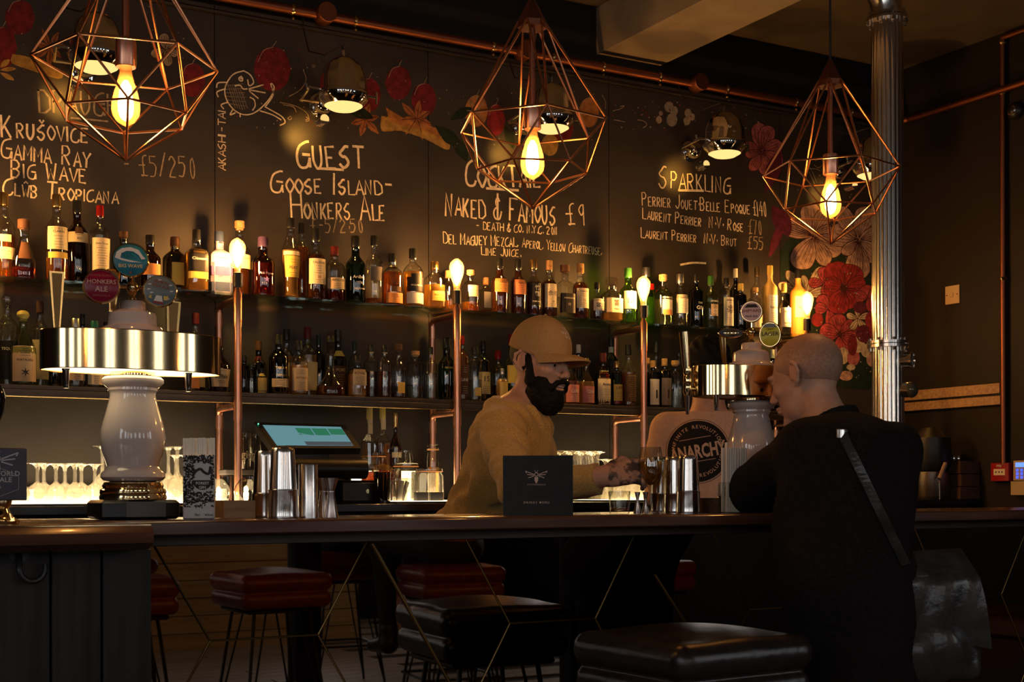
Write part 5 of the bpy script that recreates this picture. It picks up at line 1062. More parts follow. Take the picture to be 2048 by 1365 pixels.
def paddle(t, x, y_, z0, z1, w0, w1, lean=0.0, m=BRASS):
    o = MB().loft([[(-w0/2, -.004, 0), (w0/2, -.004, 0), (w0/2, .004, 0), (-w0/2, .004, 0)], [(-w1/2, -.006, z1-z0), (w1/2, -.006, z1-z0), (w1/2, .006, z1-z0), (-w1/2, .006, z1-z0)]]).build('tap_handle', m, t, False); o.location = (x, y_, z0); o.rotation_euler = (0, lean, 0)
    MB().add([(-w0*.30, -.0048, .004), (w0*.30, -.0048, .004), (w1*.34, -.0066, (z1-z0)*.97), (-w1*.34, -.0066, (z1-z0)*.97)], [(0, 1, 2, 3)]).build('handle_inlay', principled('dark_gold_inlay', (.22, .13, .04), .4, .6), o, False); return o
def face_cam(o, at):
    d = CAM-Vector(at); o.rotation_euler = (0, 0, math.atan2(d.y, d.x)+PI/2)
def badge(t, off_, r, ring, mat, oy=1.0):
    q = bpy.data.objects.new('badge', MB().lathe([(r*.9, -.006), (r, -.006), (r*1.06, 0), (r, .006), (r*.96, .004)], (0, 0, 0), 36, axis='y', sy=oy).mesh('badge', ring)); C.objects.link(q); q.parent = t; q.location = off_
    d = CAM-(t.location+Vector(off_)); q.rotation_euler = (0, 0, math.atan2(d.y, d.x)+PI/2)
    MB().lathe([(.001, .0055), (r*.9, .005), (r*.97, .003)], (0, 0, 0), 36, axis='y', sy=oy, cap=False).build('badge_face', mat, q); return q
def prt(q, fn, mat, name='lettering', z=.0062): mb = MB(); fn(mb, lambda x, y: (x, -z, y)); mb.build(name, mat, q, False)
font_body(t)
TEAL = noisy(flat('teal_enamel', (.02, .20, .26), .3), 40, (.015, .15, .21), (.03, .24, .30)); REDE = flat('crimson_enamel', (.30, .008, .03), .25); SLATE = flat('slate_enamel', (.16, .19, .19), .3)
GOLDP = flat('gold_print', (.80, .58, .22), .4)
def bloc(px, py, Yb): q = W(px, py, Yb); q = q-FONT1.location; return (q.x, q.y, q.z/.965)
q = badge(t, bloc(261, 521, 3.09), .0385, BRASS, TEAL)
def wave(mb, f):
    P = [(-.034, .004), (-.03, .018), (-.018, .027), (0, .030), (.018, .024), (.027, .010), (.033, .004), (.024, .002), (.018, .012), (.006, .020), (-.008, .021), (-.02, .015), (-.022, .004), (.0, -.001), (.024, -.005), (0, -.005), (-.02, -.001)]
    mb.add([f(*p_) for p_ in P], [tuple(range(len(P)))[::-1]])
prt(q, wave, WHITEP, 'wave_drawing'); 
prt(q, lambda mb, f: [mb.ribbon(smooth_pts([(-.018+i*.008, .016-abs(i-1)*.002), (-.012+i*.008, .008), (-.004+i*.008, .003)]), .0012, f) for i in range(3)], flat('deep_teal', (.01, .09, .13)), 'wave_lines', .0066)
prt(q, lambda mb, f: text(mb, 'BIG WAVE', f, .0115, 0, -.018), GOLDP); prt(q, lambda mb, f: text(mb, '▲', f, .008, 0, -.032), flat('rust_print', (.3, .06, .03)), 'emblem')
q = badge(t, bloc(203, 573, 3.07), .0385, BRASS, REDE)
prt(q, lambda mb, f: (text(mb, 'HONKERS', f, .0138, 0, .0055), text(mb, 'ALE', f, .0165, 0, -.0125)), flat('cream_print', (.72, .45, .34))); prt(q, lambda mb, f: (text(mb, 'GOOSE ISLAND', f, .0068, 0, .022), text(mb, 'CHICAGO, IL', f, .0065, 0, -.024)), flat('dull_print', (.45, .12, .10)), 'small_lettering')
q = badge(t, bloc(320, 583, 3.07), .0365, BRASS, SLATE)
prt(q, lambda mb, f: (text(mb, 'SESSION', f, .009, .002, .018, -.25), text(mb, 'PALE ALE', f, .009, .001, .008, -.25)), flat('rust_print', (.3, .06, .03)))
prt(q, lambda mb, f: [mb.add([f(x, y), f(x+.007, y+.001), f(x+.0075, y+.003), f(x+.001, y+.003)], [(0, 1, 2, 3)]) for x, y in ((-.026, .014), (-.028, .002), (.02, .012), (.022, -.002), (-.004, .024), (-.022, -.006), (.014, -.02))], WHITEP, 'cloud_marks')
prt(q, lambda mb, f: mb.add([f(-.014, -.024), f(.006, -.026), (f(.004, -.012)), f(-.008, -.010)], [(0, 1, 2, 3)]), WHITEP, 'hill_drawing'); prt(q, lambda mb, f: mb.add([f(-.018, -.028), f(.008, -.033), f(.006, -.026), f(-.012, -.023)], [(0, 1, 2, 3)]), REDW, 'ground_drawing'); prt(q, lambda mb, f: (mb.add([f(.008, -.022), f(.018, -.022), f(.018, -.012), f(.008, -.012)], [(0, 1, 2, 3)]), mb.add([f(-.026, -.016), f(-.018, -.018), f(-.02, -.008)], [(0, 1, 2)])), YL, 'figures_drawing')
paddle(t, -.165, .02, .442, .58, .014, .034, 0, BRASSD); paddle(t, -.035, .05, .50, .60, .014, .03, .05, BRASSD); paddle(t, .10, .03, .442, .53, .026, .034, .03, BRASSD)
# right tower
p2 = W(1503, 900, 3.13); t = thing('beer_font', 'cream ceramic beer tower with brass drum behind the customer\'s elbow', 'beer font', (p2.x, 3.13, CT+.0005)); FONT2 = t; t.scale = (1, 1, .965); t['lit'] = 0
font_body(t); del t['lit']
def bloc2(px, py, Yb): q = W(px, py, Yb); q = q-FONT2.location; return (q.x, q.y, q.z/.965)
q = badge(t, bloc2(1503, 624, 3.07), .031, BRASS, flat('pink_enamel', (.66, .44, .40), .3))
prt(q, lambda mb, f: text(mb, 'SHIPYARD', f, .0125, 0, -.002), REDW); prt(q, lambda mb, f: (text(mb, 'PALE ALE', f, .0085, 0, -.017), mb.add([f(-.02, .012), f(.02, .012), f(.012, .022), f(-.012, .022)], [(0, 1, 2, 3)])), INK, 'dark_lettering')
q = badge(t, bloc2(1540, 670, 3.05), .031, BRASS, flat('lime_enamel', (.60, .58, .05), .3), 1.22)
prt(q, lambda mb, f: (text(mb, 'LAGER', f, .0165, 0, -.003), text(mb, 'CRAFT', f, .007, 0, .014)), INK); prt(q, lambda mb, f: mb.add([f(-.022, .022), f(.022, .022), f(.014, .032), f(-.014, .032)], [(0, 1, 2, 3)]), SLATE, 'badge_band')
q = MB().ball((0, 0, 0), .036, 24, sc=(1, .35, .42)).build('side_badge', BRASS, t); q.location = bloc2(1461, 667, 3.09); q.rotation_euler = (0, 0, -.5)
MB().lathe([(.001, .0), (.034, .0)], (0, -.010, 0), 20, axis='y', cap=False, sy=.35).build('badge_face', BLACK, q)
paddle(t, -.10, .0, .442, .535, .010, .014, -.10, BRASSD)
# tall separate tap
q3 = W(1375, 790, 3.15); tq = (q3.x-FONT2.location.x, q3.y-FONT2.location.y)
zt = lambda y: (W(1375, y, 3.15).z-CT)/.965
o = MB().lathe([(.011, 0), (.0145, zt(665)-zt(738))], (0, 0, 0), 18).build('tap_handle', BRASS, FONT2, label='tall slim tap handle'); o.location = (tq[0]-.004, tq[1], zt(738)); o.rotation_euler = (0, -.08, 0)
o = MB().lathe([(.012, zt(765)), (.013, zt(757)), (.010, zt(752)), (.013, zt(748)), (.012, zt(738))], (0, 0, 0), 18).build('tap_collar', BRASS, FONT2); o.location = (tq[0], tq[1], 0)
o = MB().lathe([(.009, zt(793)), (.014, zt(785)), (.012, zt(775)), (.014, zt(768)), (.011, zt(765))], (0, 0, 0), 18).tube([(0, 0, zt(778)), (.04, 0, zt(778))], .008, 10).build('tap_body', BRASS, FONT2); o.location = (tq[0], tq[1], 0)
MB().lathe([(.0045, zt(830)), (.009, zt(793)), (.010, zt(793)+.01)], (0, 0, 0), 16).build('nozzle', CHROME, o)

# pump clip at the left edge
p = W(8, 1020, 2.80); t = thing('pump_clip', 'slate pump clip with bee emblem and NEW WORLD PALE ALE lettering at the left edge', 'pump clip', (W(20, 1040, 2.80).x, 2.80, CT+.0005))
mb = MB().lathe([(.040, 0), (.042, .006), (.028, .012), (.022, .022), (.018, .030), (.022, .036), (.024, .046), (.015, .048)], (-.02, 0, 0), 28).build('brass_base', BRASS, t)
zc = lambda y: W(20, y, 2.80).z-CT
MB().lathe([(.010, .048), (.008, .12), (.010, .17), (.014, .20), (.024, .225), (.026, .25), (.018, .272), (.006, .282)], (-.030, .012, 0), 24).build('pump_handle', principled('black_lacquer', (.01, .008, .007), .08, 0, .8), t)
q = MB().bbox(-.055, .055, -.004, .004, 0, .102, .003).build('clip_panel', noisy(flat('slate_violet', (.05, .045, .065), .35), 20, (.045, .04, .055), (.065, .055, .075)), t); q.location = (-.030, -.035, .046); d = CAM-t.location; q.rotation_euler = (0, 0, math.atan2(d.y, d.x)+PI/2)
PRN = flat('silver_print', (.55, .47, .46), .5)
def hexa(mb, f, cx, cy_, r, w_): 
    P = [(cx+r*sin(PI/3*i), cy_+r*cos(PI/3*i)) for i in range(7)]
    for i in range(6): mb.ribbon([P[i], P[i+1]], w_, f)
def bee(mb, f, s=1.0, cx=0, cy_=0, lines=True):
    hexa(mb, f, cx, cy_+.002*s, .0045*s, .0014*s)
    mb.add([f(cx+s*x, cy_+s*y) for x, y in ((-.004, -.004), (.004, -.004), (.0045, -.012), (0, -.021), (-.0045, -.012))], [(0, 1, 2, 3, 4)])
    for sg in (-1, 1):
        for (a, b_) in (((.006, .002), (.026, .010)), ((.006, 0), (.022, .002)), ((.006, -.002), (.019, -.006)), ((.024, .006), (.026, .010))): mb.ribbon([(cx+sg*s*a[0], cy_+s*a[1]), (cx+sg*s*b_[0], cy_+s*b_[1])], .0016*s, f)
        mb.ribbon([(cx+sg*s*.001, cy_+s*.006), (cx+sg*s*.004, cy_+s*.012)], .001*s, f)
f_ = lambda x, y: (x, -.0046, y)
mb = MB(); text(mb, 'NEW WORLD', f_, .0135, 0, .048); text(mb, 'PALE ALE', f_, .0135, 0, .036); text(mb, '3.8%', f_, .008, 0, .024); mb.build('lettering', PRN, q, False)
mb = MB(); bee(mb, f_, 1.5, 0, .078); 
for a, b_ in (((0, .066), (-.04, .048)), ((0, .066), (.04, .048)), ((-.04, .048), (-.04, .022)), ((.04, .048), (.04, .022)), ((-.04, .022), (0, .006)), ((.04, .022), (0, .006))): mb.ribbon([a, b_], .0006, f_)
mb.build('bee_emblem', PRN, q, False)

# straw box
sw = W(398, 1040, 3.02); t = thing('straw_box', 'black and white leaf patterned square gin box holding white straws', 'box', (sw.x, 3.02, CT+.0005), -.30)
hb = W(398, 910, 3.02).z-CT; wb_ = M(66, sw)/2*.93
MB().bbox(-wb_, wb_, -wb_, wb_, 0, hb, .006).build('box_body', flat('box_grey', (.62, .56, .52), .5), t)
mb = MB(); rg = random.Random(5)
for i in range(800):
    x, z = rg.uniform(-wb_*.94, wb_*.94), rg.uniform(hb*.18, hb*.98)
    if (abs(x-.008) < .018 and hb*.42 < z < hb*.86) or (z < hb*.24 and rg.random() < .6): continue
    a = rg.uniform(0, 2*PI); L_, w_ = rg.uniform(.0028, .0045), .0016; mb.add([(x+dx*cos(a)-dz*sin(a), -wb_-.0006, z+dx*sin(a)+dz*cos(a)) for dx, dz in ((-L_, 0), (0, w_), (L_, 0), (0, -w_))], [(0, 1, 2, 3)])
mb.build('leaf_print', INK, t, False, kind='stuff'); f_ = lambda x, y: (x, -wb_-.0009, y)
mb = MB(); mb.add([f_(.008+.022*cos(PI+PI*i/10), hb*.60+.022*sin(PI+PI*i/10)) for i in range(11)], [tuple(range(11))]); mb.ribbon(smooth_pts([(-.012, hb*.68), (-.006, hb*.74), (.004, hb*.77), (.012, hb*.72), (.022, hb*.70), (.026, hb*.80)]), .006, f_); mb.build('emblem', INK, t, False)
mb = MB(); text(mb, 'FOREST', lambda x, y: (x, -wb_-.0013, y), .0085, .008, hb*.535); text(mb, 'GIN', lambda x, y: (x, -wb_-.0013, y), .009, .008, hb*.47); mb.build('lettering', WHITEP, t, False)
mb = MB(); text(mb, '70cl', f_, .0075, -.004, .008); text(mb, '42%vol', f_, .0065, .022, .008); mb.build('small_lettering', INK, t, False)
STRAW = principled('white_straw_plastic', (.95, .84, .70), .4); sm = MB().lathe([(.0029, 0), (.0029, .21)], (0, 0, 0), 8).mesh('straw', STRAW); ts_ = W(398, 878, 3.02).z-CT-.21
for i in range(13):
    for j in range(2):
        o = tag(link('straw', sm), 'white straw in the bundle standing in the patterned box', 'straw', 'straws in the patterned box'); a_, b2_ = (-.034+.0057*i)*.95, -.010+.02*j; o.location = (sw.x+a_*cos(.3)+b2_*sin(.3), 3.02-a_*sin(.3)+b2_*cos(.3), CT+ts_+random.uniform(-.001, .001)+.001); o.rotation_euler = (0, random.uniform(-.01, .01), 0)
# wooden crates beside the boxes
for px, pxw, y0, Y, lb in ((466, 64, 1002, 3.12, 'low pale wooden box between straw box and shakers'), (1430, 60, 997, 3.05, 'low brown wooden box under the straws beside the customer\'s elbow')):
    p = W(px, 1030, Y); h = W(px, y0, Y).z-CT; w_ = M(pxw, p)/2; t = thing('wooden_box', lb, 'box', (p.x, Y, CT+.0005))
    wm = WOODL if px < 1000 else noisy(flat('brown_crate_wood', (.12, .06, .03)), 8, (.10, .05, .025), (.16, .08, .04), (1, 8, 8))
    MB().box(-w_, w_, -.05, -.042, 0, h).build('front_board', wm, t, False); MB().box(-w_, w_, .042, .05, 0, h).build('rear_board', wm, t, False); MB().box(-w_, -w_+.008, -.042, .042, 0, h).build('side_board', wm, t, False); MB().box(w_-.008, w_, -.042, .042, 0, h).build('side_board', wm, t, False); MB().box(-w_+.008, w_-.008, -.042, .042, 0, .006).build('base_board', wm, t, False)
# straws and napkins in the right box
p = W(1478, 1000, 3.0); r_ = W(1500, 900, 3.0)
t = thing('straw_holder', 'clear square holder behind the customer\'s elbow', 'holder', (W(1468, 1000, 2.98).x, 2.98, CT+.001)); MB().bbox(-.040, .040, -.022, .022, 0, .085, .004).build('holder_body', CLEAR, t)
for i in range(12):
    for j in range(2):
        o = tag(link('straw', sm), 'white straw in the bundle beside the customer\'s elbow', 'straw', 'straws beside the elbow'); o.location = (W(1468, 1000, 2.98).x-.036+.006*i, 2.97+.018*j, CT+.002-.012*(i > 7)*0); o.scale = (1, 1, (.86 if (i*7+j) % 5 else .93)); o.rotation_euler = (0, random.uniform(-.02, .03), 0)
t = thing('napkin_holder', 'pale folded napkins in a small brass holder', 'napkins', (W(1432, 1000, 3.05).x, 3.0, CT+.046)); MB().bbox(-.022, .022, -.012, .012, -.045, 0, .002).build('stand', BRASSD, t); MB().bbox(-.025, .025, -.012, .012, .001, .035, .002).build('napkins', flat('napkin_paper', (.66, .52, .40)), t)

# shakers and jiggers
def shaker(label, px, ytop, wb0, wt0, Y, join, name='cocktail_shaker'):
    p = W(px, ytop, Y); h = p.z-CT; rb, rt = M(wb0, p)/2, M(wt0, p)/2; t = thing(name, label, 'shaker', (p.x, Y, CT+.0005)); hj = W(px, join, Y).z-CT
    rj = rb+(rt-rb)*hj/h
    MB().lathe([(rb*.98, 0), (rb, .002), (rb*.99, .006), (rj*1.03, hj-.001), (rj*1.05, hj), (rj*1.05, hj+.003), (rj*.99, hj+.004)], (0, 0, 0), 40, cap=False).build('lower_tin', STEEL, t)
    MB().lathe([(rj*.99, hj+.003), (rt*1.02, h-.012), (rt, h-.004), (rt*.9, h), (.001, h)], (0, 0, 0), 40).build('upper_tin', STEEL, t)
shaker('tall two part steel shaker, front one of the left pair', 566, 897, 62, 46, 3.02, 983)
shaker('steel shaker tucked behind the left one of the pair', 529, 903, 52, 38, 3.16, 990)
def cup(label, px, ytop, wb0, wt0, Y, name, mat, flare=True):
    p = W(px, ytop, Y); h = p.z-CT; rb, rt = M(wb0, p)/2, M(wt0, p)/2; t = thing(name, label, 'jigger', (p.x, Y, CT+.0005))
    if flare: MB().lathe([(rb, 0), (rt*.46, h*.62), (rt*.50, h*.64)], (0, 0, 0), 32).build('lower_cup', mat, t); MB().lathe([(rt*.54, h*.64), (rt*.54, h*.67)], (0, 0, 0), 32).build('waist_ring', mat, t); MB().lathe([(rt*.46, h*.67), (rt, h*.985), (rt*1.02, h), (rt*.9, h*.99), (rt*.42, h*.7)], (0, 0, 0), 32, cap=False).build('upper_cup', mat, t)
    else: MB().lathe([(rb, 0), (rb, h-.002), (rb*.97, h), (rb*.94, h-.004), (rb*.94, .004), (.001, .003)], (0, 0, 0), 32, cap=False).build('cup_body', mat, t)
DSTEEL = noisy(principled('dull_steel', (.42, .36, .33), .26, 1.0), 40, (.34, .29, .27), (.50, .43, .40), (1, 1, .02))
cup('straight sided steel cup between shakers and jiggers', 616, 930, 39, 39, 3.05, 'steel_cup', STEEL, False)
cup('double ended steel jigger standing in front', 662, 957, 30, 30, 3.02, 'jigger', DSTEEL); cup('double ended steel jigger half hidden behind the front one', 646, 957, 26, 26, 3.10, 'jigger', DSTEEL)
shaker('tallest steel shaker right of the stemmed glass', 1376, 912, 50, 38, 3.02, 985); shaker('steel shaker directly left of the tallest right one', 1351, 915, 50, 42, 3.12, 990); shaker('steel shaker nearest the stemmed glass', 1322, 915, 42, 40, 3.22, 990)
cup('small steel jigger under the bartender\'s hand', 1275, 985, 18, 12, 3.00, 'jigger', DSTEEL)
cup('second small steel jigger by the glass stem', 1291, 985, 16, 12, 3.08, 'jigger', DSTEEL)
# rocks glass
p = W(1239, 1028, 3.02); t = thing('rocks_glass', 'rocks glass with a last drop of whisky under the bartender\'s wrist', 'glass', (p.x, 3.02, CT+.0005)); r = M(44, p)/2; h = W(1239, 983, 3.02).z-CT
MB().lathe([(r*.86, 0), (r*.92, .003), (r, h), (r*.95, h), (r*.86, .010), (.001, .008)], (0, 0, 0), 28).build('glass_body', CLEAR, t); MB().lathe([(r*.80, .0095), (r*.84, .016), (.001, .0162)], (0, 0, 0), 24).build('whisky', lq('amber'), t)
# snifter held by the bartender
SN = W(1302, 1028, 3.13); t = thing('snifter', 'stemmed tasting glass of golden whisky in the bartender\'s fingers', 'glass', (SN.x, 3.13, CT+.0005)); zs = lambda y: W(1302, y, 3.13).z-CT; r = M(52, SN)/2
MB().lathe([(r*.85, 0), (r*.85, .002), (r*.25, .006), (.005, .014), (.0045, zs(985)), (r*.25, zs(976)), (r*.75, zs(962)), (r*.98, zs(945)), (r, zs(932)), (r*.92, zs(915)), (r*.76, zs(895)), (r*.74, zs(895)), (r*.90, zs(915)), (r*.96, zs(932)), (r*.94, zs(945)), (r*.7, zs(961)), (.001, zs(972))], (0, 0, 0), 32).build('glass_body', CLEAR, t)
MB().lathe([(r*.2, zs(970)), (r*.68, zs(960)), (r*.91, zs(944)), (r*.93, zs(932)), (r*.90, zs(924)), (.001, zs(924))], (0, 0, 0), 28).build('whisky', lq('dram'), t)

# menu
ma, mb_ = W(1005, 1030, 2.94), W(1145, 1030, 2.94); mh = W(1075, 912, 2.94).z-CT; mw = (mb_-ma).length
cxm = (ma+mb_)/2; t = thing('drinks_menu', 'black standing card printed DRINKS MENU with a bee emblem', 'menu', (cxm.x, 2.94, CT+.0005)); wm_ = M(140, cxm)/2
d = CAM-t.location; t.rotation_euler = (0, 0, math.atan2(d.y, d.x)+PI/2)
MB().bbox(-wm_, wm_, -.002, .0, 0, mh, .0008).build('front_cover', noisy(flat('black_card', (.014, .013, .013), .55), 30, (.012, .011, .011), (.018, .016, .015)), t)
o = MB().bbox(-wm_, wm_, .0, .002, 0, mh*.99, .0008).build('back_cover', MATS['black_card'], t); o.location = (0, .012, 0)
f_ = lambda x, y: (x, -.0026, y); mb = MB(); bee(mb, f_, 1.05, -.004, mh*.67); mb.build('bee_emblem', flat('bronze_print', (.75, .52, .42)), t, False)
mb = MB(); text(mb, 'COTTONOPOLIS', f_, .0062, -.004, mh*.50, sx=1.0); mb.build('lettering', flat('dull_bronze_print', (.42, .28, .24)), t, False)
mb = MB(); text(mb, 'D R I N K S   M E N U', f_, .0078, -.004, mh*.20, sx=.9); mb.build('lettering', MATS['bronze_print'], t, False)

# ============================================================ CAGE PENDANT LAMPS
def pendant(x, rot, label):
    Y = 3.0; t = thing('cage_lamp', label, 'lamp', (x, Y, 0), 0, 'copper wire cage lamps over the bar')
    R1, R2, z1, z2, z3, zc, zt_ = .198, .144, 2.108, 1.990, 1.893, 2.375, 2.440
    U_ = [(R1*cos(math.radians(rot+60*i)), R1*sin(math.radians(rot+60*i)), z1) for i in range(6)]; V_ = [(R2*cos(math.radians(rot+30+60*i)), R2*sin(math.radians(rot+30+60*i)), z2) for i in range(6)]
    K_ = [(.036*cos(math.radians(rot+30+60*i)), .036*sin(math.radians(rot+30+60*i)), zc) for i in range(6)]
    def rod(a, b_, nm='cage_rod'): MB().tube([a, b_], .0028, 6).build(nm, COPPERW, t)
    for i in range(6):
        rod(U_[i], U_[(i+1) % 6]); rod(V_[i], V_[(i+1) % 6]); rod(U_[i], V_[i]); rod(U_[i], V_[i-1]); rod(V_[i], (0, 0, z3)); rod(U_[i], K_[i]); rod(U_[i], K_[i-1])
    MB().loft([[Vector(k)*1.08+Vector((0, 0, -.016-zc*.08)) for k in K_], [Vector(k)*1.08+Vector((0, 0, -zc*.08)) for k in K_], [Vector((k[0]*.14, k[1]*.14, zt_)) for k in K_]]).build('cap', COPPERD, t, False)
    MB().lathe([(.008, 2.155), (.008, zc)], (0, 0, 0), 12).build('stem', COPPERD, t); MB().lathe([(.0215, 2.098), (.0225, 2.10), (.0225, 2.150), (.021, 2.158), (.009, 2.159)], (0, 0, 0), 20).build('socket', COPPER, t)
    MB().tube([(0, 0, zt_-.002), (0, 0, CZ-.02)], .0035, 8).build('cord', BLACK, t); MB().lathe([(.001, CZ-.03), (.05, CZ-.03), (.05, CZ-.001)], (0, 0, 0), 20).build('ceiling_rose', BLACK, t)
    bulb_parts(t, 2.104, .98, False, CORE2)
pendant(W(252, 300, 3.0).x, 48, 'leftmost copper wire cage lamp with a glowing bulb, hanging nearest the camera'); pendant(W(1065, 300, 3.0).x, 10, 'middle copper wire cage lamp over the bartender'); pendant(W(1661, 300, 3.0).x, 12, 'rightmost copper wire cage lamp beside the steel column')
for x, y_ in ((-1.2, -1.2), (1.6, -1.6), (4.4, -1.5)):
    L0_ = [o for o in C.objects if o.name == 'cage_lamp'][0]; o = copy_tree(L0_); o.location = (x, y_, 0); o['group'] = 'cage lamps over the high table'; o['label'] = 'copper cage lamp over the high table behind the viewer, mirrored in the brass drums'

# ============================================================ STOOLS
def stool(x, y_, rz, label, mat, seat=.80, w=.40, group='square leather bar stools', hb_=.15):
    t = thing('bar_stool', label, 'stool', (x, y_, 0), rz, group)
    h = w/2
    F_ = Field((-h-.05, -h-.05, seat-.2), (h+.05, h+.05, seat+.06), .006)
    F_.rbox((0, 0, seat-.04), (h, h, .042), .04, .008); F_.ell((0, 0, seat-.025), (h*.86, h*.86, .045), .03); F_.rbox((0, 0, seat-.115), (h*.97, h*.97, .040), .035, .008)
    link('seat_cushion', F_.mesh('seat_cushion', mat), t)
    MB().bbox(-h*.8, h*.8, -h*.8, h*.8, seat-.175, seat-.155, .01).build('seat_plate', BLACK, t)
    for sx_ in (-1, 1):
        for sy_ in (-1, 1):
            MB().tube([(sx_*h*.6, sy_*h*.6, seat-.17), (sx_*h*.95, sy_*h*.95, .006)], .008, 8).tube([(sx_*h*.35, sy_*h*.6, seat-.17), (sx_*h*.95, sy_*h*.95, .012)], .005, 6).build('leg', BLACK, t)
    mb = MB(); q = h*.86
    for a, b_ in (((-q, -q), (q, -q)), ((q, -q), (q, q)), ((q, q), (-q, q)), ((-q, q), (-q, -q))): mb.tube([(a[0], a[1], .26), (b_[0], b_[1], .26)], .007, 8)
    mb.build('foot_ring', BLACK, t); return t
sp = W(1375, 1290, 2.60)
stool(sp.x-.02, 2.56, math.radians(4), 'black leather bar stool in the foreground below the customer', GLEATHER, .825, .42)
for x, y_, rz, lb in ((1.42, .30, .1, 'oxblood leather stool furthest left in the mirrored row'), (2.10, .28, -.05, 'oxblood leather stool empty, second in the mirrored row'), (3.05, .22, .12, 'oxblood leather stool with the seated person in the rust shirt'), (4.1, .35, -.1, 'oxblood leather stool at the right of the mirrored row')):
    stool(x, y_, rz, lb, RLEATHER, .80, .44, 'oxblood stools at the high table')
for x, y_, rz, lb in ((3.12, -1.35, .1, 'oxblood stool across the table under the person with tan boots'), (1.75, -1.4, -.2, 'oxblood stool across the table at the left')): stool(x, y_, rz, lb, RLEATHER, .80, .44, 'oxblood stools across the high table')
t = thing('high_table', 'long dark red high table mirrored in the bar front', 'table', (2.6, -.6, 0)); MB().bbox(-2.2, 2.2, -.32, .32, .97, 1.02, .006).build('tabletop', WOODC, t)
for x in (-1.7, 0, 1.7): MB().bbox(x-.07, x+.07, -.07, .07, .0, .968, .006).build('leg', BLACKM, t)
t = thing('bench_counter', 'lit golden plank bench against the rear wall, seen mirrored', 'bench', (2.6, -3.9, 0))
for i in range(6): MB().bbox(-1.6, 1.6, -.3, .3, i*.13, i*.13+.124, .004).build('plank', noisy(flat('golden_planks', (.45, .28, .10)), 5, (.36, .21, .07), (.52, .33, .13), (.4, 6, 6)), t)
t = thing('wall_bench', 'brown leather bench against the right wall, seen mirrored', 'bench', (5.9, 1.0, 0)); MB().bbox(-.4, .4, -1.0, 1.0, .42, .52, .03).build('seat', noisy(flat('brown_leather', (.20, .08, .035), .35), 20, (.17, .065, .03), (.24, .10, .045)), t); MB().bbox(-.38, .38, -.98, .98, .02, .415, .01).build('base', flat('brown_board', (.12, .05, .025)), t)
# ============================================================ PEOPLE
SKIN = noisy(principled('skin', (.55, .30, .20), .5, 0, .35), 25, (.60, .32, .21), (.70, .40, .275)); SKIN2 = noisy(principled('shaven_skin', (.5, .27, .18), .5, 0, .35), 160, (.36, .19, .12), (.46, .26, .175))
TATT = noisy(principled('tattooed_skin', (.3, .16, .11), .5, 0, .35), 38, (.08, .055, .05), (.52, .29, .20), lo=.44, hi=.54)
SWEAT = noisy(principled('mustard_wool', (.4, .23, .09), .9, 0, .1, Sheen_Weight=.25), 320, (.46, .28, .085), (.78, .50, .16), bump=.3); CAPM = noisy(principled('tan_cotton', (.4, .25, .11), .85, 0, .15), 260, (.42, .26, .105), (.52, .33, .145), bump=.1)
HAIR = noisy(principled('black_hair', (.01, .007, .006), .6, 0, .25), 200, (.003, .0022, .002), (.010, .007, .0055), bump=.6); EYEW = flat('eye_white', (.5, .42, .36), .2); IRIS = flat('dark_iris', (.02, .012, .01), .1); TEETH = flat('teeth', (.75, .62, .5), .25); LIP = flat('lip', (.42, .15, .11), .45)
COAT = noisy(principled('black_wool_coat', (.012, .010, .010), .9, 0, .1), 120, (.011, .0095, .009), (.019, .016, .0145), bump=.2); TROU = principled('black_trousers', (.010, .010, .011), .85, 0, .1); SHOEB = principled('black_shoe', (.015, .012, .01), .4)
TEE = noisy(principled('peach_cotton', (.62, .36, .22), .9, 0, .1), 90, (.74, .46, .32), (.80, .53, .38), bump=.05)
def add_head(F, fr, smile=False, ears=True):
    e, c = F.ell, F.cone
    e((-.012, 0, .03), (.098, .077, .088), .02, fr); e((.030, 0, -.02), (.064, .062, .085), .02, fr); e((.035, 0, -.075), (.052, .050, .042), .02, fr); e((.074, 0, -.102), (.022, .024, .018), .015, fr)
    for s in (-1, 1):
        e((.060, s*.040, -.022), (.024, .022, .019), .014, fr); e((.080, s*.030, .021), (.014, .028, .010), .010, fr); e((.099, s*.033, .001), (.016, .017, .011), .008, fr, True)
        e((.077, s*.031, .0065), (.0135, .0155, .0065), .003, fr); e((.077, s*.031, -.0095), (.0125, .0150, .0065), .003, fr)
        c((.092, s*.003, .014), (.113, s*.002, -.024), .0065, .0085, .008, fr); e((.104, s*.0105, -.032), (.010, .0075, .0075), .005, fr)
        if ears:
            F.chain([(-.002, s*.076, .022), (-.014, s*.087, .029), (-.028, s*.094, .016), (-.030, s*.093, -.004), (-.018, s*.086, -.024), (-.006, s*.077, -.033)], (.0045, .005, .0052, .005, .005, .0055), .004, fr); e((-.013, s*.0815, -.001), (.016, .0045, .028), .004, fr); c((.0, s*.079, -.006), (.001, s*.079, -.014), .0045, .004, .003, fr)
    e((.114, 0, -.028), (.010, .010, .009), .006, fr)
    e((.097, 0, -.058), (.010, .024, .0065), .006, fr); e((.095, 0, -.073 if smile else -.069), (.010, .020, .0065), .006, fr)
    if smile: e((.108, 0, -.0655), (.016, .021, .0065), .003, fr, True)
    c((-.018, 0, -.06), (-.035, 0, -.17), .056, .060, .02, fr)
def eyes(fr, par):
    for s in (-1, 1):
        p = fr @ Vector((.0775, s*.031, -.001)); d = (fr.to_3x3() @ Vector((1, -.25, -.05))).normalized()
        o = MB().ball(p, .0118, 14).build('eye', EYEW, par); MB().ball(p+d*.0075, .0062, 10).build('iris', IRIS, o)
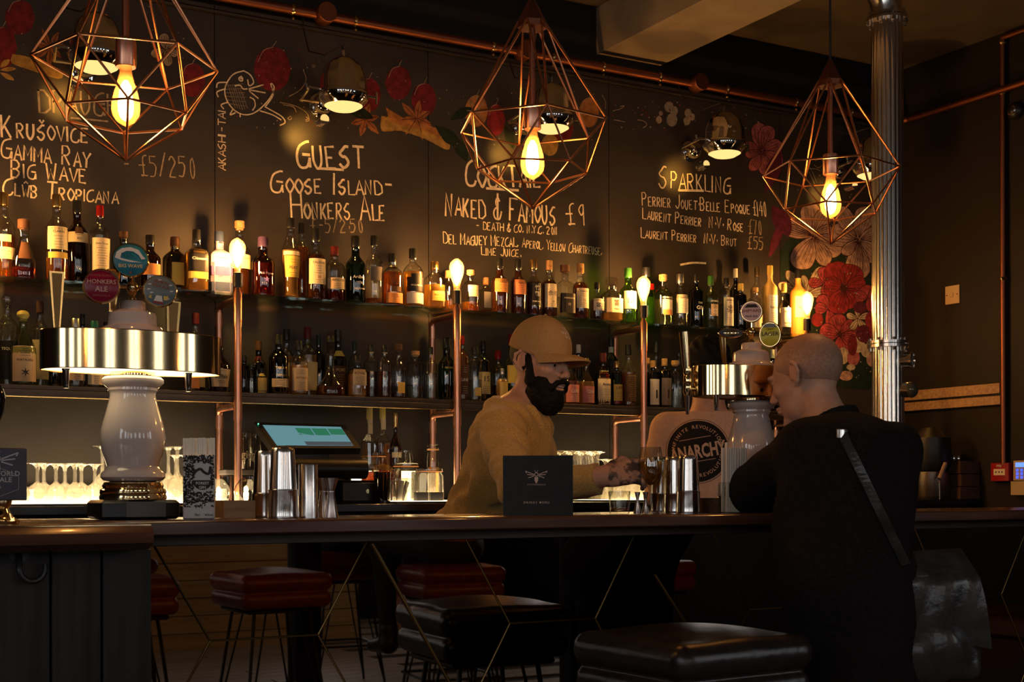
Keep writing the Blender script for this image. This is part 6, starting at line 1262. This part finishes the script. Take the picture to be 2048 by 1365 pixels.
def hand(F, fr, curl=(.5, .6, .65, .75), spread=.0, thumb=((.03, .035, -.005), (.055, .055, -.02), (.085, .050, -.038)), k=.006, sc=1.0):
    F.ell((.045, .0, 0), (.052, .040, .0165), .012, fr); F.ell((.075, 0, .001), (.022, .040, .0135), .01, fr); F.cone((-.04, 0, 0), (.02, 0, 0), .027, .026, .02, fr, flat=1.0)
    for i, (y, L) in enumerate(((.030, .9), (.0105, 1.0), (-.0095, .94), (-.029, .76))):
        p = Vector((.085, y, .002)); a = 0; pts = [Vector((.06, y*.95, 0)), p.copy()]; seg = (.043, .028, .022)
        for j in range(3):
            a += curl[i]*(1.0, 1.15, .8)[j]; d = Vector((cos(a), spread*y*20*.1, -sin(a))); p = p+d*seg[j]*L; pts.append(p.copy())
        F.chain(pts, (.0095, .0095, .0088, .0080, .0068), k, fr)
    F.chain([Vector((.012, .018, -.004))]+[Vector(q) for q in thumb], (.013, .0125, .0105, .008), k, fr)
def tors(F, ch, fd, up, g=0.0, sc=1.0, k=.05, hips=None):
    fr = frame(ch, fd, up); F.ell((0, 0, 0), ((.115+g)*sc, (.175+g)*sc, (.20+g)*sc), k, fr); return fr

# ---- bartender
P1 = thing('person', 'bearded man in tan cap and mustard sweater leaning over the bar', 'person', (2.22, 4.0, 0))
def rel(o, p): 
    o.parent = p; o.matrix_parent_inverse = Matrix.Translation(-Vector(p.location)); return o
f1 = Vector((.33, -.94, -.17)).normalized(); HO = W(1081, 727, 3.85); hf = frame(HO, f1, (0.06, -.04, 1)); hf = hf @ Matrix.Scale(1.04, 4)
GC = Vector((SN.x, 3.13, W(1302, 932, 3.13).z)); wr = GC-Rt*.136+Fw*.020-Up*.030
sh = Vector((2.10, 3.74, 1.36)); el_ = W(1035, 985, 3.47); sh2 = Vector((2.37, 4.00, 1.38)); ch = Vector((2.235, 3.90, 1.30)); hip = Vector((2.20, 4.10, .96))
F = Field((1.86, 3.02, .88), (2.62, 4.32, 1.74), .0036); add_head(F, hf, True)
nb = hf @ Vector((-.035, 0, -.16)); F.cone(nb, ch+Vector((0, 0, .06)), .058, .075, .03)
F.chain([sh, el_, wr], (.045, .038, .026), .02); F.chain([sh2, Vector((2.41, 4.04, 1.12)), Vector((2.34, 3.84, .97))], (.045, .038, .026), .02)
ft = Vector((.74, -.67, 0)); tfr = tors(F, ch, ft, ch-hip, -.012); F.cone(ch, hip, .11, .12, .05); F.cone(sh, sh2, .05, .05, .04)
hfr = frame(wr, Rt*.93-Fw*.30+Up*.16, -Fw*.80+Up*.45-Rt*.1)
hand(F, hfr, (.42, .55, .60, .72)); h2 = frame(Vector((2.34, 3.84, .97)), (0, -1, -.2), (.8, 0, .5)); hand(F, h2)
rel(link('body', F.mesh('body', SKIN)), P1)
# tattooed back of the hand: a thin skin layer over the hand
F = Field(wr-Vector((.12, .12, .12)), wr+Vector((.16, .16, .14)), .0032); hand(F, hfr, (.42, .55, .60, .72)); F.D -= .0007; F.cut(wr+(hfr.to_3x3() @ Vector((.112, 0, 0))), hfr.to_3x3() @ Vector((1, 0, 0))); F.cut(wr, hfr.to_3x3() @ Vector((-1, 0, 0))*1.0)
rel(link('tattooed_hand', F.mesh('tattooed_hand', TATT)), P1)['label'] = 'hand back covered in dark tattoos'
F = Field((1.80, 3.10, .80), (2.70, 4.42, 1.62), .0075); tors(F, ch, ft, ch-hip, .012); F.cone(ch, hip, .125, .150, .06); F.ell(hip, (.16, .16, .17), .06)
F.cone(sh, sh2, .062, .062, .05); F.chain([sh, el_, wr-hfr.to_3x3() @ Vector((.015, 0, 0))], (.070, .060, .044), .03); F.chain([sh2, Vector((2.41, 4.04, 1.12)), Vector((2.34, 3.86, .98))], (.066, .055, .037), .03)
F.cone(nb+Vector((0, 0, .02)), ch+Vector((0, 0, .08)), .066, .085, .03); F.wrinkle(.006, 34, 2); F.wrinkle(.0065, 80, 5)
F.cut(nb+Vector((.0, .0, .035)), Vector((.12, -.22, 1))); F.cut(wr-(hfr.to_3x3() @ Vector((.012, 0, 0))), (wr-el_))
rel(link('sweater', F.mesh('sweater', SWEAT)), P1)
F = Field(hf @ Vector((-.15, -.15, -.24)), hf @ Vector((-.15, -.15, -.24)), .003); 
lo_, hi_ = HO-Vector((.17, .17, .22)), HO+Vector((.20, .20, .20)); F = Field(lo_, hi_, .003)
F.ell((.038, 0, -.092), (.062, .066, .056), .02, hf); F.ell((.062, 0, -.122), (.042, .046, .040), .02, hf)
for s in (-1, 1): F.cone((.012, s*.0685, .016), (.02, s*.064, -.06), .0085, .018, .012, hf); F.ell((.052, s*.045, -.066), (.032, .022, .028), .012, hf); F.chain([(.108, s*.004, -.047), (.101, s*.024, -.053), (.088, s*.036, -.074)], (.0075, .008, .009), .006, hf)
F.ell((.118, 0, -.0655), (.030, .0215, .0105), .004, hf, True); F.wrinkle(.0016, 260, 3)
rel(link('beard', F.mesh('beard', HAIR)), P1)
F = Field(lo_, hi_, .003); F.ell((-.016, 0, .028), (.100, .0795, .088), .01, hf); F.cut(hf @ Vector((0, 0, .05)), hf.to_3x3() @ Vector((0, 0, 1))); F.cut(hf @ Vector((.012, 0, 0)), hf.to_3x3() @ Vector((1, 0, 0))); F.cut(hf @ Vector((0, 0, -.045)), hf.to_3x3() @ Vector((-.5, 0, -1)))
F.cut(hf @ Vector((0, 0, -.02)), hf.to_3x3() @ Vector((.8, 0, -1)))
rel(link('hair', F.mesh('hair', HAIR)), P1); eyes(hf, P1)
for s in (-1, 1):
    rel(MB().tube([hf @ Vector(q) for q in ((.096, s*.014, .0195), (.091, s*.030, .026), (.078, s*.047, .023), (.068, s*.055, .015))], .0042, 8, r1=.002).build('eyebrow', HAIR, P1), P1)
for o in P1.children:
    if o.name.startswith('eye') and not o.name.startswith('eyebrow'): rel(o, P1)
rel(MB().bbox(-.004, .004, -.017, .017, -.003, .004, .002).build('teeth', TEETH), P1); o = P1.children[-1]
for o in P1.children:
    if o.name.startswith('teeth'): o.matrix_basis = Matrix.Translation(hf @ Vector((.0955, 0, -.0645))) @ hf.to_3x3().normalized().to_4x4()
F = Field(lo_, hi_, .003); F.ell((-.010, 0, .042), (.109, .0905, .110), .01, hf); F.cone((-.108, 0, .045), (-.112, 0, .02), .012, .01, .006, hf); F.cut(hf @ Vector((0, 0, .026)), hf.to_3x3() @ Vector((-.16, 0, -1)))
cp_ = rel(link('cap', F.mesh('cap', CAPM)), P1)
def capt(p): return hf @ Vector(p)
rows = []
for a in range(-66, 67, 6):
    u = math.radians(a); s2 = sin(u)**2
    i_ = Vector((-.010+.106*cos(u), .088*sin(u), .034-.006*s2)); o_ = Vector((-.010+.106*cos(u)+.094*max(0, cos(u*1.25))**.8, .086*sin(u), .034-.006-.034*s2**1.1)); m_ = (i_+o_)/2+Vector((0, 0, .007*cos(u)))
    rows.append([capt(i_+Vector((0, 0, .002))), capt(m_+Vector((0, 0, .002))), capt(o_+Vector((0, 0, .002))), capt(o_-Vector((0, 0, .002))), capt(m_-Vector((0, 0, .003))), capt(i_-Vector((0, 0, .004)))])
rel(MB().loft(rows).build('cap_brim', CAPM, None, True, 60), P1)
rel(MB().ball(capt((-.010, 0, .152)), .006, 10).build('cap_button', CAPM), P1)
def capf(x, y, az0=-.10, r=.0022):
    az = az0+x/.1; z = y; q = math.sqrt(max(0, 1-((z-.042)/.110)**2)); return capt((-.010+(.109*q+r)*cos(az), (.0905*q+r)*sin(az), z))
mb = MB(); text(mb, 'THE', capf, .014, .004, .112, align='LEFT'); text(mb, 'NORTH', capf, .014, -.010, .100, align='LEFT'); text(mb, 'FACE', capf, .014, .004, .088, align='LEFT'); o = mb.build('embroidered_lettering', WHITEP, None, False); rel(o, P1)
for az in (0, PI/3, 2*PI/3, PI, -PI/3, -2*PI/3):
    pts = [capt((-.010+(.1095*sin(t))*cos(az), .091*sin(t)*sin(az), .042+.1105*cos(t))) for t in [i*PI/2*.96/8 for i in range(9)]]; rel(MB().tube(pts, .0011, 5).build('cap_seam', CAPM), P1)
# legs
def legs(par, hipc, fd, mat, shoe, lz=.0, split=.09, foot=.12, h=.012):
    s_ = Vector((fd.y, -fd.x, 0)); F = Field(hipc-Vector((.3, .3, hipc.z)), hipc+Vector((.3, .3, .12)), h); F.ell(hipc, (.15, .15, .13), .05)
    for q in (-1, 1): a = hipc+s_*split*q; F.chain([a, Vector((a.x, a.y, .5)), Vector((a.x, a.y, .10))], (.092, .065, .052), .03)
    F.cut((0, 0, .04), (0, 0, -1)); rel(link('trousers', F.mesh('trousers', mat)), par)
    for q in (-1, 1):
        a = hipc+s_*split*q; F = Field((a.x-.22, a.y-.22, -.01), (a.x+.22, a.y+.22, .14), .008); F.chain([a*1.0-Vector((0, 0, a.z-.07))-fd*.03, a-Vector((0, 0, a.z-.045))+fd*.06, a-Vector((0, 0, a.z-.035))+fd*.16], (.052, .046, .034), .02); F.cut((0, 0, .005), (0, 0, -1)); rel(link('shoe', F.mesh('shoe', shoe)), par)
legs(P1, hip, Vector((.5, -.86, 0)), TROU, SHOEB)

# ---- customer
P2 = thing('person', 'shaven headed man in a black coat seen from behind, leaning on the bar', 'person', (2.56, 2.55, 0))
f2 = Vector((-.30, .93, -.30)).normalized(); HO = W(1613, 757, 2.93); hf = frame(HO, f2, (0, .25, 1)) @ Matrix.Scale(1.05, 4)
s1, s2, ch, hip = Vector((2.44, 2.70, 1.27)), Vector((2.665, 2.62, 1.265)), Vector((2.53, 2.64, 1.15)), Vector((2.48, 2.56, .93))
el_ = W(1484, 1005, 2.99); el_.z = CT+.060; wr = Vector((2.60, 3.02, CT+.045)); el2 = Vector((2.74, 2.82, 1.10)); wr2 = Vector((2.74, 2.98, CT+.045))
F = Field((2.25, 2.40, 1.02), (2.90, 3.20, 1.66), .0036); add_head(F, hf); nb = hf @ Vector((-.035, 0, -.16)); F.cone(nb, ch, .062, .09, .03); F.cone(s1, s2, .05, .05, .04); tfr = tors(F, ch, (0.3, .95, 0), ch-hip, -.02)
F.chain([s1, el_, wr], (.045, .035, .026), .02); F.chain([s2, el2, wr2], (.045, .035, .026), .02); hand(F, frame(wr, (1, .3, -.05), (.2, -.5, .8)), (.3, .35, .4, .5)); hand(F, frame(wr2, (-.5, .8, 0), (0, 0, 1)), (.3, .35, .4, .5), thumb=((.03, -.035, -.005), (.055, -.055, -.02), (.085, -.050, -.03)))
rel(link('body', F.mesh('body', SKIN)), P2); eyes(hf, P2)
for o in P2.children:
    if o.name.startswith('eye'): rel(o, P2)
F = Field(HO-Vector((.2, .2, .2)), HO+Vector((.2, .2, .2)), .0035); F.ell((-.012, 0, .03), (.0990, .0780, .0890), .01, hf); F.cut(hf @ Vector((.055, 0, .05)), hf.to_3x3() @ Vector((1, 0, -.2))); F.cut(hf @ Vector((-.02, 0, -.018)), hf.to_3x3() @ Vector((.35, 0, -1)))
rel(link('cropped_hair', F.mesh('cropped_hair', SKIN2)), P2)
F = Field((2.18, 2.10, .42), (3.05, 3.22, 1.52), .009); tors(F, ch, (.3, .95, 0), ch-hip, .015); F.cone(ch, hip, .135, .145, .06); F.cone(hip, hip+Vector((.01, .0, -.42)), .145, .165, .05); F.cone(s1, s2, .070, .070, .05); F.cone(s1+Vector((.03, 0, -.2)), hip+Vector((-.1, 0, 0)), .10, .12, .08)
F.chain([s1, el_, wr-Vector((.05, 0, 0))], (.072, .057, .044), .03); F.chain([s2, el2, wr2-Vector((.0, .04, 0))], (.076, .066, .046), .03); F.cone(nb-Vector((0, .015, .03)), ch+Vector((0, 0, .06)), .075, .10, .04); F.ell(ch+Vector((.02, -.03, .10)), (.13, .09, .09), .05)
F.wrinkle(.004, 22, 9); F.wrinkle(.003, 45, 1); F.cut(nb+Vector((0, 0, .012)), Vector((0, .45, 1))); F.cut((0, 0, .47), (0, 0, -1))
rel(link('coat', F.mesh('coat', COAT)), P2)
F = Field(nb-Vector((.16, .16, .12)), nb+Vector((.16, .16, .10)), .005); F.cone(nb-Vector((0, .01, .05)), nb+Vector((0, .0, .028)), .092, .080, .01); F.cone(nb-Vector((0, .01, .06)), nb+Vector((0, .02, .08)), .076, .070, .008, sub=True); F.cut(nb+Vector((0, 0, .030)), Vector((-.1, .55, 1))); F.cut(nb+Vector((0, .05, 0)), Vector((0, 1, .3)))
rel(link('coat_collar', F.mesh('coat_collar', COAT)), P2)
legs(P2, hip+Vector((0, 0, -.08)), Vector((.1, 1, 0)), TROU, SHOEB)
# satchel
bp = W(1848, 1215, 2.46); B = thing('satchel', 'worn black leather satchel hanging at the customer\'s right hip', 'bag', (bp.x, bp.y, 0))
bf = frame(bp+Vector((.0, -.02, 0)), Rt*.96+Fw*.25+Up*.04, (.10, 0, 1))
F = Field(bp-Vector((.26, .26, .26)), bp+Vector((.26, .26, .30)), .006); F.rbox((.01, 0, -.04), (.118, .044, .150), .035, .01, bf); F.ell((-.01, -.02, -.10), (.10, .05, .08), .03, bf); F.wrinkle(.0045, 48, 4)
LEA = noisy(principled('worn_black_leather', (.03, .03, .03), .3, 0, .6), 18, (.030, .028, .028), (.052, .050, .048), bump=.5, rough=(.18, .38))
rel(link('bag_body', F.mesh('bag_body', LEA)), B)
rows = []
for i in range(13):
    v = i/12; zz_ = .125-.21*v; w_ = .095+.030*v; row = []
    for j in range(11):
        u = j/10*2-1; y_ = -.045-.012*sin(v*PI)-.006*sin(u*5+v*3); zj = zz_-(.025*u if v > .6 else .01*u)*v
        if v < .2: y_ = -.045+.06*(1-v/.2)
        row.append(bf @ Vector((u*w_+.012, y_, zj+(.02 if v < .2 else 0)*(1-v/.2))))
    for j in range(10, -1, -1):
        u = j/10*2-1; y_ = -.041-.012*sin(v*PI)-.006*sin(u*5+v*3); zj = zz_-(.025*u if v > .6 else .01*u)*v
        if v < .2: y_ = -.041+.06*(1-v/.2)
        row.append(bf @ Vector((u*w_+.012, y_, zj+(.02 if v < .2 else 0)*(1-v/.2))))
    rows.append(row)
rel(MB().loft(rows).build('bag_flap', LEA, None, True, 50), B)
# strap draped over the coat
coat = [o for o in P2.children if o.name.startswith('coat') and 'collar' not in o.name][0]
bvh = BVHTree.FromPolygons([v.co.copy() for v in coat.data.vertices], [tuple(p.vertices) for p in coat.data.polygons])
def drape(px, py, lift=.004):
    d = ray(px, py).normalized(); h, n_, i_, dd = bvh.ray_cast(CAM, d); return (h-d*lift) if h else None
mb = MB(); rows = []
for i in range(31):
    u = i/30; px, py = 1682+(1812-1682)*u, 862+(1130-862)*u; a, b_ = drape(px-9, py+3), drape(px+9, py-3)
    if a and b_: dd = (CAM-a).normalized()*.003; rows.append([a+dd, b_+dd, b_, a])
if len(rows) > 3: rel(MB().loft(rows).build('strap', LEA, None, False), B)
q = drape(1684, 868, .006)
if q: rel(MB().bbox(-.018, .018, -.004, .004, -.012, .012, .003).build('buckle', STEEL), B); pass
for o in B.children:
    if o.name.startswith('buckle') and q: o.location = q

# ---- colleague in the printed T-shirt
P3 = thing('person', 'dark haired person in a peach T-shirt printed ANARCHY, facing the bottles', 'person', (W(1415, 900, 4.35).x, 4.35, 0))
cx = W(1418, 900, 4.35).x; fd = Vector((.66, .75, 0)).normalized(); sd = Vector((-fd.y, fd.x, 0)); ch = Vector((cx, 4.35, 1.31)); hip = Vector((cx-.02, 4.36, .98)); s1, s2 = ch+sd*.165+Vector((0, 0, .10)), ch-sd*.165+Vector((0, 0, .10))
HO = W(1418, 742, 4.40); hf = frame(HO, fd+Vector((0, 0, -.15)), (0, 0, 1))
F = Field((cx-.40, 3.95, .86), (cx+.40, 4.95, 1.80), .006); add_head(F, hf); F.cone(hf @ Vector((-.03, 0, -.12)), ch+Vector((0, 0, .05)), .056, .08, .03); tors(F, ch, fd, (0, 0, 1), -.02); F.cone(s1, s2, .045, .045, .03)
for s_, sg in ((s1, 1), (s2, -1)): e_ = s_+sd*.06*sg+Vector((0, 0, -.27)); w_ = e_+fd*.22+Vector((0, 0, .03)); F.chain([s_, e_, w_], (.046, .037, .026), .02); hand(F, frame(w_, fd, sd*sg*-1), (.3, .3, .35, .4))
rel(link('body', F.mesh('body', SKIN)), P3)
F = Field(HO-Vector((.2, .2, .2)), HO+Vector((.2, .2, .2)), .004); F.ell((-.03, 0, .045), (.105, .092, .095), .02, hf); F.ell((-.06, 0, -.02), (.06, .075, .07), .02, hf); F.cut(hf @ Vector((.05, 0, .02)), hf.to_3x3() @ Vector((1, 0, -.4))); F.wrinkle(.006, 120, 8)
rel(link('hair', F.mesh('hair', HAIR)), P3)
F = Field((cx-.40, 3.95, .80), (cx+.40, 4.80, 1.56), .007); fr = tors(F, ch, fd, (0, 0, 1), .012); F.cone(ch, hip, .135, .14, .06); F.ell(ch+Vector((0, 0, -.18)), (.16, .16, .2), .06); F.cone(s1, s2, .066, .066, .05); F.cone(hf @ Vector((-.03, 0, -.14)), ch+Vector((0, 0, .08)), .062, .09, .03)
for s_, sg in ((s1, 1), (s2, -1)): F.cone(s_, s_+sd*.045*sg+Vector((0, 0, -.17)), .072, .066, .03); F.cut(s_+sd*.05*sg+Vector((0, 0, -.175))+fd*0, Vector((sd.x*sg*.9, sd.y*sg*.9, -.9))) if False else None
F.wrinkle(.0025, 26, 6); F.cut(ch+Vector((0, 0, .175)), (0, 0, 1)); F.cut((0, 0, .86), (0, 0, -1)); tee = rel(link('t_shirt', F.mesh('t_shirt', TEE)), P3)
bvt = BVHTree.FromPolygons([v.co.copy() for v in tee.data.vertices], [tuple(p.vertices) for p in tee.data.polygons])
LC, i0, i1, i2 = bvt.ray_cast(CAM, ray(1395, 903).normalized()); ld = (ray(1395, 903).normalized()*.5+fd*.5).normalized(); lr = ld.cross(Up).normalized(); lu = lr.cross(ld).normalized(); lr2 = lr*cos(.16)+lu*sin(.16); lu2 = lu*cos(.16)-lr*sin(.16)
def tf(off_):
    def f(x, y):
        o_ = LC+lr2*x+lu2*y-ld*.6; h, n_, i_, dd = bvt.ray_cast(o_, ld); return (h if h else LC+lr2*x+lu2*y)-ld*off_
    return f
mb = MB(); vs = [(0, 0)]; fs = []; NR, NA = 12, 48; RL = .122
for i in range(1, NR+1): vs += [(RL*i/NR*cos(2*PI*j/NA), RL*i/NR*sin(2*PI*j/NA)) for j in range(NA)]
for j in range(NA):
    k = (j+1) % NA; fs.append((0, 1+j, 1+k))
    for i in range(NR-1): b_ = 1+i*NA; fs.append((b_+j, b_+NA+j, b_+NA+k, b_+k))
f0 = tf(.003); mb.add([f0(*v) for v in vs], fs)
for j in range(NA):
    pass
mb.ribbon([(RL*1.05*cos(2*PI*j/60), RL*1.05*sin(2*PI*j/60)) for j in range(61)], .0016, f0); lg = rel(mb.build('printed_disc', flat('black_shirt_print', (.015, .012, .012), .8)), P3)
f1_ = tf(.0055); mb = MB(); text(mb, 'ANARCHY', f1_, .074, 0, -.026, sx=.62, bold=.035)
for y_, a, b_ in ((.052, -.065, .060), (-.040, .0, .065), (-.040, -.065, -.0)): mb.ribbon([(a+(b_-a)*i/6, y_) for i in range(7)], .0022, f1_)
def arc(s_, r, a0, a1, sz, flip=False):
    for i, c_ in enumerate(s_):
        if c_ == ' ': continue
        a = a0+(a1-a0)*i/(len(s_)-1); text(mb, c_, f1_, sz, r*cos(a), r*sin(a), (a-PI/2) if not flip else (a+PI/2))
arc('INFINITE REVOLUTION', .091, math.radians(168), math.radians(14), .020); arc('INFINITE REVOLUTION', .103, math.radians(-168), math.radians(-14), .020, True)
rel(mb.build('lettering', TEE, None, False), P3)
legs(P3, hip, fd, TROU, SHOEB)

# ---- two seated guests, seen only in the mirrored bar front
def seated(loc, fd, shirt, trou, boot, label, cross=False):
    P = thing('person', label, 'person', (loc[0], loc[1], 0)); L0 = Vector((loc[0], loc[1], 0)); fd = Vector(fd).normalized(); sd = Vector((-fd.y, fd.x, 0)); hip = L0+Vector((0, 0, .90)); ch = hip+Vector((0, 0, .36))+fd*.03
    lo, hi = L0-Vector((.75, .75, 0)), L0+Vector((.75, .75, 1.85)); F = Field((lo.x, lo.y, 1.0), hi, .011); s1, s2 = ch+sd*.17+Vector((0, 0, .09)), ch-sd*.17+Vector((0, 0, .09)); HO = ch+Vector((0, 0, .36))+fd*.03; hf = frame(HO, fd, (0, 0, 1))
    add_head(F, hf); F.cone(hf @ Vector((-.03, 0, -.12)), ch, .056, .09, .03); arms = []
    for s_, sg in ((s1, 1), (s2, -1)): e_ = s_+sd*.05*sg+Vector((0, 0, -.26))+fd*.05; w_ = e_+fd*.24-sd*.06*sg; arms.append([s_, e_, w_]); F.chain([s_, e_, w_], (.045, .036, .026), .02); hand(F, frame(w_, fd, (0, 0, 1)), (.3, .3, .35, .4), k=.008)
    rel(link('body', F.mesh('body', SKIN)), P); F = Field((lo.x, lo.y, .78), (hi.x, hi.y, 1.5), .012); tors(F, ch, fd, (0, 0, 1), .015); F.cone(ch, hip, .13, .145, .06)
    for a in arms: F.chain(a, (.062, .052, .036), .03)
    F.wrinkle(.004, 25, 3); F.cut((0, 0, .84), (0, 0, -1)); rel(link('shirt', F.mesh('shirt', shirt)), P)
    F = Field((lo.x, lo.y, .1), (hi.x, hi.y, 1.0), .012); F.ell(hip-Vector((0, 0, .02)), (.16, .16, .10), .05); feet = []
    for sg in (-1, 1):
        a = hip+sd*.09*sg; kn = a+fd*.40+sd*.06*sg+Vector((0, 0, -.0)); an = kn+Vector((0, 0, -.46))-fd*.05
        if cross and sg > 0: kn = a+fd*.40-sd*.06+Vector((0, 0, .06)); an = kn-sd*.16+fd*.06+Vector((0, 0, -.38))
        F.chain([a, kn, an], (.088, .064, .045), .03); feet.append(an)
    F.wrinkle(.003, 30, 7); rel(link('trousers', F.mesh('trousers', trou)), P)
    F = Field(HO-Vector((.2, .2, .2)), HO+Vector((.2, .2, .2)), .008); F.ell((-.02, 0, .045), (.10, .088, .09), .02, hf); F.cut(hf @ Vector((.06, 0, .02)), hf.to_3x3() @ Vector((1, 0, -.6))); rel(link('hair', F.mesh('hair', HAIR)), P)
    for an in feet:
        F = Field(an-Vector((.26, .26, .14)), an+Vector((.26, .26, .12)), .008); F.chain([an+Vector((0, 0, .03)), an-Vector((0, 0, .05)), an-Vector((0, 0, .07))+fd*.15], (.05, .048, .036), .02); rel(link('boot', F.mesh('boot', boot)), P)
RUST = noisy(principled('rust_shirt', (.3, .08, .03), .85), 60, (.26, .07, .03), (.36, .11, .045)); DEN = noisy(principled('dark_denim', (.02, .022, .025), .8), 80, (.016, .018, .02), (.03, .034, .038)); TAN = principled('tan_suede', (.62, .32, .19), .7)
seated((3.05, .22), (-.1, -1, 0), RUST, DEN, SHOEB, 'guest in rust coloured shirt and jeans mirrored on a red stool in the bar front'); seated((3.12, -1.35), (0.05, 1, 0), COAT, DEN, TAN, 'guest with crossed legs and tan boots mirrored in the bar front', True)
